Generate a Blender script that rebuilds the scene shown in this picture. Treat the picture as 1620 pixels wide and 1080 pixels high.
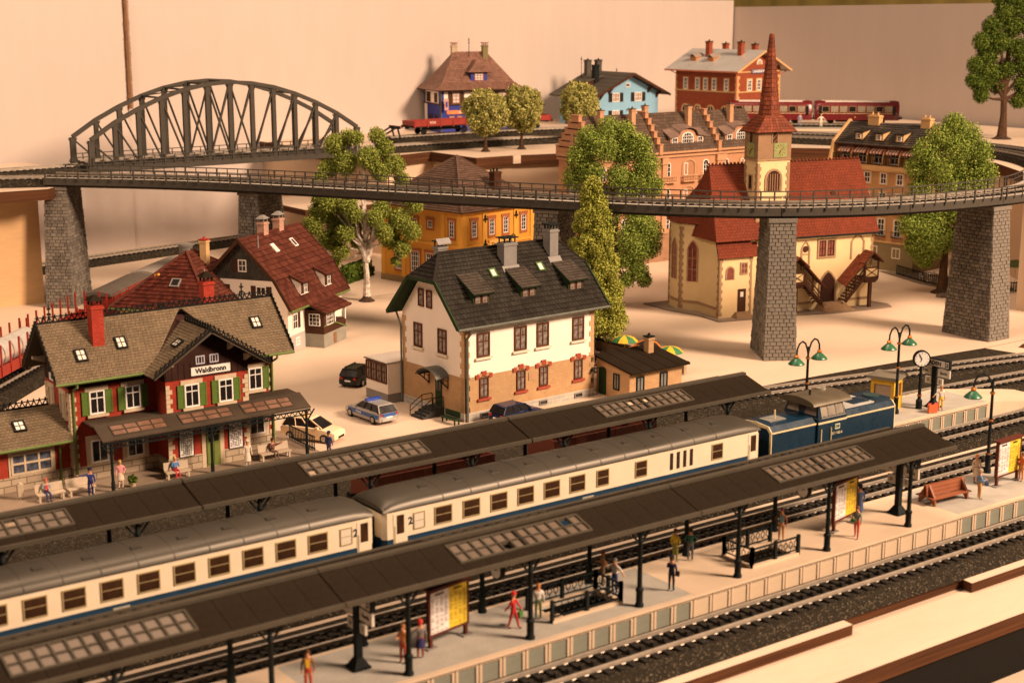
import bpy, bmesh, math, random
import numpy as np
from mathutils import Vector, Matrix
R = math.radians
random.seed(7)
for o in list(bpy.data.objects): bpy.data.objects.remove(o)
scene = bpy.context.scene
COL = scene.collection
# One unit is one metre at the scale of the model (1:87).
# ------------------------------------------------------------------ camera
cd = bpy.data.cameras.new('camera'); cam = bpy.data.objects.new('camera', cd); COL.objects.link(cam)
cam.location = (0, 0, 30); cam.rotation_euler = (R(90 - 12.407), 0, R(-35.94))
cd.sensor_width = 36; cd.lens = 53.33; cd.clip_start = 0.5; cd.clip_end = 2000
cd.dof.use_dof = True; cd.dof.focus_distance = 122; cd.dof.aperture_fstop = 0.22
scene.camera = cam
# ------------------------------------------------------------------ light: a warm lamp-lit room
w = bpy.data.worlds.new('World'); scene.world = w; w.use_nodes = True
bg = w.node_tree.nodes['Background']; bg.inputs[0].default_value = (1.0, 0.66, 0.45, 1); bg.inputs[1].default_value = 0.15
def area(name, loc, target, size, power, col):
    l = bpy.data.lights.new(name, 'AREA'); l.shape = 'DISK'; l.size = size; l.energy = power; l.color = col
    o = bpy.data.objects.new(name, l); COL.objects.link(o); o.location = loc
    d = Vector(target) - Vector(loc); o.rotation_euler = d.to_track_quat('-Z', 'Y').to_euler()
    return o
WARM = (1.0, 0.685, 0.465)
area('ceiling_lamp', (185, -115, 165), (100, 116, 0), 75, 2000000, WARM)
area('ceiling_lamp', (70, 105, 165), (88, 115, 0), 70, 150000, WARM)
area('ceiling_lamp', (-45, 75, 115), (85, 125, 0), 45, 110000, WARM)
scene.view_settings.view_transform = 'Standard'; scene.view_settings.look = 'None'
scene.view_settings.exposure = 0.0; scene.view_settings.gamma = 1
scene.render.engine = 'CYCLES'
# ------------------------------------------------------------------ materials
MATS = {}
def mat(name, col, rough=.6, metal=0, var=.12, scale=1.5, bump=0, bscale=12, island=0, spec=.4, stretch=None, col2=None, fine=0):
    if name in MATS: return MATS[name]
    m = bpy.data.materials.new(name); m.use_nodes = True; nt = m.node_tree; N = nt.nodes; L = nt.links
    b = N['Principled BSDF']; b.inputs['Roughness'].default_value = rough; b.inputs['Metallic'].default_value = metal
    if max(col) < .13 and metal == 0 and spec < .5 and rough >= .38: spec *= .3; rough = min(1, rough+.15)   # matt dark paint
    b.inputs['Specular IOR Level'].default_value = spec
    tc = N.new('ShaderNodeTexCoord'); vec = tc.outputs['Object']
    if stretch:
        mp = N.new('ShaderNodeMapping'); mp.inputs['Scale'].default_value = stretch; L.new(vec, mp.inputs[0]); vec = mp.outputs[0]
    nz = N.new('ShaderNodeTexNoise'); nz.inputs['Scale'].default_value = scale; nz.inputs['Detail'].default_value = 5; L.new(vec, nz.inputs['Vector'])
    fac = nz.outputs['Fac']
    if fine:
        n3 = N.new('ShaderNodeTexNoise'); n3.inputs['Scale'].default_value = scale * fine; n3.inputs['Detail'].default_value = 3; L.new(vec, n3.inputs['Vector'])
        ad = N.new('ShaderNodeMath'); ad.operation = 'MULTIPLY_ADD'; ad.inputs[1].default_value = .5; L.new(n3.outputs['Fac'], ad.inputs[0])
        ml = N.new('ShaderNodeMath'); ml.operation = 'MULTIPLY'; ml.inputs[1].default_value = .5; L.new(fac, ml.inputs[0]); L.new(ml.outputs[0], ad.inputs[2]); fac = ad.outputs[0]
    if island:
        g = N.new('ShaderNodeNewGeometry'); mx = N.new('ShaderNodeMix'); mx.inputs[0].default_value = island
        L.new(fac, mx.inputs[2]); L.new(g.outputs['Random Per Island'], mx.inputs[3]); fac = mx.outputs[0]
    rp = N.new('ShaderNodeValToRGB'); c = col; d = col2 or tuple(min(1, x * (1 + var)) for x in c)
    a = c if col2 else tuple(x * (1 - var) for x in c)
    rp.color_ramp.elements[0].position = .25; rp.color_ramp.elements[1].position = .75
    rp.color_ramp.elements[0].color = (*a, 1); rp.color_ramp.elements[1].color = (*d, 1)
    L.new(fac, rp.inputs[0]); L.new(rp.outputs[0], b.inputs['Base Color'])
    # small changes of gloss, as handling and dust leave on plastic
    mr = N.new('ShaderNodeMapRange'); mr.inputs[3].default_value = max(.02, rough - .1); mr.inputs[4].default_value = min(1, rough + .12)
    L.new(nz.outputs['Fac'], mr.inputs[0]); L.new(mr.outputs[0], b.inputs['Roughness'])
    if bump:
        n2 = N.new('ShaderNodeTexNoise'); n2.inputs['Scale'].default_value = bscale; n2.inputs['Detail'].default_value = 4; L.new(vec, n2.inputs['Vector'])
        bp = N.new('ShaderNodeBump'); bp.inputs['Strength'].default_value = bump; bp.inputs['Distance'].default_value = .05
        L.new(n2.outputs['Fac'], bp.inputs['Height']); L.new(bp.outputs[0], b.inputs['Normal'])
    MATS[name] = m; return m
def brickmat(name, c1, c2, mortar, bw=.5, bh=.2, ms=.02, bump=.6, rough=.75):
    """Courses of moulded bricks, mapped on whichever side of the box faces outward."""
    m = bpy.data.materials.new(name); m.use_nodes = True; nt = m.node_tree; N = nt.nodes; L = nt.links; b = N['Principled BSDF']
    b.inputs['Roughness'].default_value = rough; b.inputs['Specular IOR Level'].default_value = .3
    tc = N.new('ShaderNodeTexCoord'); s = N.new('ShaderNodeSeparateXYZ'); L.new(tc.outputs['Object'], s.inputs[0])
    n = N.new('ShaderNodeSeparateXYZ'); L.new(tc.outputs['Normal'], n.inputs[0])
    ax = N.new('ShaderNodeMath'); ax.operation = 'ABSOLUTE'; L.new(n.outputs[0], ax.inputs[0])
    ay = N.new('ShaderNodeMath'); ay.operation = 'ABSOLUTE'; L.new(n.outputs[1], ay.inputs[0])
    gt = N.new('ShaderNodeMath'); gt.operation = 'GREATER_THAN'; L.new(ax.outputs[0], gt.inputs[0]); L.new(ay.outputs[0], gt.inputs[1])
    mx = N.new('ShaderNodeMix'); L.new(gt.outputs[0], mx.inputs[0]); L.new(s.outputs[0], mx.inputs[2]); L.new(s.outputs[1], mx.inputs[3])
    cb = N.new('ShaderNodeCombineXYZ'); L.new(mx.outputs[0], cb.inputs[0]); L.new(s.outputs[2], cb.inputs[1])
    t = N.new('ShaderNodeTexBrick'); L.new(cb.outputs[0], t.inputs['Vector'])
    t.inputs['Color1'].default_value = (*c1, 1); t.inputs['Color2'].default_value = (*c2, 1); t.inputs['Mortar'].default_value = (*mortar, 1)
    t.inputs['Scale'].default_value = 1; t.inputs['Brick Width'].default_value = bw; t.inputs['Row Height'].default_value = bh; t.inputs['Mortar Size'].default_value = ms
    nz = N.new('ShaderNodeTexNoise'); nz.inputs['Scale'].default_value = 1.2; nz.inputs['Detail'].default_value = 4; L.new(tc.outputs['Object'], nz.inputs['Vector'])
    hs = N.new('ShaderNodeHueSaturation'); mr = N.new('ShaderNodeMapRange'); mr.inputs[3].default_value = .8; mr.inputs[4].default_value = 1.2
    L.new(nz.outputs['Fac'], mr.inputs[0]); L.new(mr.outputs[0], hs.inputs['Value']); L.new(t.outputs['Color'], hs.inputs['Color']); L.new(hs.outputs[0], b.inputs['Base Color'])
    bp = N.new('ShaderNodeBump'); bp.inputs['Strength'].default_value = bump; bp.inputs['Distance'].default_value = .03; bp.invert = True
    L.new(t.outputs['Fac'], bp.inputs['Height']); L.new(bp.outputs[0], b.inputs['Normal'])
    MATS[name] = m; return m
def speckmat(name, base, speck, scale=6, amount=.62, rough=.85):
    """Ballast: dark grains with pale chips, with real grain relief."""
    m = bpy.data.materials.new(name); m.use_nodes = True; nt = m.node_tree; N = nt.nodes; L = nt.links; b = N['Principled BSDF']
    b.inputs['Roughness'].default_value = rough; b.inputs['Specular IOR Level'].default_value = .1
    tc = N.new('ShaderNodeTexCoord'); v = N.new('ShaderNodeTexVoronoi'); v.inputs['Scale'].default_value = scale; L.new(tc.outputs['Object'], v.inputs['Vector'])
    wn = N.new('ShaderNodeTexWhiteNoise'); L.new(v.outputs['Position'], wn.inputs['Vector'])
    rp = N.new('ShaderNodeValToRGB'); e = rp.color_ramp.elements
    e[0].position = 0; e[0].color = (*[x * .55 for x in base], 1); e[1].position = 1; e[1].color = (*speck, 1)
    q = e.new(amount); q.color = (*base, 1); q = e.new(.93); q.color = (*[x * 1.5 for x in base], 1); q = e.new(.965); q.color = (*speck, 1)
    L.new(wn.outputs['Value'], rp.inputs[0]); L.new(rp.outputs[0], b.inputs['Base Color'])
    bp = N.new('ShaderNodeBump'); bp.inputs['Strength'].default_value = .8; bp.inputs['Distance'].default_value = .06; bp.invert = True
    L.new(v.outputs['Distance'], bp.inputs['Height']); L.new(bp.outputs[0], b.inputs['Normal'])
    MATS[name] = m; return m
def glassmat(name, col, rough=.12):
    m = mat(name, col, rough, 0, .3, .8, spec=.6); return m
# ------------------------------------------------------------------ mesh builder
class MB:
    def __init__(s): s.v = []; s.f = []; s.m = []; s.mi = 0
    def add(s, vs, fs):
        n = len(s.v); s.v += [tuple(p) for p in vs]; s.f += [tuple(i + n for i in f) for f in fs]; s.m += [s.mi] * len(fs); return s
    def box(s, x0, x1, y0, y1, z0, z1):
        return s.add([(x0,y0,z0),(x1,y0,z0),(x1,y1,z0),(x0,y1,z0),(x0,y0,z1),(x1,y0,z1),(x1,y1,z1),(x0,y1,z1)],
                     [(0,3,2,1),(4,5,6,7),(0,1,5,4),(1,2,6,5),(2,3,7,6),(3,0,4,7)])
    def hexa(s, p):   # eight corners, bottom four then top four
        return s.add(p, [(0,3,2,1),(4,5,6,7),(0,1,5,4),(1,2,6,5),(2,3,7,6),(3,0,4,7)])
    def taper(s, cx, cy, z0, z1, a0, b0, a1, b1):
        return s.hexa([(cx-a0,cy-b0,z0),(cx+a0,cy-b0,z0),(cx+a0,cy+b0,z0),(cx-a0,cy+b0,z0),(cx-a1,cy-b1,z1),(cx+a1,cy-b1,z1),(cx+a1,cy+b1,z1),(cx-a1,cy+b1,z1)])
    def prism(s, poly, axis, lo, hi):
        """poly: 2-D outline; axis y: (x,z) outline drawn out along y; x: (y,z); z: (x,y)."""
        f = {'y': lambda a, b, t: (a, t, b), 'x': lambda a, b, t: (t, a, b), 'z': lambda a, b, t: (a, b, t)}[axis]
        n = len(poly); vs = [f(a, b, lo) for a, b in poly] + [f(a, b, hi) for a, b in poly]
        fs = [tuple(range(n))[::-1], tuple(range(n, 2*n))] + [(i, (i+1) % n, n + (i+1) % n, n + i) for i in range(n)]
        return s.add(vs, fs)
    def cyl(s, p0, p1, r0, r1=None, n=8, cap=True):
        r1 = r0 if r1 is None else r1
        p0 = Vector(p0); p1 = Vector(p1); d = (p1 - p0).normalized()
        a = d.orthogonal().normalized(); b = d.cross(a)
        vs = []
        for p, r in ((p0, r0), (p1, r1)):
            for i in range(n):
                t = 2*math.pi*i/n + math.pi/n; vs.append(p + a*(r*math.cos(t)) + b*(r*math.sin(t)))
        fs = [(i, (i+1) % n, n + (i+1) % n, n + i) for i in range(n)]
        if cap: fs += [tuple(range(n))[::-1], tuple(range(n, 2*n))]
        return s.add(vs, fs)
    def bar(s, p0, p1, w, h, up=(0, 0, 1)):
        """Rectangular bar from p0 to p1, w across, h along up."""
        p0 = Vector(p0); p1 = Vector(p1); d = (p1 - p0).normalized(); u = Vector(up); sd = d.cross(u)
        if sd.length < 1e-4: sd = d.cross(Vector((1, 0, 0)))
        sd.normalize(); u = sd.cross(d).normalized(); a = sd*(w/2); b = u*(h/2)
        return s.hexa([p0-a-b, p0+a-b, p1+a-b, p1-a-b, p0-a+b, p0+a+b, p1+a+b, p1-a+b])
    def tube(s, path, r, n=6):
        for i in range(len(path)-1):
            a, b = (r[i], r[i+1]) if isinstance(r, (list, tuple)) else (r, r)
            s.cyl(path[i], path[i+1], a, b, n)
        return s
    def lathe(s, prof, c=(0, 0, 0), n=16, sx=1, sy=1):
        vs = []; k = len(prof)
        for r, z in prof:
            for i in range(n):
                t = 2*math.pi*i/n; vs.append((c[0] + sx*r*math.cos(t), c[1] + sy*r*math.sin(t), c[2] + z))
        fs = [(j*n+i, j*n+(i+1) % n, (j+1)*n+(i+1) % n, (j+1)*n+i) for j in range(k-1) for i in range(n)]
        fs += [tuple(range(n))[::-1], tuple(range((k-1)*n, k*n))]
        return s.add(vs, fs)
    def loft(s, rings, cap=True):
        n = len(rings[0]); vs = [p for r in rings for p in r]
        fs = [(j*n+i, j*n+(i+1) % n, (j+1)*n+(i+1) % n, (j+1)*n+i) for j in range(len(rings)-1) for i in range(n)]
        if cap: fs += [tuple(range(n))[::-1], tuple(range((len(rings)-1)*n, len(rings)*n))]
        return s.add(vs, fs)
    def mesh(s, name, mats, smooth=False, key=None):
        me = bpy.data.meshes.new(name); me.from_pydata(s.v, [], s.f)
        for m in (mats if isinstance(mats, (list, tuple)) else [mats]): me.materials.append(m)
        if any(s.m): me.polygons.foreach_set('material_index', s.m)
        if smooth:
            me.polygons.foreach_set('use_smooth', [True]*len(me.polygons))
            try: me.set_sharp_from_angle(angle=R(40))
            except Exception: pass
        me.update(); return me
    def build(s, name, m, parent=None, loc=(0, 0, 0), rz=0, smooth=False, kind=None):
        return put(name, s.mesh(name, m, smooth), parent, loc, rz, kind)
def put(name, me, parent=None, loc=(0, 0, 0), rz=0, kind=None):
    o = bpy.data.objects.new(name, me); COL.objects.link(o); o.location = loc; o.rotation_euler = (0, 0, rz)
    if parent: o.parent = parent
    if kind: o['kind'] = kind
    return o
def tag(o, label, cat, group=None, kind=None):
    o['label'] = label; o['category'] = cat
    if group: o['group'] = group
    if kind: o['kind'] = kind
    return o
def thing(name, label, cat, loc=(0, 0, 0), deg=0, group=None):
    o = bpy.data.objects.new(name, None); COL.objects.link(o); o.location = loc; o.rotation_euler = (0, 0, R(deg)); o.empty_display_size = .3
    return tag(o, label, cat, group)
def copy_tree(o, parent=None):
    c = o.copy(); COL.objects.link(c)
    if parent: c.parent = parent
    for ch in o.children: copy_tree(ch, c)
    return c
def struct(o): o['kind'] = 'structure'; return o
CACHE = {}
def shared(key, fn):
    if key not in CACHE: CACHE[key] = fn()
    return CACHE[key]
def text_mesh(s, size, m, bold=0, key=None, depth=.006, shear=0):
    def mk():
        c = bpy.data.curves.new('lettering', 'FONT'); c.body = s; c.size = size; c.align_x = 'CENTER'; c.align_y = 'CENTER'; c.extrude = depth; c.offset = bold; c.shear = shear; c.resolution_u = 2
        o = bpy.data.objects.new('lettering', c); COL.objects.link(o); bpy.context.view_layer.update()
        me = bpy.data.meshes.new_from_object(o); bpy.data.objects.remove(o)
        me.transform(Matrix.Rotation(R(90), 4, 'X')); me.materials.clear(); me.materials.append(m); return me
    return shared(('text', s, size, m.name, bold), mk)
# ------------------------------------------------------------------ faces of buildings: x to the right, z up, d outward
class Face:
    def __init__(s, parent, ox, oy, deg=0, oz=0): s.p = parent; s.o = (ox, oy, oz); s.a = R(deg)
    def at(s, x, z, d=0):
        c, n = math.cos(s.a), math.sin(s.a); return (s.o[0] + c*x + n*d, s.o[1] + n*x - c*d, s.o[2] + z)
    def put(s, name, me, x=0, z=0, d=0, parent=None, kind=None): return put(name, me, parent or s.p, s.at(x, z, d), s.a, kind)
    def box(s, name, m, x0, x1, z0, z1, d0, d1, key=True):
        k = ('fb', round(x1-x0, 3), round(z1-z0, 3), round(d1-d0, 3), m.name)
        me = shared(k, lambda: MB().box(0, x1-x0, -(d1-d0), 0, 0, z1-z0).mesh(name, m)); return s.put(name, me, x0, z0, d0)
    def poly(s, name, m, pts, d0, d1, kind=None): return s.put(name, MB().prism(pts, 'y', -d1, -d0).mesh(name, m), kind=kind)
    def text(s, name, txt, size, m, x, z, d, bold=0, parent=None): return s.put(name, text_mesh(txt, size, m, bold), x, z, d, parent)
def ring(b, x0, x1, z0, z1, t, d0, d1, tb=None):
    tb = t if tb is None else tb
    b.box(x0, x0+t, -d1, -d0, z0, z1); b.box(x1-t, x1, -d1, -d0, z0, z1); b.box(x0+t, x1-t, -d1, -d0, z1-t, z1); b.box(x0+t, x1-t, -d1, -d0, z0, z0+tb)
def arch_pts(w, h, n=8, pointed=False, rise=None):
    """Outline of an opening w wide, h high with an arched head, base centred on x=0."""
    rise = w/2 if rise is None else rise; out = [(-w/2, 0), (w/2, 0)]
    for i in range(n+1):
        t = math.pi*i/n
        if pointed:
            q = math.cos(t); zz = rise*(1-abs(q)**1.6); out.append((w/2*q, h-rise+zz))
        else: out.append((w/2*math.cos(t), h-rise+rise*math.sin(t)))
    return out
def arch_ring(b, w, h, t, d0, d1, pointed=False, rise=None, n=8):
    o = arch_pts(w, h, n, pointed, rise)[2:]; i = arch_pts(w-2*t, h-t, n, pointed, (rise if rise is not None else w/2)*(w-2*t)/w)[2:]
    o = [(w/2, 0)] + o + [(-w/2, 0)]; i = [(w/2-t, 0)] + i + [(-w/2+t, 0)]
    for k in range(len(o)-1):
        a, c, e, g = o[k], o[k+1], i[k+1], i[k]
        b.hexa([(a[0],-d1,a[1]),(c[0],-d1,c[1]),(c[0],-d0,c[1]),(a[0],-d0,a[1]),(g[0],-d1,g[1]),(e[0],-d1,e[1]),(e[0],-d0,e[1]),(g[0],-d0,g[1])])
def window(F, x, z, w, h, fm, gm, cols=2, rows=2, t=.09, transom=None, sill=None, surround=None, sm=None, shutters=None, shm=None, name='window', deep=.05, bars=None):
    """x,z: bottom centre. Frame proud of the wall, pane just behind it, glazing bars between."""
    def fr():
        b = MB(); ring(b, -w/2, w/2, 0, h, t, -.02, deep+.04); return b.mesh('window', fm)
    o = F.put(name, shared(('wf', w, h, t, deep, fm.name), fr), x, z)
    put('pane', shared(('wp', w, h, t, gm.name), lambda: MB().box(-w/2+t*.5, w/2-t*.5, -.025, 0.02, t*.5, h-t*.5).mesh('pane', gm)), o)
    def mu():
        b = MB(); tt = bars or t*.55
        for i in range(1, cols): xx = -w/2 + w*i/cols; b.box(xx-tt/2, xx+tt/2, -deep-.02, -.01, t, h-t)
        for j in range(1, rows):
            zz = h*j/rows if transom is None else transom*h; b.box(-w/2+t, w/2-t, -deep-.032, -.012, zz-tt/2, zz+tt/2)
        return b.mesh('glazing_bar', fm)
    if cols > 1 or rows > 1: put('glazing_bar', shared(('wm', w, h, t, cols, rows, transom, deep, fm.name, bars), mu), o)
    if surround:
        def su():
            b = MB(); ring(b, -w/2-surround, w/2+surround, -surround*.6, h+surround, surround, -.02, .05); return b.mesh('surround', sm)
        put('surround', shared(('ws', w, h, surround, sm.name), su), o)
    if sill: put('sill', shared(('wl', w, sill, sm.name), lambda: MB().box(-w/2-.18, w/2+.18, -.2, 0, -.18, -.02).mesh('sill', sm)), o)
    if shutters:
        def sh():
            b = MB(); ring(b, 0, shutters, 0, h, .07, .02, .1)
            b.box(.05, shutters-.05, -.07, -.02, .05, h-.05)
            b.box(.05, shutters-.05, -.095, -.02, h*.48, h*.53)
            for k in range(int(h/.16)): b.box(.07, shutters-.07, -.085, -.03, .1+k*.16, .17+k*.16) if .1+k*.16 < h-.2 else None
            return b.mesh('shutter', shm)
        me = shared(('sh', shutters, h, shm.name), sh); e = (surround or 0) + .03
        put('shutter', me, o, (-w/2-e-shutters, 0, 0)); put('shutter', me, o, (w/2+e, 0, 0))
    return o
def lerp(a, b, t): return tuple(a[i] + (b[i]-a[i])*t for i in range(len(a)))
def tiled(parent, quad, m, tw=.4, th=.38, lift=.06, name='roof_tiles', jitter=.012, under=None, stagger=True, tile_m=None, thick=.12):
    """A roof slope: a slab, and on it rows of separate tiles that step down the slope. quad: eave left, eave right, ridge right, ridge left."""
    A, B, Cc, D = [Vector(p) for p in quad]; n = (B-A).cross(D-A)
    if n.length < 1e-6: n = (Cc-B).cross(A-B)
    n.normalize()
    sl = MB().hexa([A-n*thick, B-n*thick, Cc-n*thick, D-n*thick, A, B, Cc, D]).build('roof', under or m, parent)
    b = MB(); H = ((D-A).length + (Cc-B).length)/2; rows = max(2, int(H/th)); rnd = random.Random(int(H*1000))
    for j in range(rows):
        t0, t1 = j/rows, min(1, (j+1.0)/rows); a0 = A.lerp(D, t0); b0 = B.lerp(Cc, t0); a1 = A.lerp(D, t1); b1 = B.lerp(Cc, t1)
        w0 = (b0-a0).length; k = max(1, round(w0/tw)); off = .5*(j % 2) if stagger else 0; cuts = [0] + [(i+off)/k for i in range(0 if off else 1, k)] + [1]
        for i in range(len(cuts)-1):
            s0, s1 = cuts[i], cuts[i+1]
            if s1-s0 < .02/k: continue
            g = .035*(s1-s0); s0 += g; s1 -= g; q = lift + rnd.uniform(-jitter, jitter)
            p = [a0.lerp(b0, s0), a0.lerp(b0, s1), a1.lerp(b1, s1), a1.lerp(b1, s0)]
            b.add([p[0]+n*q, p[1]+n*q, p[2]+n*(.012), p[3]+n*(.012), p[0]+n*.004, p[1]+n*.004], [(0,1,2,3), (4,5,1,0), (4,0,3), (5,2,1)])
    b.build(name, tile_m or m, sl, kind='stuff'); return sl
def gutter(b, p0, p1, r=.09): b.cyl(p0, p1, r, r, 8)
# ------------------------------------------------------------------ colours used all over
plain = mat('board_birch', (.59,.47,.36), .5, var=.07, scale=.06, fine=14, stretch=(1,5,1), spec=.35)
plyedge = mat('plywood_edge', (.07,.028,.012), .7, var=.6, scale=1.0, stretch=(.15,.15,9))
cardboard = mat('cardboard_grey', (.50,.43,.385), .85, var=.05, scale=.03, fine=9, stretch=(2,2,.4), spec=.2)
corru = mat('cardboard_brown_edge', (.20,.10,.045), .9, var=.5, scale=3, stretch=(1,1,3))
ballast = speckmat('ballast_grey', (.026,.021,.014), (.17,.14,.10), 20, .8)
rail_m = mat('rail_steel', (.46,.40,.33), .35, .45, .15, 3)  # base colour kept bright in place of the reflected cream wall
sleeper_m = mat('sleeper_black', (.022,.019,.016), .45, var=.3, scale=4)
steel_d = mat('bridge_grey_plastic', (.062,.056,.047), .6, var=.16, scale=.6, fine=8, spec=.25)
iron = mat('cast_iron_dark', (.009,.012,.012), .5, var=.3, scale=3)
white = mat('white_plastic', (.78,.76,.72), .45, var=.04)
cream = mat('cream_plastic', (.66,.60,.48), .5, var=.05)
black = mat('black_plastic', (.012,.011,.010), .4, var=.3)
dglass = glassmat('dark_pane', (.014,.012,.012), .1)
darkwood = mat('dark_brown_plastic', (.055,.022,.012), .5, var=.25, scale=2)
tan_m = mat('sandstone_tan', (.40,.31,.21), .8, var=.18, scale=2, bump=.3)
grey_m = mat('grey_plastic', (.20,.19,.18), .5, var=.1)
red_m = mat('red_plastic', (.30,.018,.010), .4, var=.15)
green_m = mat('leaf_green_plastic', (.10,.17,.035), .5, var=.15)
# ------------------------------------------------------------------ the boards and the walls
b = MB()
base_poly = [(-60,47.35),(55.3,47.35),(55.35,48.15),(64.8,48.2),(64.7,47.4),(215,47.4),(215,215),(-60,215)]
b.prism(base_poly, 'z', -.55, 0)
b.m = [1]*len(b.f); b.m[1] = 0
struct(b.build('ground', [plain, plyedge]))
b = MB().box(-60,215,44.1,120,-1.4,-.555); b.m = [1]*6; b.m[1] = 0
struct(b.build('lower_board', [plain, plyedge]))
struct(MB().box(-60,215,44.3,44.9,-7,-1.41).build('board_fascia', mat('unlit_gap_black', (.008,.007,.006), .9)))  # black colour stands in for the unlit gap under the lower board
struct(MB().box(-20,200,20,45.2,-4.6,-4).build('shelf_board', plain))
tw = math.tan(R(9)); wy = lambda x: 183 + tw*(x-66)
def wallpanel(name, x0, x1, z1, dy=0, z1b=None):
    z1b = z1 if z1b is None else z1b
    b = MB(); b.hexa([(x0,wy(x0)+dy,-1),(x1,wy(x1)+dy,-1),(x1,wy(x1)+dy+.6,-1),(x0,wy(x0)+dy+.6,-1),(x0,wy(x0)+dy,z1),(x1,wy(x1)+dy,z1b),(x1,wy(x1)+dy+.6,z1b),(x0,wy(x0)+dy+.6,z1)])
    return struct(b.build(name, cardboard))
wallpanel('wall_panel', -20, 73.7, 31.3, -.5); wallpanel('wall_panel', 73.9, 197.2, 31.25)
b = MB(); b.hexa([(197.5,20,-1),(198.1,20,-1),(198.1,206,-1),(197.5,206,-1),(197.5,20,31.9),(198.1,20,31.9),(198.1,206,30.05),(197.5,206,30.05)])
struct(b.build('wall_panel', cardboard))
b = MB(); rnd = random.Random(3)
for i in range(52):
    z = 17.6 + i*.26; w = rnd.uniform(.26, .36); b.box(73.9-w+.15, 73.9+w+.1, wy(73.9)-.85-rnd.uniform(0,.12), wy(73.9)-.5, z, z+.2)
b.box(73.75, 74.15, wy(73.9)-.72, wy(73.9)-.45, 17.6, 31.2)
tag(b.build('cardboard_edge', corru), 'torn brown corrugated cardboard edge running down the seam of the backdrop', 'cardboard')
struct(MB().box(262,264,-80,320,-30,46).build('room_wall', mat('room_wall_olive', (.30,.23,.06), .8, var=.35, scale=.05, stretch=(1,3,.05))))
# the board under the left end of the viaduct, with its upright panel
b = MB(); b.prism([(20,150.9),(51.2,149.6),(54.5,153),(58.6,159.8),(60.2,168),(58,178),(20,176)], 'z', 11.2, 12.3); b.m = [1]*len(b.f); b.m[1] = 0
struct(b.build('raised_board', [plain, plyedge]))
struct(MB().hexa([(20,156.5,0),(51.6,154.0,0),(51.7,154.6,0),(20,157.1,0),(20,156.5,11.2),(51.6,154.0,11.2),(51.7,154.6,11.2),(20,157.1,11.2)]).build('upright_panel', mat('birch_upright', (.56,.36,.18), .55, var=.12, scale=.07, fine=10, stretch=(1,1,5))))
# the upper town board and the fascia that carries it
edge = [(93.6,192),(93.6,166.5),(96.5,159.2),(100,159.8),(104.1,161),(104.1,150.9),(109.6,150.8),(116,149.4),(127,148.5),(137,143.5),(144.7,138.1),(149.2,133.4),(152.4,125),(152.2,117.5),(149.7,110.3),(143.4,102),(135,96),(129.5,92.8),(131,84),(150,92),(170,105),(196.5,118),(196.5,202)]
b = MB(); b.prism([(x,y) for x, y in edge], 'z', 11.1, 12.3); b.m = [1]*len(b.f); b.m[1] = 0
struct(b.build('upper_board', [plain, plyedge]))
inner = [(94.2,192),(94.2,167),(97,160),(100,160.5),(104.8,161.8),(104.8,151.6),(109.8,151.5),(116.2,150.1),(127.3,149.2),(137.4,144.2),(145.1,138.8),(149.8,134),(153.1,125.2),(152.9,117.4),(150.3,109.9),(143.9,101.4),(135.4,95.4),(130.2,92.4),(131.6,84.8),(149.8,92.7),(169.6,105.7),(196,118.6),(196,201.5)]
struct(MB().prism(inner, 'z', 0, 11.098).build('upper_board_fascia', mat('fascia_cream', (.58,.44,.31), .6, var=.06, scale=.1)))
struct(MB().box(109.4,111.2,150.6,151.2,11.3,12.29).build('fascia_bracket', plain))
b = MB().box(84,93.9,157,170,6.2,6.9); b.m = [1]*6; b.m[1] = 0
struct(b.build('ledge_board', [plain, plyedge])); struct(MB().box(88.5,93.5,158.6,170,0,6.19).build('ledge_support', MATS['fascia_cream']))
# joints and a slot in the baseboard
slit = mat('board_slot', (.06,.025,.012), .9)
struct(MB().hexa([(116.2,79.9,.001),(117.9,80.6,.001),(117.3,82.2,.001),(115.6,81.5,.001),(116.2,79.9,.012),(117.9,80.6,.012),(117.3,82.2,.012),(115.6,81.5,.012)]).build('board_slot', slit))
b = MB(); b.box(99,190,83.1,83.16,.001,.008); b.box(56,92,137,137.06,.001,.008); struct(b.build('board_joint', slit))
# ------------------------------------------------------------------ tracks
def smooth_path(pts, step=1.0):
    P = [Vector((*p, 0)) if len(p) == 2 else Vector(p) for p in pts]
    if len(P) == 2: return P
    P = [P[0]*2-P[1]] + P + [P[-1]*2-P[-2]]; out = []
    for i in range(1, len(P)-2):
        a, q, c, d = P[i-1:i+3]; n = max(2, int((c-q).length/step))
        for k in range(n):
            t = k/n; out.append(.5*((2*q)+(c-a)*t+(2*a-5*q+4*c-d)*t*t+(3*q-a-3*c+d)*t**3))
    out.append(P[-2]); return out
def frames(path):
    out = []
    for i, p in enumerate(path):
        d = (path[min(i+1, len(path)-1)] - path[max(i-1, 0)]); d.z = 0; d.normalize(); out.append((p, d, Vector((-d.y, d.x, 0))))
    return out
def sweep(b, path, prof, cap=True):
    b.loft([[p + n*o + Vector((0, 0, h)) for o, h in prof] for p, d, n in frames(path)], cap)
def along(path, step, start=0):
    out = []; acc = start
    for i in range(len(path)-1):
        a, c = path[i], path[i+1]; L = (c-a).length; d = (c-a)/L if L else Vector((1,0,0))
        while acc < L: out.append((a + d*acc, math.atan2(d.y, d.x))); acc += step
        acc -= L
    return out
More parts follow.
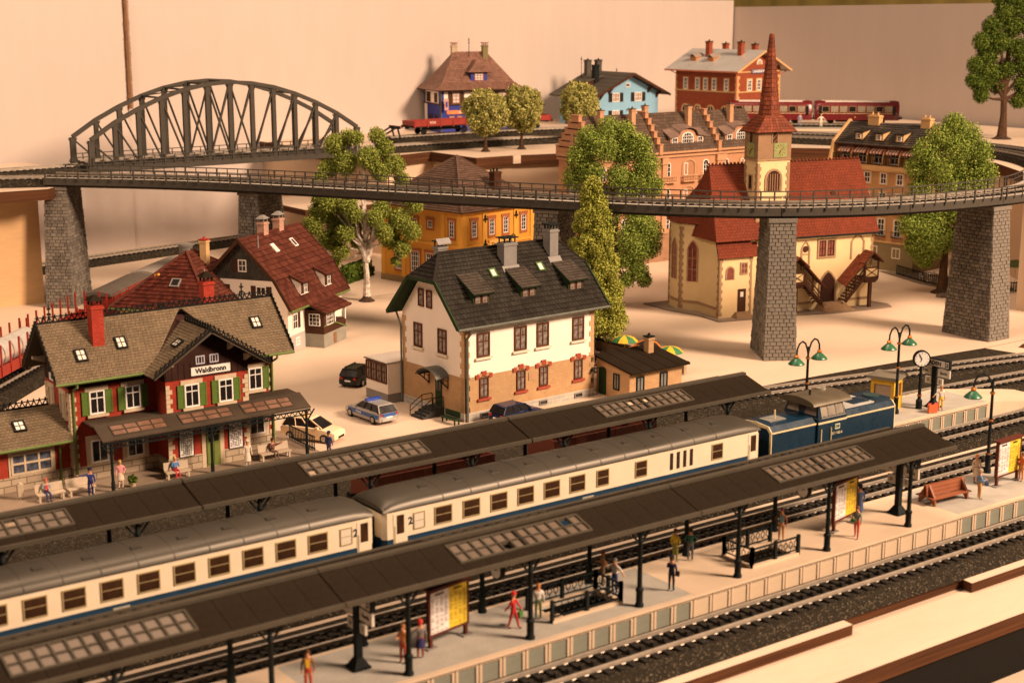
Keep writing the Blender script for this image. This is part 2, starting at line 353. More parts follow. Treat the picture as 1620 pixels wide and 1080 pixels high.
def track(label, pts, z0=0, hr=2.1, hl=2.1, bed=True, single=False, bh=.62, cat='track', top=1.5, group=None):
    path = smooth_path(pts); t = thing('railway_track', label, cat, (0, 0, z0), 0, group)
    if bed:
        b = MB(); sweep(b, path, [(-hr,0),(-top,bh),(top,bh),(hl,0)]); b.build('ballast_bed', ballast, t)
    for s in (-1, 1):
        b = MB(); o = s*.76; sweep(b, path, [(o-.06,bh+.1),(o-.04,bh+.12),(o-.04,bh+.25),(o-.075,bh+.28),(o-.075,bh+.33),(o+.075,bh+.33),(o+.075,bh+.28),(o+.04,bh+.25),(o+.04,bh+.12),(o+.06,bh+.1)]); b.build('rail', rail_m, t)
    def sl(b, x=0, y=0, a=0):
        c, n = math.cos(a), math.sin(a)
        for (x0,x1,y0,y1,z0_,z1) in ((-.14,.14,-1.22,1.22,bh-.03,bh+.1),(-.2,.2,-.95,-.6,bh+.1,bh+.16),(-.2,.2,.6,.95,bh+.1,bh+.16),(-.12,.12,-.1,.1,bh+.1,bh+.24)):
            q = [(u,v) for u,v in ((x0,y0),(x1,y0),(x1,y1),(x0,y1))]; q = [(x+c*u-n*v, y+n*u+c*v) for u,v in q]
            b.hexa([(*p,z0_) for p in q]+[(*p,z1) for p in q])
    if single:
        b = MB(); sl(b); me = b.mesh('sleeper', sleeper_m)
        for p, a in along(path, .72):
            put('sleeper', me, t, (p.x, p.y, 0), a)
    else:
        b = MB()
        for p, a in along(path, .72): sl(b, p.x, p.y, a)
        b.build('sleepers', sleeper_m, t, kind='stuff')
    return t
T1, T2, T3, T4 = 50.1, 59.7, 65.1, 73.6
track('railway track lying along the plywood edge in front of the island platform', [(28,T1),(92,T1)], hr=2.1, hl=1.75, single=True)
track('railway track between the island platform and the beige and blue train', [(12,T2),(100,T2)], hr=2.3, hl=3.3, single=True)
track('railway track that the beige and blue train stands on', [(8,T3),(86,T3),(98,65.6),(112,67)], hr=1.75, hl=1.65, single=False)
track('railway track with two brown wagons behind the far platform canopy', [(-10,T4),(20,T4),(72,T4),(88,T4),(100,73.0),(112,72.0)], hr=1.7, hl=11.2)
track('railway track curving past the bridge piers behind the twin lamp posts', [(68,81.9),(78,81.8),(86,80.9),(98,78.9),(112,76.4)], hr=2.6, hl=2.0)
track('railway track running along the foot of the cardboard backdrop', [(40,168.5),(64,174.8),(85,179.6),(93,181.4)], hr=2.3, hl=2.0)
FT = [(30,112.5),(36.2,119.6),(45.3,129.5),(54.4,139.3),(64.5,149.8),(74,157)]
track('railway track with red freight wagons curving away behind the station', FT, hr=2.6, hl=2.0)
U2 = [(93.4,163.3),(100,163.4),(108,163.6),(118,163.4),(128,161.6),(138,157.2),(146,149.8),(152,140),(156,129.5),(156.8,119.5),(154,110.5),(148.5,103),(141,96.6),(133.5,91.6)]
track('railway track curving over the upper board from the arch bridge', U2, z0=12.3, hr=2.0, hl=2.0)
track('outer parallel track on the upper board below the green tree', [(137,163.5),(147,157.5),(154.5,149),(160,137),(161.9,124),(159.8,113.6),(155,106)], z0=12.3, hr=2.0, hl=2.0)
U1 = [(105.8,174.2),(113,174.6),(124,174.7),(133,173.6),(141,170.6)]
track('siding on the upper board where the red low wagons stand', U1, z0=12.3)
URB = [(155.5,170.0),(162,163.6),(169.6,157.05),(178.6,149.4),(186,143.1)]
track('platform track under the red railcars on the upper board', URB, z0=12.3)
track('short ballasted track leading onto the start of the viaduct', [(30,158.6),(40,157.4),(47,155.6),(52.6,153.2)], z0=12.3, hr=2.3, hl=2.0)
track('short ballasted track leading onto the arch bridge', [(30,161.6),(44,161.9),(52,162.7),(60,163.3)], z0=12.3, hr=2.0, hl=2.0)
# ------------------------------------------------------------------ viaduct
VP = [(53,153.0),(61,144.6),(67.6,135.6),(75.6,121.6),(83.4,108.3),(89.4,99.2),(95.8,92.9),(105,88.7),(116.8,87.2),(125,88.2),(132.5,91.2)]
vpath = smooth_path(VP, 1.0)
via = thing('viaduct', 'long curved dark grey girder viaduct on tall stone piers crossing the village', 'viaduct', (0, 0, 12.25))
n = len(vpath); cuts = [0]
def nearest(x, y): return min(range(n), key=lambda i: (vpath[i].x-x)**2+(vpath[i].y-y)**2)
cuts = [0] + [nearest(*p) for p in ((60,145.8),(67.6,135.6),(75.6,121.6),(83.4,108.3),(89.4,99.2),(95.8,92.9),(105.6,88.5),(116.8,87.2),(125,88.2))] + [n-1]
for a, c in zip(cuts[:-1], cuts[1:]):
    seg = vpath[a:c+1]
    if len(seg) < 2: continue
    b = MB(); sweep(b, seg, [(-2.05,.2),(-2.05,.95),(2.05,.95),(2.05,.2),(1.6,.2),(1.6,.0),(-1.6,.0),(-1.6,.2)]); dk = b.build('deck', steel_d, via)
    for s in (-1, 1):
        b = MB(); sweep(b, seg, [(s*1.3,.955),(s*1.3,.975),(s*2.02,.975),(s*2.02,.955)] if s < 0 else [(1.3,.955),(2.02,.955),(2.02,.975),(1.3,.975)]); b.build('deck_strip', mat('deck_strip_pale', (.42,.38,.33), .5, var=.1), via)  # pale strip along each side of the deck
        b = MB()
        sweep(b, seg, [(s*2.12,0.3),(s*2.2,0.3),(s*2.2,.98),(s*2.12,.98)] if s > 0 else [(-2.2,.3),(-2.12,.3),(-2.12,.98),(-2.2,.98)])
        b.build('girder', steel_d, via)
        b = MB(); L = []
        for p, d, nn in frames(seg): L.append(p + nn*(s*2.3))
        for h, r in ((1.86,.06),(1.42,.045)):
            for i in range(len(L)-1): b.bar(L[i]+Vector((0,0,h)), L[i+1]+Vector((0,0,h)), r*1.6, r*1.6)
        for k, (p, an) in enumerate(along(L, 1.18, .3)):
            wd = .13 if k % 3 == 0 else .075
            b.bar(p+Vector((0,0,.75)), p+Vector((0,0,1.9)), wd, wd, up=(math.cos(an), math.sin(an), 0))
        b.build('railing', steel_d, via)
track('railway track laid along the curved viaduct', VP, z0=13.2, bed=False, bh=-.02)
stone_cols = [((.14,.125,.105), 'pier_stone')]
pier_m = mat('pier_stone', (.15,.132,.11), .85, var=.3, scale=2.5, island=.55, bump=.6, bscale=7)
pier_c = mat('pier_core', (.05,.043,.036), .9)
def pier(cx, cy, ang, label, single=False, H=12.2):
    """Tapered pier: a core, and courses of uneven stones on all four sides. ang: direction of the long side."""
    t = thing('bridge_pier', label, 'pier', (cx, cy, 0), ang, 'stone piers of the viaduct')
    a0, b0, a1, b1 = 2.75, 1.45, 2.05, 1.12
    MB().taper(0,0,0,H,a0-.06,b0-.06,a1-.06,b1-.06).build('pier_core', pier_c, t)
    MB().taper(0,0,H-.22,H+.12,a1+.12,b1+.12,a1+.12,b1+.12).build('cap_slab', pier_m, t)
    rows = 36; rnd = random.Random(int(cx*10)); rest = MB(); rh = (H-.25)/rows
    for j in range(rows):
        z0 = j*rh; f = (z0+rh/2)/H; A = a0+(a1-a0)*f; B = b0+(b1-b0)*f
        for side in range(4):
            L = A if side % 2 == 0 else B; D = B if side % 2 == 0 else A; x = -L; off = (j % 2)*.28
            while x < L-.05:
                w = min(rnd.uniform(.48,.62) - (off if x == -L else 0), L-x)
                if L-(x+w) < .18: w = L-x
                pr = rnd.uniform(.0,.07); g = .025
                lb = lambda b, ox=0: b.hexa([(x+g,-D-pr,z0+g),(x+w-g,-D-pr,z0+g),(x+w-g,-D+.1,z0),(x+g,-D+.1,z0),(x+g*1.5,-D-pr*.7+.01,z0+rh-g),(x+w-g*1.5,-D-pr*.7+.01,z0+rh-g),(x+w-g,-D+.1,z0+rh),(x+g,-D+.1,z0+rh)])
                if single and side == single-1:
                    b = MB(); lb(b); put('stone', b.mesh('stone', pier_m), t, (0,0,0), side*math.pi/2)
                else:
                    b = MB(); lb(b); c, s = math.cos(side*math.pi/2), math.sin(side*math.pi/2)
                    rest.add([(c*p[0]-s*p[1], s*p[0]+c*p[1], p[2]) for p in b.v], b.f)
                x += w
    rest.build('stones', pier_m, t, kind='stuff'); return t
pier(53.7,152.4,49,'stone viaduct pier beside the upright wood panel and backdrop track')
pier(67.9,136.2,28,'stone viaduct pier rising behind the steep maroon roofed house')
pier(83.6,108.7,30,'stone viaduct pier between the orange post office and the cone shaped tree')
pier(95.8,92.7,57,'stone viaduct pier standing in front of the church', 4)
pier(116.85,87.15,88,'stone viaduct pier standing by the slot in the baseboard', 4)
# ------------------------------------------------------------------ steel arch bridge
ab = thing('arch_bridge', 'dark grey steel truss arch bridge standing before the cardboard backdrop', 'bridge', (60, 163.3, 12.3))
LB, NP = 33.2, 12
topz = lambda i: 3.65 + 5.75*math.sin(math.pi*min(max((i-.0)/NP, 0), 1))**.88
for s in (-1, 1):
    y = s*2.75
    b = MB()
    for i in range(NP): b.bar((i*LB/NP,y,topz(i)),((i+1)*LB/NP,y,topz(i+1)),.5,.42)
    b.build('top_chord', steel_d, ab)
    b = MB()
    b.bar((-.4,y,.55),(LB+.4,y,.55),.3,.75); b.bar((-.4,y,.95),(LB+.4,y,.95),.55,.08); b.bar((-.4,y,.15),(LB+.4,y,.15),.55,.08); b.build('bottom_chord', steel_d, ab)
    for i in range(NP+1):
        x = i*LB/NP; w = .62 if i in (0,NP) else .46
        b = MB().box(x-w/2,x+w/2,y-.2,y+.2,.6,topz(i)-.05)
        b.prism([(x-.5,topz(i)-.15),(x-.24,topz(i)-.75),(x+.24,topz(i)-.75),(x+.5,topz(i)-.15)],'y',y-.1,y+.1); b.prism([(x-.55,.9),(x+.55,.9),(x+.25,1.5),(x-.25,1.5)],'y',y-.1,y+.1)
        b.build('post', steel_d, ab)
    for i in range(NP):
        x0, x1 = i*LB/NP, (i+1)*LB/NP; b = MB()
        if i < NP//2: b.bar((x0+.1,y,topz(i)-.3),(x1-.1,y,1.0),.14,.3,up=(0,1,0)) if i else b.bar((x0+.1,y,topz(i)-.3),(x1-.1,y,1.0),.14,.3,up=(0,1,0))
        if i >= NP//2: b.bar((x1-.1,y,topz(i+1)-.3),(x0+.1,y,1.0),.14,.3,up=(0,1,0))
        if i in (5,6): b.bar((x0+.1,y-.05,1.0),(x1-.1,y-.05,topz(i+1)-.3),.14,.26,up=(0,1,0)) if i == 5 else b.bar((x0+.1,y-.05,topz(i)-.3),(x1-.1,y-.05,1.0),.14,.26,up=(0,1,0))
        b.build('diagonal', steel_d, ab)
    b = MB()
    for h in (1.75,1.3): b.bar((0,y*1.12,h),(LB,y*1.12,h),.08,.09)
    for k in range(29): b.bar((k*LB/28,y*1.12,.8),(k*LB/28,y*1.12,1.78),.09,.09,up=(0,1,0))
    b.build('railing', steel_d, ab)
MB().box(-.3,LB+.3,-2.7,2.7,.5,.95).build('deck', steel_d, ab)
b = MB()
for i in range(3,NP-2):
    x = i*LB/NP; b.bar((x,-2.6,topz(i)),(x,2.6,topz(i)),.22,.2)
    if i < NP-3: b.bar((x,-2.6,topz(i)),(x+LB/NP,2.6,topz(i+1)),.12,.12); b.bar((x,2.6,topz(i)),(x+LB/NP,-2.6,topz(i+1)),.12,.12)
b.build('cross_bracing', steel_d, ab)
track('railway track running through the arch bridge', [(60,163.3),(93.3,163.3)], z0=13.26, bed=False, bh=-.02)
# ------------------------------------------------------------------ platforms
plat_grey = mat('platform_grey', (.36,.34,.30), .75, var=.1, scale=1.2, bump=.35, bscale=9)
plat_beige = mat('platform_beige', (.56,.44,.32), .65, var=.08, scale=.5, bump=.2, bscale=9)
panel_grey = mat('panel_olive_grey', (.19,.20,.16), .7, var=.12); panel_beige = mat('panel_beige', (.52,.41,.29), .65, var=.06)
def platform(x0, y0, y1, top, beige, label, L=20.56, group='platform sections', taper_end=False, well=None):
    m = plat_beige if beige else plat_grey; pm = panel_beige if beige else panel_grey
    rim = plat_beige
    t = thing('platform_section', label, 'platform', (x0, y0, 0), 0, group); W = y1-y0
    b = MB(); h = .16
    if well:
        a, c, d, e = well   # x0,x1,y0,y1 of the stair well
        b.box(0,a,0,W,top-h,top); b.box(c,L,0,W,top-h,top); b.box(a,c,0,d,top-h,top); b.box(a,c,e,W,top-h,top)
        b2 = MB()
        for k in range(7): b2.box(a+(c-a)*k/7, a+(c-a)*(k+1)/7, d, e, .05, max(.1, top-.12-.23*k))
        b2.build('stair', plat_beige, t)
    else: b.box(0,L,0,W,top-h,top)
    b.build('paving_slab', m, t)
    MB().box(.002,L-.002,-.14,.12,top-.14,top+.004).build('kerb_edge', rim, t); MB().box(.002,L-.002,W-.12,W+.1,top-.14,top+.004).build('kerb_edge', rim, t)
    MB().box(.01,L-.01,.08,.2,0,top-.165).build('side_wall', pm, t); MB().box(.01,L-.01,W-.2,W-.08,0,top-.165).build('side_wall', pm, t)
    if well is None or True:
        MB().box(.01,.12,.2,W-.2,0,top-.165).build('end_wall', pm, t); MB().box(L-.12,L-.01,.2,W-.2,0,top-.165).build('end_wall', pm, t)
    n = 16; pw = L/n; z0 = .1; z1 = top-.17
    def pan():
        b = MB(); ring(b,.035,pw-.035,z0,z1,.13,0,.09); return b.mesh('panel_frame', rim)
    fm = shared(('panfr', top, beige, L), pan)
    pin = shared(('panin', top, beige, L), lambda: MB().box(.17,pw-.17,-.035,0,z0+.13,z1-.13).mesh('panel', pm))
    for i in range(n):
        o = put('panel_frame', fm, t, (i*pw, .08, 0)); put('panel', pin, o)
    return t
FY0, FY1, TOP = 51.72, 56.3, 1.75
platform(7.42,FY0,FY1,TOP,True,'beige platform section on which the person in yellow shirt stands')
platform(27.98,FY0,FY1,TOP,False,'grey platform section with stairwell railing and red clad person', well=(12.9,16.9,1.35,3.15))
platform(48.55,FY0,FY1,TOP,True,'beige platform section with railing and person in green jacket striding', well=(5.0,8.2,1.0,2.9))
platform(69.12,FY0,FY1,TOP,False,'grey platform section carrying the brown slatted bench')
RY0, RY1 = 66.8, 71.5
for i, (x0, be, lb) in enumerate(((9.4,False,'far platform section beside the tail coach and the pale benches'),(29.96,True,'far platform section between the two coaches and the station'),(50.52,False,'far platform section behind the second coach and white house'),(71.08,False,'far platform section carrying the clock, name board and girl'))):
    platform(x0,RY0,RY1,TOP,be,lb)
b = MB(); W = RY1-RY0
b.hexa([(91.64,RY0,0),(101,RY0+.2,0),(101,RY1,0),(91.64,RY1,0),(91.64,RY0,TOP),(101,RY0+.2,.35),(101,RY1,.35),(91.64,RY1,TOP)])
tag(b.build('platform_ramp', plat_beige), 'beige ramp sloping down from the far platform end behind the single lamp', 'ramp')
# ------------------------------------------------------------------ canopies
roof_felt = mat('canopy_felt', (.019,.014,.0095), .9, var=.3, scale=.5, fine=12, spec=.05); trim = mat('canopy_trim', (.06,.051,.038), .6, var=.12, scale=2)
pane_m = mat('frosted_pane', (.115,.088,.066), .35, var=.25, scale=1.2, island=.3)
def post_mesh(h, beam):
    b = MB(); b.lathe([(.22,0),(.22,.12),(.17,.2),(.17,.75),(.2,.8),(.2,.9),(.125,.98),(.11,h-.75),(.15,h-.7),(.15,h-.6),(.11,h-.55),(.12,h)], n=10)
    for s in (-1,1):
        b.bar((s*.1,0,h-.75),(s*.62,0,h-.08),.09,.1,up=(0,1,0)); b.bar((s*.1,0,h-.35),(s*.35,0,h-.1),.07,.07,up=(0,1,0))
    return b
def canopy(x0, L, yr, w, ze, zr, posts, label, group):
    """Ridged platform roof: two slopes of felt panels, a skylight in each, gutters, beams and cast posts."""
    t = thing('platform_canopy', label, 'canopy', (x0, yr, TOP), 0, group); ze -= TOP; zr -= TOP; th = .1
    n = 16; pw = L/n; sk0, sk1 = 5, 11; v0, v1 = .27, .82
    def slope(s):
        for i in range(n):
            spans = [(0,1)] if not sk0 <= i < sk1 else [(0,v0),(v1,1)]
            for a, c in spans:
                def mk(a=a, c=c, s=s):
                    b = MB(); y0, y1 = s*w*(1-a), s*w*(1-c); z0, z1 = ze+(zr-ze)*a, ze+(zr-ze)*c
                    b.hexa([(.012,y0,z0-th),(pw-.012,y0,z0-th),(pw-.012,y1,z1-th),(.012,y1,z1-th),(.012,y0,z0),(pw-.012,y0,z0),(pw-.012,y1,z1),(.012,y1,z1)]); return b.mesh('roof_panel', roof_felt)
                put('roof_panel', shared(('cp', L, w, ze, zr, s, a, c), mk), t, (i*pw,0,0))
        f = MB(); yv = lambda v: s*w*(1-v); zv = lambda v: ze+(zr-ze)*v
        def rect(xa, xb, va, vb, lift, drop):
            f.hexa([(xa,yv(va),zv(va)-drop),(xb,yv(va),zv(va)-drop),(xb,yv(vb),zv(vb)-drop),(xa,yv(vb),zv(vb)-drop),(xa,yv(va),zv(va)+lift),(xb,yv(va),zv(va)+lift),(xb,yv(vb),zv(vb)+lift),(xa,yv(vb),zv(vb)+lift)])
        X0, X1 = sk0*pw, sk1*pw; xm = (X0+X1)/2
        for va, vb in ((v0-.01,v0+.03),(v1-.03,v1+.01),((v0+v1)/2-.012,(v0+v1)/2+.012)): rect(X0,X1,va,vb,.06,.1)
        nc = 6; cw = (xm-X0)/nc
        for g in (0,1):
            for k in range(nc+1):
                xx = (X0,xm)[g]+k*cw; hw = .1 if k in (0,nc) else .045
                rect(max(X0,xx-hw),min(X1,xx+hw),v0+.03,v1-.03,.075,.1)
        sf = f.build('skylight_frame', trim, t); rr = random.Random(int(x0*7+s))
        for g in (0,1):
            for k in range(nc):
                for va, vb in ((v0+.03,(v0+v1)/2-.012),((v0+v1)/2+.012,v1-.03)):
                    if rr.random() < .05: continue
                    def mkp(va=va, vb=vb, s=s):
                        q = MB(); q.hexa([(0,yv(va),zv(va)-.05),(cw-.09,yv(va),zv(va)-.05),(cw-.09,yv(vb),zv(vb)-.05),(0,yv(vb),zv(vb)-.05),(0,yv(va),zv(va)-.02),(cw-.09,yv(va),zv(va)-.02),(cw-.09,yv(vb),zv(vb)-.02),(0,yv(vb),zv(vb)-.02)]); return q.mesh('pane', pane_m)
                    put('pane', shared(('cpane', L, w, ze, zr, s, va), mkp), sf, ((X0,xm)[g]+k*cw+.045,0,0))
        b = MB(); b.bar((0,s*(w+.05),ze-.03),(L,s*(w+.05),ze-.03),.16,.2); b.build('gutter', trim, t)
        b = MB(); b.bar((.1,s*(w-.35),ze-.16),(L-.1,s*(w-.35),ze-.16),.14,.22)
        for k in range(int(L/.8)): b.bar((.2+k*.8,s*(w-.3),ze-.3),(.6+k*.8,s*(w-.3),ze-.12),.05,.05); b.bar((.6+k*.8,s*(w-.3),ze-.12),(1.0+k*.8,s*(w-.3),ze-.3),.05,.05)
        b.build('beam', iron, t)
    slope(-1); slope(1)
    MB().box(0,L,-.16,.16,zr-.05,zr+.09).build('ridge_cap', trim, t)
    [MB().prism([(-w,ze-.05),(w,ze-.05),(0,zr)],'x',xe_,xe_+.08).build('end_board', trim, t) for xe_ in (.02,L-.1)]
    h = ze-.2; pm = shared(('post', h), lambda: post_mesh(h, 1).mesh('post', iron, True))
    for px in posts:
        for s in (-1,1): put('post', pm, t, (px-x0, s*(w-.42), 0))
        b = MB(); b.bar((px-x0,-w+.4,ze-.2),(px-x0,w-.4,ze-.2),.14,.2); b.build('cross_beam', iron, t)
    return t
fp = [32.3+6.56*k for k in range(-4, 7)]
for x0, L, lb in ((9.2,19.75,'dark platform canopy over the person in brown jacket and yellow shirt'),(29.0,19.85,'dark platform canopy over the red clad person and stairwell'),(48.9,19.4,'dark platform canopy in front of the blue locomotive')):
    canopy(x0, L, 54.1, 2.35, 5.93, 6.66, [p for p in fp if x0+.2 < p < x0+L-.2], lb, 'canopies of the island platform')
rp_ = [32.9+6.56*k for k in range(-4, 7)]
for x0, L, lb in ((9.9,19.6,'dark platform canopy in front of the bench with seated person'),(29.6,20.2,'dark platform canopy in front of the red brick station entrance'),(49.9,19.1,'dark platform canopy in front of the white house')):
    canopy(x0, L, 69.25, 2.35, 5.9, 6.62, [p for p in rp_ if x0+.2 < p < x0+L-.2], lb, 'canopies of the far platform')
# ------------------------------------------------------------------ houses
def quoins(F, x, z0, z1, m, w=.42, w2=.26, h=.3, side=1, d=.05, t=.1):
    k = 0; z = z0
    while z + h <= z1 + .01:
        ww = w if k % 2 == 0 else w2
        xa, xb = (x, x+ww) if side > 0 else (x-ww, x)
        F.box('quoin_stone', m, xa, xb, z+.012, z+h-.012, -.04, d); z += h; k += 1
def chimney(parent, x, y, z0, z1, a, bb, m, capm, cap='hood', name='chimney'):
    b = MB(); b.box(x-a, x+a, y-bb, y+bb, z0, z1); b.box(x-a-.07, x+a+.07, y-bb-.07, y+bb+.07, z1-.22, z1-.08); o = b.build(name, m, parent)
    c = MB()
    if cap == 'hood':
        for sx in (-1,1):
            for sy in (-1,1): c.box(x+sx*a*.75-.05, x+sx*a*.75+.05, y+sy*bb*.75-.05, y+sy*bb*.75+.05, z1, z1+.3)
        c.taper(x,y,z1+.3,z1+.62,a+.1,bb+.1,a*.3,bb*.3)
    elif cap == 'flat':
        for sx in (-1,0,1):
            for sy in (-1,1): c.box(x+sx*a*.8-.04, x+sx*a*.8+.04, y+sy*bb*.8-.04, y+sy*bb*.8+.04, z1, z1+.34)
        c.box(x-a-.1,x+a+.1,y-bb-.1,y+bb+.1,z1+.34,z1+.42)
    elif cap == 'pots':
        for s in (-.5,.5): c.lathe([(.12,0),(.1,.3),(.13,.36)], (x+s*a, y, z1), 8)
    elif cap == 'stub': c.cyl((x,y,z1),(x,y,z1+.3),.16,.1,8); c.box(x-a-.08,x+a+.08,y-bb-.08,y+bb+.08,z1,z1+.08)
    c.build('chimney_cap', capm, o); return o
def skylight(parent, p, n, up, w, h, fm, gm, cols=2, name='skylight'):
    """Roof window lying on a slope: p centre, n slope normal, up direction up the slope."""
    n = Vector(n).normalized(); u = Vector(up).normalized(); s = u.cross(n); p = Vector(p)
    def bx(b, a0, a1, c0, c1, l0, l1): b.hexa([p+s*a+u*c+n*l for l in (l0,l1) for a, c in ((a0,c0),(a1,c0),(a1,c1),(a0,c1))])
    b = MB(); t = .1
    bx(b,-w/2,-w/2+t,-h/2,h/2,-.05,.14); bx(b,w/2-t,w/2,-h/2,h/2,-.05,.14); bx(b,-w/2+t,w/2-t,-h/2,-h/2+t,-.05,.14); bx(b,-w/2+t,w/2-t,h/2-t,h/2,-.05,.14)
    for k in range(1, cols): bx(b,-w/2+w*k/cols-.025,-w/2+w*k/cols+.025,-h/2+t,h/2-t,.0,.12)
    if cols > 1: bx(b,-w/2+t,w/2-t,-.025,.025,.0,.12)
    o = b.build(name, fm, parent); q = MB(); bx(q,-w/2+t,w/2-t,-h/2+t,h/2-t,-.03,.1); q.build('pane', gm, o); return o
def ypoly(b, pts, y0, y1): b.prism(pts, 'y', y0, y1)
skyp = mat('skylight_pane', (.62,.58,.52), .25, var=.1)
# ---------- red brick station
brick_r = brickmat('station_brick', (.34,.030,.012), (.26,.020,.009), (.30,.07,.035), .42, .15, .012)
stone_w = brickmat('station_rubble', (.42,.34,.24), (.33,.26,.18), (.16,.12,.08), .95, .42, .03, .9)
slate = mat('station_slate', (.135,.10,.062), .8, var=.25, scale=.5, island=.3, spec=.2); slate_u = mat('slate_under', (.09,.07,.05), .8)
wood_d = mat('station_boarding', (.035,.014,.010), .55, var=.3, scale=1.5)
lace = mat('barge_lace_black', (.010,.010,.009), .5); shut_g = mat('shutter_green', (.085,.15,.022), .5, var=.12); pipe_g = mat('pipe_green', (.11,.16,.04), .45)
st_stone = mat('station_stone', (.50,.40,.28), .75, var=.15, scale=2, bump=.25)
G = 1.0
plate = MB(); plate.prism([(22,85.2),(46.9,85.2),(46.9,95.6),(22,95.6)], 'z', 0, G)
struct(plate.build('station_forecourt', brickmat('forecourt_paving', (.40,.31,.22), (.36,.28,.20), (.24,.18,.13), .5, .5, .02, .4)))
st = thing('railway_station', 'red brick station with green shutters and Waldbronn name board', 'station', (31.1,89.5,G), 0)
def wallbox(parent, x0, x1, y0, y1, z0, z1, m, name='wall'): return MB().box(x0,x1,y0,y1,z0,z1).build(name, m, parent)
E_ = 7.35; WZ = 6.0       # eave above the forecourt, underside of the boarding
wallbox(st, 0,14,0,4.2,.95,WZ,brick_r); wallbox(st, 0,14,-.04,4.24,0,.95,stone_w,'stone_base')
wallbox(st, 5.6,11.3,-1.7,-.001,.95,WZ,brick_r); wallbox(st, 5.56,11.34,-1.74,-.041,0,.95,stone_w,'stone_base')
def boarded(parent, poly, axis, lo, hi, name='boarding'): return MB().prism(poly, axis, lo, hi).build(name, wood_d, parent)
RZ = 9.85
boarded(st, [(0,WZ),(4.2,WZ),(4.2,E_),(2.1,RZ-.45),(0,E_)], 'x', -.02, 14.02)
boarded(st, [(5.58,WZ),(11.32,WZ),(11.32,E_-.45),(8.45,9.0),(5.58,E_-.45)], 'y', -1.73, 1.4)
b = MB()
for i in range(14): b.box(5.66+i*.41,5.69+i*.41,-1.76,-1.72,WZ,E_-.3)
for i in range(13): b.box(.2+i*.42,.23+i*.42,-.05,-.01,WZ,E_)
for i in range(9): b.box(-.05,-.01,.2+i*.45,.23+i*.45,WZ,E_)
b.build('battens', wood_d, st, kind='stuff')
# main roof: slopes parted by the cross gable
ey, oy = -.95, 1.0
ez = E_ - .85*1.0 + .15
def mz(y): return ez + (RZ-ez)*(y-ey)/(2.1-ey)
xl, xr = -1.1, 15.1; gxl, gxm, gxr = 4.45, 8.45, 12.45; gz = 9.1; ge = 6.55; gy = -2.75
ym = ey + (gz-ez)/(RZ-ez)*(2.1-ey)
yv = ey + (ge+.35-ez)/(RZ-ez)*(2.1-ey)
tiled(st, [(xl,ey,ez),(gxl+.5,ey,ez),(gxm,ym,gz),(gxm,2.1,RZ)], slate, .34, .3, .045, under=slate_u) if False else None
tiled(st, [(xl,ey,ez),(gxl+.55,ey,ez),(gxm,2.1,RZ),(xl,2.1,RZ)], slate, .27, .22, .04, under=slate_u)
tiled(st, [(gxr-.55,ey,ez),(xr,ey,ez),(xr,2.1,RZ),(gxm,2.1,RZ)], slate, .27, .22, .04, under=slate_u)
tiled(st, [(xr,5.15,ez),(xl,5.15,ez),(xl,2.1,RZ),(xr,2.1,RZ)], slate, .5, .4, .045, under=slate_u)
tiled(st, [(gxl,ym,ge),(gxl,gy,ge),(gxm,gy,gz),(gxm,ym+.2,gz)], slate, .27, .22, .04, under=slate_u)
tiled(st, [(gxr,gy,ge),(gxr,ym,ge),(gxm,ym+.2,gz),(gxm,gy,gz)], slate, .27, .22, .04, under=slate_u)
def lacework(parent, p0, p1, up=(0,0,1), h=.34, name='ridge_lace'):
    p0, p1, u = Vector(p0), Vector(p1), Vector(up); L = (p1-p0).length; d = (p1-p0)/L; b = MB(); n = max(2, int(L/.36))
    b.bar(p0, p1, .09, .1); b.bar(p0+u*h, p1+u*h, .06, .06)
    for i in range(n):
        a = p0+d*(L*i/n); c = p0+d*(L*(i+1)/n); m_ = (a+c)/2
        b.bar(a, m_+u*h, .06, .07, up=u.cross(d)); b.bar(m_+u*h, c, .06, .07, up=u.cross(d)); b.bar(m_+u*h, m_+u*(h+.13), .08, .08, up=d)
    return b.build(name, lace, parent)
lacework(st, (xl,2.1,RZ+.05),(xr,2.1,RZ+.05)); lacework(st, (gxm,gy,gz+.05),(gxm,ym,gz+.05), h=.26)
lacework(st, (gxm,ym+3.2,gz+.2),(gxm,5.6,gz+.2), h=.26); 
for sgn, xe in ((1,gxl),(-1,gxr)): lacework(st, (xe,gy-.03,ge+.05),(gxm,gy-.03,gz+.1), h=.24, name='barge_board')
for xx in (xl,xr): lacework(st, (xx,ey,ez+.03),(xx,2.1,RZ+.03), h=.2, name='barge_board'); lacework(st, (xx,5.15,ez+.03),(xx,2.1,RZ+.03), h=.2, name='barge_board')
tiled(st, [(gxl+.3,6.2,7.0),(gxm,6.2,9.05),(gxm,3.2,9.05),(gxl+.3,3.2,7.0)][0:1]+[(gxl+.3,3.6,7.0),(gxm,3.6,9.1),(gxm,5.8,9.1)], slate, .5, .4, .045, under=slate_u) if False else None
tiled(st, [(gxl+.4,5.9,6.9),(gxl+.4,3.4,6.9),(gxm,3.4,9.15),(gxm,5.9,9.15)], slate, .5, .4, .045, under=slate_u); tiled(st, [(gxr-.4,3.4,6.9),(gxr-.4,5.9,6.9),(gxm,5.9,9.15),(gxm,3.4,9.15)], slate, .5, .4, .045, under=slate_u)
for x in (xl+.9, 12.9):
    MB().tube([(x,2.1,RZ),(x,2.1,RZ+1.15)], .05).box(x-.11,x+.11,2.0,2.2,RZ+.5,RZ+.62).box(x-.1,x+.1,2.0,2.2,RZ+.85,RZ+.95).build('finial', lace, st)
b = MB(); gutter(b,(xl,ey-.05,ez-.08),(gxl+.4,ey-.05,ez-.08)); b.build('gutter', pipe_g, st)
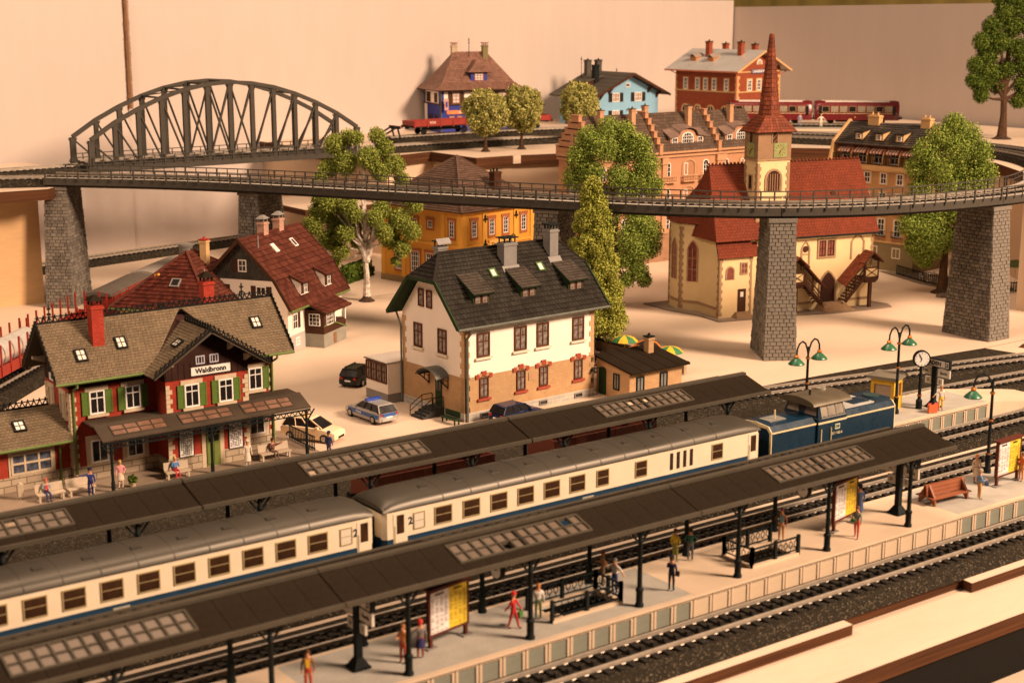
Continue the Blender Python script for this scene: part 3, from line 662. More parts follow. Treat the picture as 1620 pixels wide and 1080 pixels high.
b = MB(); gutter(b,(gxr-.4,ey-.05,ez-.08),(xr,ey-.05,ez-.08)); b.build('gutter', pipe_g, st)
for x in (.22,13.85):
    b = MB().tube([(x,ey,ez-.1),(x,ey,ez-.35),(x,-.12,ez-.75),(x,-.12,.02)], .075, 8); b.build('downpipe', pipe_g, st)
# brackets under the eaves, pale timber
for x in (5.75,6.9,10.0,11.1):
    MB().prism([(-1.75,0),(-2.55,.42),(-2.55,.6),(-1.75,.45)],'x',-.1,.1).build('bracket', st_stone, st, (x,0,6.55 + (1.0 if x in (6.9,10.0) else .15)))
for y in (.3,3.9): MB().prism([(0,0),(-.85,.3),(-.85,.5),(0,.45)],'y',-.1,.1).build('bracket', st_stone, st, (0,y,7.0))
brk = brickmat('station_chimney_brick', (.42,.045,.02), (.34,.03,.014), (.2,.03,.02), .3,.13,.012)
chimney(st, 2.35,1.0,8.0,10.9,.38,.38,brk,roof_felt,'hood'); chimney(st, 10.9,3.2,8.2,11.2,.38,.38,brk,roof_felt,'hood')
nrm = (0,-(RZ-ez),(2.1-ey)); upd = (0,2.1-ey,RZ-ez)
for x, y in ((1.0,.25),(3.75,.62),(13.2,.75)):
    skylight(st, (x,y,mz(y)+.05), nrm, upd, .72, .9, lace, skyp)
gn = (-(gz-ge),0,gxm-gxl); gu = (gxm-gxl,0,gz-ge)
skylight(st, (6.9,-.9,ge+(gz-ge)*(6.9-gxl)/(gxm-gxl)+.05), gn, gu, .8, .7, lace, skyp)
Ff = Face(st,0,0); Fc = Face(st,5.6,-1.7); Fl = Face(st,0,4.2,-90); 
for F, x, z in ((Ff,1.75,4.2),(Ff,4.1,4.2),(Fc,1.75,4.15),(Fc,4.1,4.15),(Ff,12.65,4.15)):
    window(F, x, z, 1.0, 1.5, white, dglass, 2, 2, .09, .68, sill=1, sm=st_stone, shutters=.46, shm=shut_g); F.box('lintel', st_stone, x-.75, x+.75, z+1.5, z+1.78, .0, .07)
for F, x in ((Ff,1.75),(Ff,4.1),(Ff,12.65)): window(F, x, 1.05, 1.15, 1.5, white, dglass, 2, 1, .1, surround=.3, sm=st_stone)
for x in (1.0,3.1): window(Fl, x, 4.0, .8, 1.6, st_stone, mat('cream_blind', (.5,.42,.3), .6), 1, 1, .1, surround=.2, sm=st_stone); window(Fl, x, 1.2, .8, 1.5, st_stone, MATS['cream_blind'], 1, 1, .1, surround=.2, sm=st_stone)
for x in (2.3,3.25): window(Fc, x+.1, 6.85, .62, .55, mat('bluish_white', (.42,.42,.48), .5), dglass, 3, 1, .07, bars=.05)
quoins(Ff, 0, .95, WZ, st_stone, side=1); quoins(Ff, 14, .95, WZ, st_stone, side=-1); quoins(Fl, 4.2, .95, WZ, st_stone, side=-1); quoins(Fl, 0, .95, WZ, st_stone, side=1)
quoins(Fc, 0, .95, WZ, st_stone, side=1); quoins(Fc, 5.7, .95, WZ, st_stone, side=-1)
# door and timetables
d = MB(); d.prism(arch_pts(1.55,3.15,6,rise=.35),'y',-.06,.02); o = Fc.put('door_surround', d.mesh('door_surround', st_stone), 3.05, 0)
d = MB().box(-.48,.48,-.1,-.061,.05,2.75)
for s in (-1,1): d.box(s*.24-.2,s*.24+.2,-.13,-.1,.2,1.5)
dr = Fc.put('door', d.mesh('door', mat('door_green', (.13,.17,.035), .5)), 3.05, 0); b = MB(); b.box(-.4,.4,-.115,-.101,1.65,2.65); put('pane', b.mesh('pane', dglass), dr)
b = MB(); ring(b,-.44,.44,1.6,2.7,.06,.1,.14); b.box(-.02,.02,-.14,-.1,1.6,2.7); b.box(-.4,.4,-.14,-.1,2.12,2.17); put('glazing_bar', b.mesh('glazing_bar', MATS['door_green']), dr)
ink = mat('ink_black', (.015,.013,.012), .6)
def print_rows(F, x0, x1, z0, z1, d, rows, cols, parent, seed=1, m=ink):
    b = MB(); r = random.Random(seed); cw = (x1-x0)/cols; rh = (z1-z0)/rows
    for c in range(cols):
        for k in range(rows):
            if r.random() < .12: continue
            xx = x0+c*cw+cw*.08; L = cw*r.uniform(.45,.84); b.box(xx-x0, xx-x0+L, -.008, 0, k*rh+rh*.3, k*rh+rh*.7)
    return F.put('print', b.mesh('print', m), x0, z0, d, parent=parent)
def poster(F, x, z, w, h, title, seed):
    o = F.box('timetable', mat('paper_white', (.72,.70,.66), .6, var=.03), x, x+w, z, z+h, .01, .05)
    p = put('lettering', text_mesh(title, .21, ink, .012), o, (w/2,-.046,h-.17)); 
    b = MB(); r = random.Random(seed)
    for c in range(6):
        for k in range(13):
            if r.random() < .2: continue
            b.box(.08+c*(w-.16)/6, .08+c*(w-.16)/6+(w-.16)/6*r.uniform(.4,.85), -.052,-.04,.12+k*(h-.55)/13,.12+k*(h-.55)/13+.06)
    b.build('print', ink, o, kind='stuff'); ring_ = MB(); ring(ring_,-.04,w+.04,-.04,h+.04,.05,-.01,.06); ring_.build('frame', ink, o)
poster(Fc, .75, .95, .95, 1.95, 'Abfahrt', 2); poster(Fc, 4.2, .95, .95, 1.95, 'Ankunft', 3)
s = Fc.box('name_board', MATS['paper_white'], 1.75, 4.45, 6.15, 6.68, .02, .08); put('lettering', text_mesh('Waldbronn', .46, ink, .018), s, (1.35,-.065,.265))
s = Fl.box('name_board', MATS['paper_white'], 1.0, 3.4, 6.05, 6.5, .02, .08); put('lettering', text_mesh('Waldbronn', .38, ink, .015), s, (1.2,-.065,.22))
# canopy of the station
kz0, kz1, ky0, ky1, kx0, kx1 = 3.3, 3.98, -3.3, -1.76, .75, 15.0
cn = MB(); cn.hexa([(kx0,ky0,kz0-.08),(kx1,ky0,kz0-.08),(kx1,ky1,kz1-.08),(kx0,ky1,kz1-.08),(kx0,ky0,kz0),(kx1,ky0,kz0),(kx1,ky1,kz1),(kx0,ky1,kz1)])
kb = mat('canopy_brown_felt', (.05,.037,.026), .6, var=.2, scale=.8); cn.box(kx0,5.5,ky1,-.05,kz1-.2,kz1-.1); cn.box(11.4,kx1,ky1,-.05,kz1-.2,kz1-.1)
cn = cn.build('canopy_roof', kb, st)
for gx in (1.6,6.1,10.4):
    f = MB(); z_ = lambda v: kz0+(kz1-kz0)*v; y_ = lambda v: ky0+(ky1-ky0)*v
    def rc(b, xa, xb, va, vb, l0, l1): b.hexa([(xa,y_(va),z_(va)+l0),(xb,y_(va),z_(va)+l0),(xb,y_(vb),z_(vb)+l0),(xa,y_(vb),z_(vb)+l0),(xa,y_(va),z_(va)+l1),(xb,y_(va),z_(va)+l1),(xb,y_(vb),z_(vb)+l1),(xa,y_(vb),z_(vb)+l1)])
    for va, vb in ((.2,.25),(.49,.53),(.78,.83)): rc(f,gx,gx+3.6,va,vb,-.02,.05)
    for k in range(5): rc(f,gx+k*.88,gx+k*.88+.08,.25,.78,-.02,.055)
    fo = f.build('skylight_frame', kb, cn)
    for k in range(4):
        for va, vb in ((.25,.49),(.53,.78)):
            q = MB(); rc(q,gx+k*.88+.08,gx+k*.88+.88,va,vb,-.02,.018); put('pane', q.mesh('pane', mat('brown_pane', (.16,.085,.055), .3, var=.4, scale=1.5)), fo)
b = MB(); b.bar((kx0,ky0+.1,kz0-.2),(kx1,ky0+.1,kz0-.2),.08,.1); b.bar((kx0,ky0+.1,kz0-.5),(kx1,ky0+.1,kz0-.5),.06,.07)
for k in range(34): x = kx0+.1+k*.42; b.bar((x,ky0+.1,kz0-.5),(x+.21,ky0+.1,kz0-.2),.05,.05,up=(0,1,0)); b.bar((x+.21,ky0+.1,kz0-.2),(x+.42,ky0+.1,kz0-.5),.05,.05,up=(0,1,0))
b.build('lattice_beam', iron, st)
for x in (1.3,7.9,14.7):
    b = MB().lathe([(.13,0),(.13,.6),(.1,.7),(.09,kz0-.2)],(x,ky0+.12,0),8); b.bar((x-.6,ky0+.1,kz0-.2),(x,ky0+.1,kz0-1.0),.07,.08); b.bar((x+.6,ky0+.1,kz0-.2),(x,ky0+.1,kz0-1.0),.07,.08); b.build('canopy_post', iron, st)
# single storey wing
wallbox(st,-11,-.002,.35,4.0,.95,3.05,brick_r); wallbox(st,-11,-.05,.31,4.04,0,.95,stone_w,'stone_base')
Fw = Face(st,-11,.35); window(Fw, 8.55, 1.05, 2.6, 1.35, st_stone, mat('shop_pane', (.06,.07,.10), .2, var=.9, scale=3), 3, 2, .13, .52, surround=.14, sm=st_stone, bars=.12)
tiled(st, [(-11.6,-.45,2.9),(-.05,-.45,2.9),(-.05,2.1,4.7),(-11.6,2.1,4.7)], slate, .27, .22, .04, under=slate_u); tiled(st, [(-.05,4.7,2.9),(-11.6,4.7,2.9),(-11.6,2.1,4.7),(-.05,2.1,4.7)], slate, .5, .4, .045, under=slate_u)
lacework(st, (-11.6,2.1,4.75),(-.6,2.1,4.75)); b = MB(); gutter(b,(-11.6,-.5,2.85),(-.1,-.5,2.85)); b.build('gutter', pipe_g, st)
b = MB().tube([(-.7,-.45,2.8),(-.7,.2,2.5),(-.7,.2,.02)],.07,8); b.build('downpipe', pipe_g, st)
for x in (-4.6,-2.9): skylight(st,(x,.9,2.9+1.8*(1.35/2.55)+.05),(0,-1.8,2.55),(0,2.55,1.8),.75,.85,lace,skyp)
# ---------- white house with brick ground floor
brick_t = brickmat('tan_brick', (.46,.29,.145), (.41,.25,.125), (.30,.20,.11), .3, .12, .01, .4)
stone_g = brickmat('grey_foundation', (.40,.38,.34), (.33,.31,.28), (.52,.48,.42), .9, .3, .025, .6)
tile_k = mat('tile_charcoal', (.024,.021,.017), .55, var=.35, scale=.6, island=.35, spec=.3); trim_g = mat('dark_green_trim', (.018,.035,.014), .5, var=.2)
win_b = mat('window_brown', (.10,.035,.016), .5, var=.2); curtain = mat('pane_with_curtain', (.012,.009,.009), .15, scale=3.2, col2=(.34,.28,.24)); redbr = mat('red_brick_trim', (.30,.05,.028), .6, var=.2)
white_r = mat('white_render', (.80,.73,.65), .75, var=.04, scale=.6, bump=.1, bscale=20)
wh = thing('white_house', 'white house with tan brick ground floor, charcoal half hipped roof and three dormers', 'house', (60.82,89.88,0), 3)
WL, WW = 12.9, 8.0
wallbox(wh,0,WL,0,WW,0,.62,stone_g,'stone_base'); wallbox(wh,.03,WL-.03,.03,WW-.03,.62,3.3,brick_t)
wallbox(wh,.06,WL-.06,.06,WW-.06,3.3,7.25,white_r)
b = MB(); b.prism([(.06,7.25),(WW-.06,7.25),(5.4,10.3),(2.6,10.3)],'x',.06,WL-.06); b.build('gable_wall', white_r, wh)
ez, rz_, hz = 7.18, 12.1, 10.3; yf = -.55; yb = WW+.55; xa, xb = -.95, WL+.95; my = WW/2
yh = yf+(hz-ez)/(rz_-ez)*(my-yf); yh2 = WW-yh; x1, x2 = .75, WL-.75
kw = dict(tw=.33, th=.4, lift=.075, under=trim_g)
tiled(wh,[(xa,yf,ez),(xb,yf,ez),(xb,yh,hz),(xa,yh,hz)],tile_k,**kw); tiled(wh,[(xa,yh,hz),(xb,yh,hz),(x2,my,rz_),(x1,my,rz_)],tile_k,**kw)
tiled(wh,[(xb,yb,ez),(xa,yb,ez),(xa,yh2,hz),(xb,yh2,hz)],tile_k,**kw); tiled(wh,[(xb,yh2,hz),(xa,yh2,hz),(x1,my,rz_),(x2,my,rz_)],tile_k,**kw)
tiled(wh,[(xa,yh2,hz),(xa,yh,hz),(x1,my,rz_),(x1,my,rz_)],tile_k,**kw); tiled(wh,[(xb,yh,hz),(xb,yh2,hz),(x2,my,rz_),(x2,my,rz_)],tile_k,**kw)
for x in (xa,xb):
    b = MB(); b.bar((x,yf,ez),(x,yh,hz),.12,.3); b.bar((x,yb,ez),(x,yh2,hz),.12,.3); b.bar((x,yh,hz-.05),(x,yh2,hz-.05),.12,.25); b.build('barge_board', trim_g, wh)
gut = mat('zinc_gutter', (.13,.14,.12), .45, .3, .15)
b = MB(); gutter(b,(xa,yf-.06,ez-.05),(xb,yf-.06,ez-.05),.11); b.build('gutter', gut, wh); b = MB(); gutter(b,(xa,yb+.06,ez-.05),(xb,yb+.06,ez-.05),.11); b.build('gutter', gut, wh)
MB().tube([(.3,yf,ez-.1),(.3,yf+.15,ez-.45),(.22,-.12,ez-.85),(.22,-.12,0)],.1,8).build('downpipe', gut, wh); MB().tube([(-.12,WW+.5,ez-.1),(-.12,WW-.1,ez-1.1),(-.12,WW-.1,0)],.08,8).build('downpipe', gut, wh)
b = MB(); b.bar((x1,my,rz_+.03),(x2,my,rz_+.03),.25,.14)
for xe, xr_ in ((xa,x1),(xb,x2)): b.bar((xe,yh,hz+.03),(xr_,my,rz_+.03),.2,.14); b.bar((xe,yh2,hz+.03),(xr_,my,rz_+.03),.2,.14)
b.build('ridge_tile', tile_k, wh)
Wf = Face(wh,.06,.06); WfB = Face(wh,.03,.03); Wf0 = Face(wh,0,0); Wl = Face(wh,.06,WW-.06,-90)
for x in (1.75,5.3,7.5,11.1): window(Wf, x, 4.72, 1.2, 1.85, win_b, curtain, 2, 2, .12, .64, sill=1, sm=cream)
for x in (1.8,5.36,7.6,11.15):
    o = window(WfB, x, 1.62, .85, 1.55, win_b, curtain, 2, 2, .09, .66)
    for k, (dx, dz) in enumerate(((-.62,0),(0,.16),(.62,0))): put('brick_trim', shared(('btr', k == 1), lambda: MB().box(-.16 if k != 1 else -.22,.16 if k != 1 else .22,-.1,0,0,.3 if k != 1 else .36).mesh('brick_trim', redbr)), o, (dx,0,1.6+dz-.1))
    put('brick_sill', shared('bsill', lambda: MB().box(-.62,.62,-.16,0,-.22,-.05).mesh('brick_sill', redbr)), o)
    for s in (-1,1): put('arch_stone', shared(('arst',s), lambda: MB().hexa([(-.24,-.07,0),(.24,-.07,0),(.24,0,0),(-.24,0,0),(-.24,-.07,.24),(.24,-.07,.24),(.24,0,.24),(-.24,0,.24)]).mesh('arch_stone', brick_t)), o, (s*.36,0,1.62))
for x in (1.85,5.5,7.6,11.2): window(Wf0, x, .12, .8, .36, grey_m, dglass, 1, 1, .06)
for x in (1.55,2.6): window(Wl, x+1.0, 7.95, .72, 1.35, win_b, curtain, 1, 2, .1, .66)
for x in (2.1,5.2): window(Wl, x, 4.75, 1.1, 1.85, win_b, curtain, 2, 2, .12, .64, sill=1, sm=cream)
quoins(Wf, 0, .62, 7.1, mat('tan_quoin', (.47,.30,.155), .7), .5,.32,.42,1,.03); quoins(Wf, WL-.12, .62, 7.1, MATS['tan_quoin'], .5,.32,.42,-1,.03); quoins(Wl, WW-.12, .62, 7.1, MATS['tan_quoin'], .5,.32,.42,-1,.03); quoins(Wl, 0, .62, 7.1, MATS['tan_quoin'], .5,.32,.42,1,.03)
pq = Wf.box('wall_plaque', mat('plaque_tan', (.36,.26,.14), .6), 6.1, 6.75, 2.25, 2.85, .0, .08); b = MB().cyl((.33,-.09,.3),(.33,-.06,.3),.2,.2,12); b.build('medallion', mat('medallion_pink', (.45,.2,.14), .6), pq)
# entrance: door, curved canopy, steps
dr = Wl.box('door', mat('door_dark_green', (.02,.035,.016), .4), 4.3, 5.15, .62, 2.9, .0, .07); MB().box(.1,.36,-.09,-.07,1.2,2.0).box(.48,.74,-.09,-.07,1.2,2.0).build('pane', dglass, dr)
b = MB(); N_ = 10
for i in range(N_):
    t0, t1 = math.pi*(.12+.76*i/N_), math.pi*(.12+.76*(i+1)/N_); P0 = (1.45*math.cos(t0), 1.0*math.sin(t0)); P1 = (1.45*math.cos(t1), 1.0*math.sin(t1))
    b.hexa([(P0[0],-1.25,P0[1]-.06),(P1[0],-1.25,P1[1]-.06),(P1[0],0,P1[1]-.06),(P0[0],0,P0[1]-.06),(P0[0],-1.25,P0[1]),(P1[0],-1.25,P1[1]),(P1[0],0,P1[1]),(P0[0],0,P0[1])])
pc = Wl.put('porch_roof', b.mesh('porch_roof', mat('porch_zinc', (.10,.105,.095), .45, .2), True), 4.7, 2.72)
for s in (-1,1):
    b = MB(); b.bar((s*1.2,0,-.55),(s*1.2,-1.0,.32),.07,.08); b.bar((s*1.2,-.03,-.6),(s*1.2,-.03,.4),.07,.08,up=(0,1,0)); b.bar((s*1.2,0,.3),(s*1.2,-1.1,.3),.07,.08); b.bar((s*1.2,-.5,-.1),(s*1.2,-.5,.3),.06,.06,up=(0,1,0)); b.bar((s*1.2,0,.0),(s*1.2,-.6,.3),.05,.05); put('porch_bracket', b.mesh('porch_bracket', iron), pc)
b = MB()
for k in range(4): b.box(-.75,.75,-1.1-k*.33,-.01 if k == 0 else -1.1-(k-1)*.33,0,.62-k*.15)
sp = Wl.put('entrance_steps', b.mesh('entrance_steps', mat('step_dark', (.045,.042,.038), .7, var=.2)), 4.7, 0)
for s in (-1,1):
    b = MB(); q = [(s*.7,-.15,1.5),(s*.7,-1.1,1.5),(s*.7,-2.2,.85)]; b.tube(q,.035,6); b.tube([(p[0],p[1],p[2]-.4) for p in q],.03,6)
    for p in q: b.tube([p,(p[0],p[1],.1)],.035,6)
    b.build('handrail', iron, sp)
# dormers
for x in (2.2,6.75,11.5):
    d_ = wh; z0, z1 = 8.15, 9.4; yfr = .75; yb_ = yf+(10.35-ez)/(rz_-ez)*(my-yf)
    b = MB(); b.prism([(yfr,z0-.4),(yfr,z1),(yb_,10.4),(yfr+1.1,9.0)],'x',x-.78,x+.78); dm = b.build('dormer', trim_g, wh)
    tiled(dm,[(x-1.0,yfr-.4,z1-.02),(x+1.0,yfr-.4,z1-.02),(x+1.0,yb_+.15,10.6),(x-1.0,yb_+.15,10.6)],mat('tile_dormer', (.055,.045,.036), .5, var=.25, scale=.6, island=.4),.25,.3,.06,under=trim_g)
    for s in (-.34,.34):
        o = put('window', shared('dormwin', lambda: (lambda b: (ring(b,-.3,.3,0,.95,.08,-.02,.05), b)[1])(MB()).mesh('window', win_b)), wh, (x+s,yfr,z0+.15)); MB().box(-.24,.24,-.02,.0,.06,.9).build('pane', curtain, o)
sg = (0,-(rz_-ez),my-yf); su = (0,my-yf,rz_-ez); zs = lambda y: ez+(rz_-ez)*(y-yf)/(my-yf)
for x in (4.55,9.2): skylight(wh,(x,2.35,zs(2.35)+.06),sg,su,.62,.8,mat('skylight_green', (.06,.12,.035), .5),skyp,1)
for x, y, zt, a, bb in ((1.6,5.0,12.45,.42,.3),(6.45,3.0,12.5,.62,.42),(11.0,3.2,13.1,.42,.42)):
    c_ = chimney(wh,x,y,zs(min(y,WW-y))-.6,zt,a,bb,grey_m,iron,'flat'); MB().hexa([(x-a-.2,y-bb-.28,zs(y-bb-.28)+.05),(x+a+.2,y-bb-.28,zs(y-bb-.28)+.05),(x+a+.2,y-bb+.02,zs(y-bb)+.05),(x-a-.2,y-bb+.02,zs(y-bb)+.05),(x-a-.2,y-bb-.28,zs(y-bb-.28)+.13),(x+a+.2,y-bb-.28,zs(y-bb-.28)+.13),(x+a+.2,y-bb+.02,zs(y-bb)+.2),(x-a-.2,y-bb+.02,zs(y-bb)+.2)]).build('flashing', grey_m, c_)
# glazed bay behind the gable
wallbox(wh,-.1,-0.0-1e-3,0,0.001,0,.001,white_r,'bay_footing') if False else None
bay = MB(); bay.box(-1.35,2.2,WW,WW+3.0,.75,3.15); bay.build('bay_wall', white_r, wh); wallbox(wh,-1.38,2.2,WW+.001,WW+3.03,0,.75,grey_m,'bay_base'); MB().box(-1.5,2.3,WW-.02,WW+3.15,3.15,3.2).build('bay_roof_edge', mat('bay_roof_dark', (.06,.05,.04), .6), wh); MB().box(-1.42,2.25,WW-.01,WW+3.08,3.2,3.27).build('bay_roof', white_r, wh)
Fb = Face(wh,-1.35,WW+3.0,-90); Fb2 = Face(wh,-1.35,WW,0)
for k in range(4): window(Fb,.4+k*.72,1.55,.7,1.5,win_b,curtain,2,2,.08,.6)
bn = thing('garden_bench','dark green bench against the tan brick wall beside the steps','bench',(60.0,91.2,0),-84)
MB().box(0,1.7,-.5,0,.38,.46).build('seat',trim_g,bn); MB().box(0,1.7,-.02,.06,.5,.95).build('backrest',trim_g,bn)
for x in (.1,1.5):
    for y in (-.45,-.05): MB().box(x,x+.1,y,y+.08,0,.38).build('leg',trim_g,bn)
# ---------- annex with the beer garden
an = thing('brick_annex','small tan brick annex with dark lean to roof beside the white house','shed',(74.3,87.2,0),2)
b = MB(); b.prism([(0,0),(3.9,0),(3.9,3.0),(0,2.35)],'x',.2,5.8); b.build('wall',brick_t,an)
b = MB(); b.prism([(-.55,2.28),(4.0,3.05),(4.0,3.2),(-.55,2.42)],'x',-.1,6.2); rf = b.build('roof',roof_felt,an)
for k in range(1,5): put('felt_seam', shared('fseam', lambda: MB().hexa([(0,-.55,2.4),(.06,-.55,2.4),(.06,4.0,3.18),(0,4.0,3.18),(0,-.55,2.45),(.06,-.55,2.45),(.06,4.0,3.23),(0,4.0,3.23)]).mesh('felt_seam',roof_felt)), rf, (-.1+k*1.25,0,0))
Fa = Face(an,.2,0); Fal = Face(an,.2,3.9,-90)
for x in (1.1,3.6): window(Fa,x,.7,.8,1.2,iron,mat('pane_grey',(.16,.17,.16),.2,var=.4),2,1,.08)
window(Fal,2.4,.7,.7,1.3,iron,MATS['pane_grey'],2,1,.08); b = MB(); b.prism(arch_pts(.85,2.2,6,rise=.2),'y',-.05,.02); Fal.put('door',b.mesh('door',trim_g),.75,.05)
chimney(an,4.6,2.6,2.4,4.2,.28,.28,brick_t,iron,'stub')
b = MB(); b.bar((-.02,3.2,2.2),(-.8,3.2,2.3),.05,.05); b.cyl((-.8,3.2,2.28),(-.8,3.2,2.05),.05,.2,8); b.build('wall_lamp',iron,an)
bgm = mat('terrace_wall',(.34,.25,.17),.8,var=.15)
tw_ = thing('terrace_wall','low tan terrace wall around the parasols beside the white house','wall',(0,0,0)); MB().hexa([(84.2,91.6,0),(84.5,91.6,0),(84.6,103.3,0),(84.3,103.3,0),(84.2,91.6,.95),(84.5,91.6,.95),(84.6,103.3,.95),(84.3,103.3,.95)]).build('wall',bgm,tw_); MB().hexa([(74.5,102.9,0),(84.2,103.0,0),(84.2,103.3,0),(74.5,103.2,0),(74.5,102.9,.95),(84.2,103.0,.95),(84.2,103.3,.95),(74.5,103.2,.95)]).build('wall',bgm,tw_); MB().box(84.05,84.72,91.5,103.4,.95,1.05).build('coping',roof_felt,tw_)
struct(MB().box(74.6,84.1,91.4,102.85,0,.1).build('terrace_floor',mat('terrace_floor',(.20,.14,.10),.8,var=.3,scale=2)))
# ---------- two maroon roofed houses behind the station
tile_m = mat('tile_maroon', (.085,.026,.017), .45, var=.35, scale=.7, island=.45, spec=.3); tile_m2 = mat('tile_maroon_deep', (.07,.016,.010), .5, var=.45, scale=.6, island=.5)  # tile_m2: darker, redder maroon for one slope of the pyramid roof
yel = mat('yellow_render', (.60,.40,.14), .7, var=.06)
hp = thing('hip_roof_house','low yellow walled house with broad maroon pyramid roof behind the station','house',(53.8+.35,118.5+.75,0),37)
wallbox(hp,0,12.2,0,8.7,0,4.5,yel); e0 = -.7; ez = 4.35; ax, ay, az = 4.4, 4.35, 8.75; x9, y9 = 12.9, 9.4; kw = dict(tw=.42, th=.5, lift=.08, under=darkwood)
tiled(hp,[(e0,e0,ez),(x9,e0,ez),(ax+1.0,ay,az),(ax,ay,az)],tile_m,**kw); tiled(hp,[(x9,e0,ez),(x9,y9,ez),(ax+1.0,ay,az),(ax+1.0,ay,az)],tile_m,**kw)
tiled(hp,[(x9,y9,ez),(e0,y9,ez),(ax,ay,az),(ax+1.0,ay,az)],tile_m,**kw); tiled(hp,[(e0,y9,ez),(e0,e0,ez),(ax,ay,az),(ax,ay,az)],tile_m2,**kw)
for p, q in (((e0,e0,ez),(ax,ay,az)),((x9,e0,ez),(ax+1.0,ay,az)),((x9,y9,ez),(ax+1.0,ay,az)),((e0,y9,ez),(ax,ay,az))): MB().bar(Vector(p)+Vector((0,0,.06)),Vector(q)+Vector((0,0,.06)),.24,.16).build('hip_tile',tile_m,hp)
for p, q in (((e0,e0,ez),(x9,e0,ez)),((e0,y9,ez),(e0,e0,ez))): b = MB(); gutter(b,(p[0]-.05,p[1]-.05,p[2]-.1),(q[0]-.05,q[1]-.05,q[2]-.1),.1); b.build('gutter',pipe_g,hp)
chimney(hp,5.6,3.2,6.5,9.7,.32,.32,mat('chimney_cream',(.55,.36,.17),.7),red_m,'stub')
skylight(hp,(1.6,4.0,ez+(az-ez)*(1.6-e0)/(ax-e0)+.06),(-(az-ez),0,ax-e0),(ax-e0,0,az-ez),.9,.9,grey_m,dglass,1)
MB().prism([(-.3,0),(.3,0),(0,.9)],'x',-.35,.35).build('roof_vent',grey_m,hp,(6.2,1.0,5.75)); MB().tube([(3.2,2.1,6.7),(3.0,1.9,7.5)],.08).build('vent_pipe',grey_m,hp); MB().tube([(7.0,3.9,7.2),(7.0,3.9,8.6)],.04).build('aerial',grey_m,hp)
b = MB().box(1.45,1.75,5.6,5.72,7.0,7.18).box(1.5,1.65,5.9,6.0,6.9,7.1); b.build('loose_yellow_tile',mat('tile_yellow',(.6,.3,.05),.5),hp,kind='stuff')
Fh = Face(hp,0,0); Fhl = Face(hp,0,8.7,-90)
for x in (2,4.5,7,10.2): window(Fh,x,1.6,1.0,1.5,white,dglass,2,2,.09,.66)
for x in (2,5.2,7.4): window(Fhl,x,1.6,1.0,1.5,white,dglass,2,2,.09,.66)
# mansard house
ms = thing('mansard_house','white house with steep maroon mansard roof, slate gable and brown porch','house',(61.05,117.9,0),34)
ML, MW = 10.6, 9.0; grey_r = mat('grey_render',(.40,.38,.36),.75,var=.06); slate_d = mat('slate_gable',(.055,.050,.042),.6,var=.35,scale=1.2,island=.3)
wallbox(ms,0,ML,0,MW,0,1.5,grey_r,'stone_base'); wallbox(ms,.03,ML-.03,.03,MW-.03,1.5,4.2,white_r)
zb_, rz2 = 6.55, 9.95; yb0 = 1.05; hw = MW/2
MB().prism([(.1,4.2),(MW-.1,4.2),(MW-1.1,6.4),(1.1,6.4)],'x',.03,ML-.03).build('gable_wall',white_r,ms); MB().prism([(1.1,6.4),(MW-1.1,6.4),(hw,rz2-.25)],'x',.03,ML-.03).build('gable_wall',slate_d,ms)
# slate scales on the gable
b = MB(); rr = random.Random(4)
for j in range(11):
    z = 6.4+j*.3; half = (hw-1.1)*(1-(z+.1-6.4)/(rz2-.25-6.4)); k = int(2*half/.3)
    for i in range(k+1):
        y = hw-half+(i+.5*(j%2))*.3
        if y > hw+half-.1: continue
        b.hexa([(-.02-rr.uniform(0,.02),y+.15,z),(-.02,y+.28,z+.18),(.02,y+.28,z+.18),(.02,y+.15,z),(-.02,y+.02,z+.18),(-.01,y+.15,z+.36),(.02,y+.15,z+.36),(.02,y+.02,z+.18)])
b.build('slate_scales',slate_d,ms,kind='stuff')
ov = .5; kw = dict(tw=.45, th=.5, lift=.085, under=darkwood)
tiled(ms,[(-ov,-.55,3.95),(ML+ov,-.55,3.95),(ML+ov,yb0,zb_),(-ov,yb0,zb_)],tile_m,**kw); tiled(ms,[(-ov,yb0-.12,zb_),(ML+ov,yb0-.12,zb_),(ML+ov,hw,rz2),(-ov,hw,rz2)],tile_m,**kw)
tiled(ms,[(ML+ov,MW+.55,3.95),(-ov,MW+.55,3.95),(-ov,MW-yb0,zb_),(ML+ov,MW-yb0,zb_)],tile_m,**kw); tiled(ms,[(ML+ov,MW-yb0+.12,zb_),(-ov,MW-yb0+.12,zb_),(-ov,hw,rz2),(ML+ov,hw,rz2)],tile_m,**kw)
for x in (-ov,ML+ov):
    for p, q in (((x,-.55,3.95),(x,yb0,zb_)),((x,yb0,zb_),(x,hw,rz2)),((x,MW+.55,3.95),(x,MW-yb0,zb_)),((x,MW-yb0,zb_),(x,hw,rz2))): MB().bar(p,q,.1,.28).build('barge_board',darkwood,ms)
MB().bar((-ov,hw,rz2+.05),(ML+ov,hw,rz2+.05),.3,.16).build('ridge_tile',tile_m,ms); b = MB(); gutter(b,(-ov,-.62,3.88),(ML+ov,-.62,3.88),.1); b.build('gutter',pipe_g,ms)
for x in (3.0,7.6):
    dm = MB().prism([(-.15,4.9),(-.15,6.1),(1.5,6.75),(.9,5.8)],'x',x-.75,x+.75).build('dormer',white_r,ms)
    tiled(dm,[(x-.95,-.5,6.05),(x+.95,-.5,6.05),(x+.95,1.6,6.95),(x-.95,1.6,6.95)],tile_m,.4,.4,.07,under=darkwood)
    Fd = Face(ms,x-.75,-.15); window(Fd,.75,5.0,.62,.95,white,dglass,2,2,.07)
    for s in (-.52,.52): Fd.box('shutter',darkwood,.75+s-.2,.75+s+.2,5.0,5.95,.0,.06)
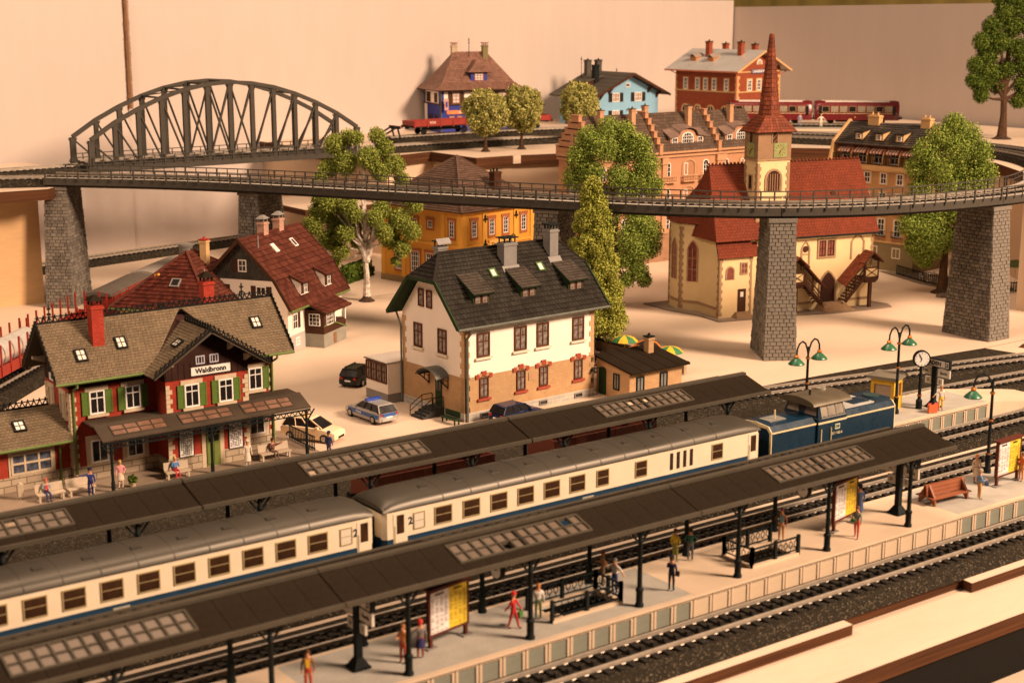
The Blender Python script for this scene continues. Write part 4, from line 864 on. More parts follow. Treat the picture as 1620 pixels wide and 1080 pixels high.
zs2 = lambda y: zb_+(rz2-zb_)*(y-yb0)/(hw-yb0)
for x in (3.7,7.3): skylight(ms,(x,3.2,zs2(3.2)+.06),(0,-(rz2-zb_),hw-yb0),(0,hw-yb0,rz2-zb_),.6,.95,white,skyp if x < 5 else dglass,1)
brp = brickmat('pink_brick',(.45,.24,.17),(.40,.20,.14),(.5,.38,.3),.3,.13,.015)
for x in (4.3,7.2): chimney(ms,x,hw+.15,9.3,11.0,.42,.36,brp,grey_m,'hood')
MB().tube([(2.4,hw,9.9),(2.4,hw,11.9)],.045).box(2.1,2.7,hw-.02,hw+.02,11.3,11.36).box(2.2,2.6,hw-.02,hw+.02,11.65,11.7).build('aerial',iron,ms); MB().tube([(1.5,3.6,9.0),(1.5,3.6,10.2)],[.08,.05]).build('vent_pipe',grey_m,ms)
Mg = Face(ms,.03,MW,-90); window(Mg,4.6,7.1,.85,1.1,white,dglass,2,2,.1)
for x in (3.95,): Mg.box('shutter',darkwood,3.6,4.1,7.1,8.2,.0,.06)
for x in (2.2,6.4):
    window(Mg,x,4.4,1.0,1.5,white,dglass,2,2,.09)
    for s in (-.78,.78): Mg.box('shutter',darkwood,x+s-.25,x+s+.25,4.4,5.9,.0,.06)
Mf = Face(ms,.03,.03)
window(Mf,1.2,2.0,.9,1.4,white,dglass,2,2,.09); Mf.box('shutter',darkwood,1.75,2.2,2.0,3.4,.0,.06); window(Mf,1.6,.45,.75,.75,white,dglass,2,2,.12)
# porch
px0, px1, py = 3.1, 7.6, -1.9
wallbox(ms,px0,px1,py,-.001,0,1.25,mat('porch_stone',(.24,.23,.19),.8,var=.15),'porch_base'); wallbox(ms,px0,px0+2.2,py,-.002,1.25,3.4,darkwood,'porch_wall'); wallbox(ms,px0+2.2,px1,py+.05,-.003,1.25,2.0,darkwood,'porch_wall')
tiled(ms,[(px0-.35,py-.45,3.25),(px1+.35,py-.45,3.25),(px1+.35,.1,4.25),(px0-.35,.1,4.25)],tile_m,.45,.45,.08,under=darkwood)
for x in (px0+2.3,px1-.1): MB().box(x-.09,x+.09,py,py+.18,1.9,3.3).build('porch_post',white,ms)
Fp = Face(ms,px0,py); window(Fp,1.1,2.0,1.3,1.1,white,dglass,4,3,.06); Fpl = Face(ms,px0,0,-90); window(Fpl,1.0,2.0,1.1,1.1,white,dglass,3,3,.06)
b = MB(); b.bar((px0-.02,py-.03,2.0),(px0+2.2,py-.03,2.0),.06,.12); b.bar((px0+2.2,py-.03,2.0),(px1,py-.03,1.2),.06,.12); b.build('porch_rail',pipe_g,ms)
Fp.box('cellar_door',mat('cellar_door',(.22,.10,.05),.6),1.9,2.4,.1,1.05,.0,.05)
# ---------- orange post office
orange = mat('post_orange',(.62,.29,.035),.6,var=.06,scale=.6); orange_l = mat('post_pilaster',(.66,.34,.05),.6,var=.05); brnsur = mat('post_surround',(.32,.10,.03),.65,var=.15); tile_b = mat('tile_brown',(.10,.062,.045),.5,var=.25,scale=.6,island=.4)
po = thing('post_office','orange post office with brown window surrounds and pyramid roof behind the viaduct','post office',(90.0,133.2,0),11)
PL, PW = 11.3, 12.8
wallbox(po,0,PL,0,PW,.7,8.75,orange); wallbox(po,-.12,PL+.12,-.12,PW+.12,0,.7,mat('post_plinth',(.28,.19,.09),.8),'plinth'); wallbox(po,-.14,PL+.14,-.14,PW+.14,4.75,5.0,orange_l,'cornice'); wallbox(po,-.2,PL+.2,-.2,PW+.2,8.45,8.75,orange_l,'cornice')
kw = dict(tw=.5, th=.42, lift=.07, under=darkwood); o_ = .7; apx, apy, apz = PL/2, PW/2, 13.9
q = [(-o_,-o_,8.7),(PL+o_,-o_,8.7),(PL+o_,PW+o_,8.7),(-o_,PW+o_,8.7)]
for i in range(4):
    tiled(po,[q[i],q[(i+1)%4],(apx,apy,apz),(apx,apy,apz)],tile_b,**kw); MB().bar(Vector(q[i])+Vector((0,0,.05)),(apx,apy,apz+.05),.22,.16).build('hip_tile',tile_b,po)
chimney(po,6.9,1.7,10.0,12.4,.55,.4,darkwood,iron,'pots'); MB().tube([(8.9,4.3,11.2),(8.9,4.3,12.3)],.1).build('vent_pipe',iron,po)
Pf = Face(po,0,0); Pl_ = Face(po,0,PW,-90)
for F, xs in ((Pf,(0,3.05,8.0,10.7)),(Pl_,(0,3.3,9.6,12.2))):
    for x in xs: F.box('pilaster',orange_l,x,x+.6,.7,4.74,.0,.12); F.box('pilaster',orange_l,x,x+.6,5.01,8.44,.0,.12)
def pw_(F,x,z,w,h,c,r):
    o = window(F,x,z,w,h,white,dglass,c,r,.08)
    b = MB(); ring(b,-w/2-.22,w/2+.22,-.3,h+.02,.22,-.02,.09,.3); b.prism([(a*1.0,zz) for a,zz in [(w/2+.3,h-.1),(w/2+.2,h+.22),(w/4,h+.38),(-w/4,h+.38),(-w/2-.2,h+.22),(-w/2-.3,h-.1)]],'y',-.09,.02) if False else b.box(-w/2-.3,w/2+.3,-.11,.02,h+.02,h+.3); put('surround',b.mesh('surround',brnsur),o)
for x in (1.75,4.5,6.7,9.6): pw_(Pf,x,5.85,.75,1.8,2,4); pw_(Pf,x,1.4,1.0,2.4,3,4)
pw_(Pl_,PW-1.55,5.85,.75,1.8,2,4)
for x in (PW-4.9,PW-7.3,PW-9.8): pw_(Pl_,x,6.6,.75,.8,2,2); pw_(Pl_,x,1.5,1.35,2.3,4,4)
for x, z in ((3.4,7.7),(3.4,4.95),(8.3,7.7)):
    MB().prism([(0,-.45),(.12,-.1),(.32,-.2),(.3,.0),(.12,.05),(.12,.3),(0,.5),(-.12,.3),(-.12,.05),(-.3,0),(-.32,-.2),(-.12,-.1)],'y',-.2,-.13).build('wall_ornament',iron,po,(x,0,z))
sg_ = Pf.box('sign_board',mat('post_sign',(.70,.42,.12),.6),4.0,7.9,4.35,5.3,.14,.22); put('lettering',text_mesh('Deutsche Post',.55,ink,.01),sg_,(1.95,-.09,.45))
MB().tube([(7.3,-.3,5.0),(7.1,-.45,5.4),(7.5,-.45,5.65),(7.9,-.4,5.4)],.07).build('post_horn',iron,po)
# ---------- church
church_y = mat('church_render',(.66,.50,.27),.75,var=.05,scale=.8); church_s = mat('church_stone',(.30,.19,.105),.75,var=.2,scale=2); tile_r = mat('tile_church_red',(.135,.029,.013),.8,var=.18,scale=.4,island=.3,spec=.15); tile_p = mat('tile_spire',(.15,.036,.015),.7,var=.3,scale=.6,island=.5,spec=.2)
stained = mat('stained_glass',(.02,.02,.03),.2,var=.3,scale=5,col2=(.30,.06,.03)); 
ch = thing('church','cream church with red tiled roof, pointed spire and covered stairs behind a pier','church',(102.3,106.55,0),-13)
b = MB(); rr = random.Random(9); pts = []
for x, y in ((-3,10),(-2.4,6),(-.9,2.2),(-.6,-1.2),(4,-1.4),(8,-1.3),(12,-1.9),(16,-1.8),(19.6,-1.5),(20.2,0),(19.6,1.6),(20,9),(8,11)): pts.append((x,y))
b.prism(pts,'z',0,.12); b.build('base_plate',mat('church_base',(.20,.15,.11),.85,var=.2,scale=1),ch)
CE = 7.75; ry, rzc = 4.3, 14.75; CY0, CY1 = .3, 8.3
wallbox(ch,3.6,18.2,CY0,CY1,.12,CE,church_y); MB().prism([(CY0,CE),(CY1,CE),(ry,rzc-.3)],'x',3.7,18.2).build('gable_wall',church_y,ch)
kw = dict(tw=.36, th=.3, lift=.04, under=darkwood)
tiled(ch,[(-.5,-.1,CE-.05),(18.6,-.1,CE-.05),(18.9,ry,rzc),(1.0,ry,rzc)],tile_r,**kw); tiled(ch,[(18.6,CY1+.4,CE-.05),(-.5,CY1+.4,CE-.05),(1.0,ry,rzc),(18.9,ry,rzc)],tile_r,**kw); tiled(ch,[(-.5,CY1+.4,CE-.05),(-.5,-.1,CE-.05),(1.0,ry,rzc),(1.0,ry,rzc)],tile_r,**kw)
b = MB()
for k in range(43): b.lathe([(.12,0),(.15,.1),(.1,.2)],(1.0+k*.42,ry,rzc-.02),6)
b.build('ridge_tiles',tile_r,ch,kind='stuff'); gt_ = MB(); gutter(gt_,(4,-.2,CE-.12),(18.7,-.2,CE-.12),.1); gt_.build('gutter',iron,ch)
for x in (9.0,14.4): MB().prism([(0,0),(.5,0),(.1,.75)],'x',-.25,.25).build('roof_vent',darkwood,ch,(x,2.1,11.05))
# apse with five sides
ap = [(.43,3.6),(-1.25,5.6),(-1.0,8.4),(1.2,9.9),(3.6,9.4),(3.6,3.6)]
MB().prism(ap,'z',.12,9.0).build('apse_wall',church_y,ch)
for i in range(4):
    p, q = Vector((*ap[i],0)), Vector((*ap[i+1],0)); c_ = Vector((2.6,6.4,0)); po_ = p+(p-c_).normalized()*.35; qo = q+(q-c_).normalized()*.35
    tiled(ch,[(qo.x,qo.y,8.95),(po_.x,po_.y,8.95),(1.6,ry+1.2,13.6),(1.6,ry+1.2,13.6)],tile_r,**kw)
    L = (q-p).length; an_ = math.degrees(math.atan2(p.y-q.y,p.x-q.x)); Fa_ = Face(ch,q.x,q.y,an_)
    quoins(Fa_,0,.3,8.9,church_s,.34,.2,.36,1,.04); quoins(Fa_,L,.3,8.9,church_s,.34,.2,.36,-1,.04); Fa_.box('plinth_band',church_s,.0,L,.9,1.15,.0,.06)
    if i < 3:
        w_ = 1.2 if i != 1 else 1.3; o = Fa_.put('window',(lambda b: (arch_ring(b,w_,4.2,.16,-.02,.08,True,.9), b)[1])(MB()).mesh('window',church_s),L/2,3.1)
        MB().prism(arch_pts(w_-.2,4.1,8,True,.85),'y',-.03,.02).build('pane',stained,o); b = MB(); b.box(-.04,.04,-.06,-.02,0,3.4); b.box(-w_/2,w_/2,-.06,-.02,1.2,1.26); b.box(-w_/2,w_/2,-.06,-.02,2.3,2.36); b.build('tracery',church_s,o)
# annex in front
MB().prism([(0,.12),(4.0,.12),(4.0,9.4),(1.4,8.9),(.9,7.6),(0,6.2)],'x',0,3.7).build('annex_wall',church_y,ch)
tiled(ch,[(-.35,-.35,6.1),(4.3,-.35,6.1),(4.3,2.5,12.0),(.15,2.5,12.0)],tile_r,**kw)
An = Face(ch,0,0); Anl = Face(ch,0,4.0,-90)
quoins(An,0,.3,6.1,church_s,.38,.24,.38,1,.04); quoins(Anl,4.0,.3,6.1,church_s,.38,.24,.38,-1,.04); quoins(An,3.7,.3,6.1,church_s,.3,.2,.38,-1,.04); Anl.box('plinth_band',church_s,.0,3.6,.9,1.15,.0,.06)
o = An.put('window',(lambda b: (arch_ring(b,1.0,1.35,.14,-.02,.07), b)[1])(MB()).mesh('window',church_s),1.2,3.9); MB().prism(arch_pts(.8,1.25,8),'y',-.03,.02).build('pane',stained,o)
window(An,2.75,4.35,.85,1.2,church_s,stained,2,2,.13); dr = An.box('door',darkwood,2.15,3.05,.62,2.9,.0,.06); MB().box(.25,.6,-.08,-.06,1.5,2.0).build('pane',skyp,dr)
b = MB()
for k in range(4): b.box(1.9-k*.12,3.3+k*.12,-.3-k*.25,0,.12,.62-k*.13)
b.build('steps',church_s,ch)
# nave front
Nf = Face(ch,0,CY0); quoins(Nf,18.2,.3,7.6,church_s,.3,.2,.4,-1,.03); Nf.box('plinth_band',church_s,8.6,11.4,.75,1.0,.0,.05); Nf.box('plinth_band',church_s,14.2,18.2,.75,1.0,.0,.05)
o = window(Nf,12.55,5.3,2.2,2.0,church_s,stained,2,1,.2,bars=.2)
for s in (-1,1):
    b = MB(); ring(b,s*.5-.36,s*.5+.36,.25,1.75,.06,.0,.06); b.box(s*.5-.36,s*.5+.36,-.06,0,.95,1.0); b.box(s*.5-.03,s*.5+.03,-.06,0,.25,1.75); b.build('leading',darkwood,o)
for xx, w_, z_, h_ in ((10.05,1.1,4.2,3.0),(16.3,1.7,5.0,2.6)):
    o = Nf.put('niche',(lambda b: (arch_ring(b,w_,h_,.2,-.02,.06,True,.8), b)[1])(MB()).mesh('niche',church_s),xx,z_)
    if w_ < 1.5:
        b = MB().cyl((0,-.03,2.15),(0,-.01,2.15),.34,.34,10); b.build('tracery',darkwood,o); MB().box(-.42,.42,-.05,-.01,1.6,1.7).build('tracery',church_s,o)
o = Nf.put('door_surround',(lambda b: (arch_ring(b,2.1,3.3,.2,-.02,.1,True,1.2), b)[1])(MB()).mesh('door_surround',church_s),12.85,.75); MB().prism(arch_pts(1.8,3.15,8,True,1.1),'y',-.04,.02).build('door',mat('church_door',(.04,.015,.010),.5),o)
b = MB()
for k in range(4): b.box(11.8-k*.1,14.3+k*.2,-.6-k*.35,CY0,.12,.8-k*.17)
b.build('entrance_steps',church_s,ch)
def stairs(x0,x1,z0,z1,porch0,porch1,side):
    """Covered timber stair on posts: flight, sloped roof, gallery box."""
    s = MB(); y0, y1 = -.95, .25; n = 9
    for k in range(n):
        xa = x0+(x1-x0)*k/n; xb_ = x0+(x1-x0)*(k+1)/n; z = z0+(z1-z0)*(k+1)/n; s.box(min(xa,xb_),max(xa,xb_),y0,y1,z-.1,z)
    s.bar((x0,y0,z0+.05),(x1,y0,z1+.05),.1,.32); s.bar((x0,y0,z0+.95),(x1,y0,z1+.95),.08,.12); s.bar((x0,y0,z0+.5),(x1,y0,z1+.5),.05,.1)
    st_ = s.build('covered_stair',darkwood,ch)
    for t in (.05,.5,.95): xx = x0+(x1-x0)*t; zz = z0+(z1-z0)*t; MB().box(xx-.07,xx+.07,y0-.06,y0+.06,zz,zz+1.75).build('stair_post',darkwood,st_)
    d_ = 1 if x1 > x0 else -1; quad = [(x0-.25*d_,y0-.35,z0+1.75),(x0-.25*d_,y1,z0+2.15)]; quad2 = [(x1,y1,z1+2.2),(x1,y0-.35,z1+1.8)]
    qq = [quad[0],quad2[1],quad2[0],quad[1]] if d_ > 0 else [quad2[1],quad[0],quad[1],quad2[0]]
    tiled(st_,qq,tile_p,.3,.35,.05,under=darkwood)
    g = MB(); xa, xb_ = porch0, porch1; g.box(xa,xb_,y0-.1,y1,z1-.25,z1); g.box(xa,xb_,y0-.1,y0,z1+.85,z1+.97); g.box(xa,xa+.14,y0-.1,y0+.04,z1,z1+1.9); g.box(xb_-.14,xb_,y0-.1,y0+.04,z1,z1+1.9)
    g.taper((xa+xb_)/2,y0+.35,z1-.65,z1-.26,(xb_-xa)/2*.7,.3,(xb_-xa)/2,.45); gb = g.build('gallery',darkwood,ch)
    MB().box(xa+.14,xb_-.14,y0-.06,y0-.02,z1,z1+.85).build('infill',church_y,gb); b = MB(); b.bar((xa+.14,y0-.09,z1),(xb_-.14,y0-.09,z1+.85),.05,.1,up=(0,1,0)); b.bar((xa+.14,y0-.09,z1+.85),(xb_-.14,y0-.09,z1),.05,.1,up=(0,1,0)); b.build('cross_brace',darkwood,gb)
    xm = (xa+xb_)/2; t1 = [(xm-.02*d_,y0-.4,z1+2.55),(xb_+.35,y0-.4,z1+1.55),(xb_+.35,y1,z1+1.55),(xm,y1,z1+2.55)]
    tiled(gb,[(xb_+.4,y0-.4,z1+1.5),(xb_+.4,y1,z1+1.5),(xm,y1,z1+2.6),(xm,y0-.4,z1+2.6)],tile_p,.3,.3,.05,under=darkwood); tiled(gb,[(xa-.4,y1,z1+1.5),(xa-.4,y0-.4,z1+1.5),(xm,y0-.4,z1+2.6),(xm,y1,z1+2.6)],tile_p,.3,.3,.05,under=darkwood)
    MB().box(xm-.16,xm+.16,y0,y0+.3,.1,z1-.6).build('gallery_post',darkwood,ch)
stairs(14.2,16.5,.8,3.3,16.4,18.1,1); stairs(11.4,9.1,.8,3.3,7.5,9.2,-1)
# tower and spire
tx0, tx1, ty0, ty1 = 4.5, 8.2, .9, 3.3; cx, cy = (tx0+tx1)/2, (ty0+ty1)/2
wallbox(ch,tx0,tx1,ty0,ty1,.12,15.4,church_y,'tower_wall'); wallbox(ch,tx0-.05,tx1+.05,ty0-.05,ty1+.05,15.4,18.2,mat('bell_stage_boards',(.25,.145,.075),.65,var=.15,scale=1),'bell_stage')
Tf = Face(ch,tx0,ty0); Tl = Face(ch,tx0,ty1,-90)
for F in (Tf,Tl):
    quoins(F,0,8.6,15.3,church_s,.42,.26,.36,1,.05); quoins(F,3.7 if F is Tf else 2.4,8.6,15.3,church_s,.42,.26,.36,-1,.05); F.box('string_course',church_s,-.05,3.75 if F is Tf else 2.45,15.3,15.45,.05,.1)
    b = MB()
    wd_ = 3.7 if F is Tf else 2.4
    for k in range(8 if F is Tf else 5): a = -.3+k*.52; b.bar((max(0,a),-.06,15.5 if a >= 0 else 15.5-a),(min(wd_,a+2.6),-.06,min(18.1,15.5+min(wd_,a+2.6)-a)),.03,.035)
    F.put('board_seams',b.mesh('board_seams',church_s),0,0)
o = Tf.put('belfry_window',(lambda b: (arch_ring(b,2.0,2.2,.2,-.02,.1), b)[1])(MB()).mesh('belfry_window',church_s),1.85,12.3); MB().prism(arch_pts(1.7,2.05,8),'y',-.04,.02).build('pane',mat('belfry_dark',(.05,.015,.008),.5),o)
b = MB(); [b.box(-.7+k*.28,-.64+k*.28,-.07,-.03,0,1.7) for k in range(6)]; b.build('louvre',church_s,o)
o = Tl.put('slit_window',(lambda b: (ring(b,-.35,.35,0,1.5,.12,-.02,.08), b)[1])(MB()).mesh('slit_window',church_s),1.2,12.4); MB().box(-.25,.25,-.03,.0,.1,1.4).build('pane',dglass,o)
clockm = mat('clock_green',(.22,.26,.10),.5); gold = mat('gilt',(.6,.36,.06),.35,.4)
for F, x, w_ in ((Tf,2.5,1.5),(Tl,1.2,1.3)):
    o = F.box('clock_face',clockm,x-w_/2,x+w_/2,15.6,17.0,.06,.11)
    b = MB()
    for k in range(12): t = k*math.pi/6; b.bar((w_/2+.42*math.cos(t),-.065,.7+.42*math.sin(t)),(w_/2+.6*math.cos(t),-.065,.7+.6*math.sin(t)),.03,.07,up=(0,1,0))
    b.build('hour_marks',gold,o); b = MB(); b.bar((w_/2,-.09,.7),(w_/2+.35,-.09,.95),.03,.1,up=(0,1,0)); b.bar((w_/2,-.09,.7),(w_/2-.12,-.09,.35),.03,.1,up=(0,1,0)); b.build('clock_hand',mat('clock_red',(.35,.04,.02),.5),o)
    o2 = F.put('sound_window',(lambda b: (arch_ring(b,.75,1.15,.1,.03,.1,False,.3), b)[1])(MB()).mesh('sound_window',church_s),1.85 if F is Tf else 1.2,17.0); MB().prism(arch_pts(.6,1.08,6,rise=.25),'y',-.07,.0).build('pane',darkwood,o2)
h = 2.3; hy = 1.65
q = [(cx-h,cy-hy,18.1),(cx+h,cy-hy,18.1),(cx+h,cy+hy,18.1),(cx-h,cy+hy,18.1)]; r1 = .92; q1 = [(cx-r1,cy-r1,19.7),(cx+r1,cy-r1,19.7),(cx+r1,cy+r1,19.7),(cx-r1,cy+r1,19.7)]
for i in range(4): tiled(ch,[q[i],q[(i+1)%4],q1[(i+1)%4],q1[i]],tile_p,.36,.36,.05,under=darkwood)
n8 = 8
ring8 = lambda r, z: [(cx+r*math.cos(math.pi/8+k*math.pi/4),cy+r*math.sin(math.pi/8+k*math.pi/4),z) for k in range(n8)]
lo, hi = ring8(1.08,19.4), ring8(.2,27.5)
for k in range(8): tiled(ch,[lo[k],lo[(k+1)%8],hi[(k+1)%8],hi[k]],tile_p,.4,.42,.06,name='spire_tiles',under=tile_p)
# ---------- terrace of town houses with stepped gables
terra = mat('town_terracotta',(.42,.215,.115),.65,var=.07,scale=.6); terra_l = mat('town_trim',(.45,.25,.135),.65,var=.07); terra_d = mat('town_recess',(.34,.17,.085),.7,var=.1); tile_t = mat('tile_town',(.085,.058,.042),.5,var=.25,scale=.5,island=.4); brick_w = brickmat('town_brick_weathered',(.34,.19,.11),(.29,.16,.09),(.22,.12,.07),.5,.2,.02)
rw = thing('town_house_terrace','terracotta town house terrace with stepped gables and arched dormers','building',(110,136.3,0),0)
RL, RD, RE, RR = 27.5, 6.0, 13.2, 17.6
wallbox(rw,0,RL,0,RD,3.4,RE,terra); wallbox(rw,-.05,RL+.05,-.05,RD+.05,0,3.4,brick_w,'ground_floor'); wallbox(rw,-.25,RL+.2,-.25,RD+.1,12.5,12.75,terra_l,'cornice'); wallbox(rw,-.35,RL+.2,-.35,RD+.1,12.95,13.2,terra_l,'cornice')
kw = dict(tw=.55, th=.4, lift=.06, under=darkwood)
tiled(rw,[(.4,-.35,RE),(RL-.3,-.35,RE),(RL-.3,RD/2,RR),(.4,RD/2,RR)],tile_t,**kw); tiled(rw,[(RL-.3,RD+.35,RE),(.4,RD+.35,RE),(.4,RD/2,RR),(RL-.3,RD/2,RR)],tile_t,tw=.8,th=.6,lift=.06,under=darkwood)
def stepgable(x, th=.5):
    b = MB(); n = 6
    for k in range(n):
        half = (RD/2+.35)*(1-k/n)+.18; z0 = RE-.3 if k == 0 else RE+(RR-RE)*k/n; z1 = RE+(RR-RE)*(k+1)/n+.25; b.box(x,x+th,RD/2-half,RD/2+half,z0,z1-.1); b.box(x-.06,x+th+.06,RD/2-half-.06,RD/2+half+.06,z1-.1,z1)
    return b.build('stepped_gable',terra,rw)
for x in (-.05,10.1,19.6): stepgable(x)
Rl = Face(rw,-.05,RD,-90); Rf = Face(rw,0,0)
for x in (2.55,3.45):
    o = Rl.put('gable_window',(lambda b: (arch_ring(b,.62,1.5,.1,-.02,.07), b)[1])(MB()).mesh('gable_window',terra_l),x,14.2); MB().prism(arch_pts(.5,1.45,6),'y',-.02,.02).build('pane',mat('pane_tan',(.40,.26,.16),.4),o)
for z in (4.4,8.6): window(Rl,3.0,z,1.1,1.9,white,dglass,2,3,.1,surround=.18,sm=terra_l)
for x, y in ((2.6,.9),(7.4,.9),(16.6,1.2),(12.4,4.4),(23.6,1.2)): chimney(rw,x,y+.6,15.6,18.3,.3,.3,terra_l,tile_t,'stub')
def rowdormer(x):
    y0, yb_ = .35, 2.1; zt = 15.1
    b = MB(); pts = [(-2.7,13.3),(2.7,13.3),(2.7,14.85),(1.5,14.95)]
    for k in range(9): t = math.pi*k/8; pts.append((1.35*math.cos(t),14.95+.75*math.sin(t)))
    pts += [(-1.5,14.95),(-2.7,14.85)]; b.prism(pts,'y',y0,yb_+.6); d = b.build('dormer',terra,rw,(x,0,0))
    top = [(-3.1,14.8),(-1.9,14.95)]
    for k in range(9): t = math.pi*(1-k/8); top.append((1.5*math.cos(t),15.05+.85*math.sin(t)))
    top += [(1.9,14.95),(3.1,14.8)]
    b = MB()
    for i in range(len(top)-1):
        (xa,za),(xb_,zb2) = top[i],top[i+1]; ya, yb2 = y0-.35, RD/2-.4; dz = 1.15
        for j in range(6):
            t0, t1 = j/6,(j+1)/6; ya0, ya1 = ya+(yb2-ya)*t0, ya+(yb2-ya)*t1; f0 = t0; f1 = t1
            def Z(z,f): return z+(max(16.2,z+.35)-z)*f
            b.hexa([(xa,ya0,Z(za,f0)-.05),(xb_,ya0,Z(zb2,f0)-.05),(xb_,ya1,Z(zb2,f1)-.1),(xa,ya1,Z(za,f1)-.1),(xa,ya0,Z(za,f0)+.1),(xb_,ya0,Z(zb2,f0)+.1),(xb_,ya1,Z(zb2,f1)+.03),(xa,ya1,Z(za,f1)+.03)])
    b.build('dormer_roof',mat('tile_town_light',(.17,.115,.09),.5,var=.2,scale=.8,island=.3),d)
    F = Face(rw,x,y0)
    for s in (-2.05,2.05): window(F,s,13.7,.85,1.05,white,dglass,2,2,.09)
    o = F.put('window',(lambda b: (arch_ring(b,1.9,1.7,.12,-.02,.09,False,.65), b)[1])(MB()).mesh('window',white),0,13.65); MB().prism(arch_pts(1.75,1.6,8,rise=.6),'y',-.03,.02).build('pane',dglass,o); b = MB(); [b.box(-.95+k*.38-.03,-.95+k*.38+.03,-.07,-.02,0,1.25+.35*math.sin(math.pi*k/5)) for k in range(1,5)]; [b.box(-.9,.9,-.07,-.02,z-.03,z+.03) for z in (.42,.85,1.2)]; b.build('glazing_bar',white,o)
for x in (5.1,15.2,24.2): rowdormer(x)
for x0 in (0,10.4,19.9):
    for x in (.5,9.4): Rf.box('pilaster',terra_l,x0+x,x0+x+.7,3.4,12.4,.0,.22); Rf.box('capital',terra_l,x0+x-.15,x0+x+.85,11.7,12.45,.0,.36)
for x0 in (0.6,10.6,20.1):
    for k, x in enumerate((1.2,4.6,7.4)):
        if x0+x > RL-1: continue
        for z in (10.2,7.0,3.9):
            if k == 1 and z > 5:
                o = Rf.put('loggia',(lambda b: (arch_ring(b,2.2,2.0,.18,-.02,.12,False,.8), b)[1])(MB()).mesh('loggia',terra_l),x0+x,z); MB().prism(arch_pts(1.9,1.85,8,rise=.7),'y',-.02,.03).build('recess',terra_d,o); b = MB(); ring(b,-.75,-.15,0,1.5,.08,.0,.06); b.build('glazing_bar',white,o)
            else:
                o = Rf.put('window',(lambda b: (arch_ring(b,.95,1.75,.1,-.02,.08,False,.4), b)[1])(MB()).mesh('window',white),x0+x,z); MB().prism(arch_pts(.8,1.65,6,rise=.35),'y',-.02,.02).build('pane',dglass,o); MB().box(-.03,.03,-.06,-.02,0,1.4).box(-.4,.4,-.06,-.02,.55,.6).box(-.4,.4,-.06,-.02,1.05,1.1).build('glazing_bar',white,o)
            if z > 5:
                w_ = 1.15
                b = MB(); b.box(-w_,w_,-.55,0,-.75,-.6); b.box(-w_,w_,-.55,-.42,-.02,.08)
                for q in range(9): b.lathe([(.07,0),(.1,.2),(.06,.4),(.08,.56)],(-w_+.1+q*(2*w_-.2)/8,-.48,-.6),6)
                Rf.put('balcony',b.mesh('balcony',terra_l),x0+x,z)
# ---------- town house with awnings
amber = mat('amber_render',(.42,.225,.095),.65,var=.07); amber_l = mat('amber_trim',(.52,.32,.14),.65,var=.06); olive = mat('olive_ground_floor',(.20,.155,.075),.7,var=.1)
rt = thing('awning_town_house','amber town house with striped awnings on its roof terrace and three dormers','building',(137.4,122.5,0),-83)
RTL, RTD = 11.5, 6.5; X0 = -1.6
wallbox(rt,X0,X0+RTL,0,RTD,3.4,12.1,amber); wallbox(rt,X0-.05,X0+RTL+.05,-.06,RTD,0,3.4,olive,'ground_floor'); wallbox(rt,X0-.2,X0+RTL+.2,-.3,RTD,11.6,12.05,amber_l,'cornice'); wallbox(rt,X0-.1,X0+RTL+.1,-.15,RTD,3.2,3.45,amber_l,'string_course')
Rt_ = Face(rt,X0,0); b = MB(); [b.box(.1+k*.3,.25+k*.3,-.42,-.3,11.45,11.6) for k in range(38)]; Rt_.put('dentils',b.mesh('dentils',amber_l),0,0,0,kind='stuff')
wallbox(rt,X0+.1,X0+RTL-.1,1.1,RTD,12.1,14.4,amber,'terrace_wall')
tiled(rt,[(X0-.1,-.05,14.35),(X0+RTL+.1,-.05,14.35),(X0+RTL+.1,3.2,16.75),(X0-.1,3.2,16.75)],mat('tile_dark_gloss',(.045,.038,.032),.35,var=.3,scale=.6,island=.4),.4,.36,.07,under=darkwood); tiled(rt,[(X0+RTL+.1,6.4,14.35),(X0-.1,6.4,14.35),(X0-.1,3.2,16.75),(X0+RTL+.1,3.2,16.75)],MATS['tile_dark_gloss'],.6,.5,.07,under=darkwood)
for x in (X0-.25,X0+RTL): MB().prism([(-.9,12.0),(RTD,12.0),(RTD,14.6),(3.2,17.0),(-.1,14.6)],'x',x,x+.3).build('gable_wall',amber_l,rt)
for k in range(3):
    x = 1.6+k*2.75; dm = MB().prism([(.4,14.9),(.4,15.75),(2.0,15.95)],'x',x-.5,x+.5).build('dormer',amber_l,rt); b = MB(); b.prism([(.15,15.7),(2.2,16.05),(2.2,16.15),(.15,15.85)],'x',x-.65,x+.65); b.build('dormer_roof',tile_k,dm); Fd = Face(rt,x,.4); window(Fd,0,15.0,.5,.6,white,dglass,2,2,.06)
for x, w_ in ((1.9,.75),(8.9,.6)): chimney(rt,x,3.1,16.2,17.6,w_,.4,amber_l,amber_l,'pots')
stripe = mat('awning_red',(.42,.10,.07),.7); awhite = mat('awning_white',(.68,.58,.48),.7)
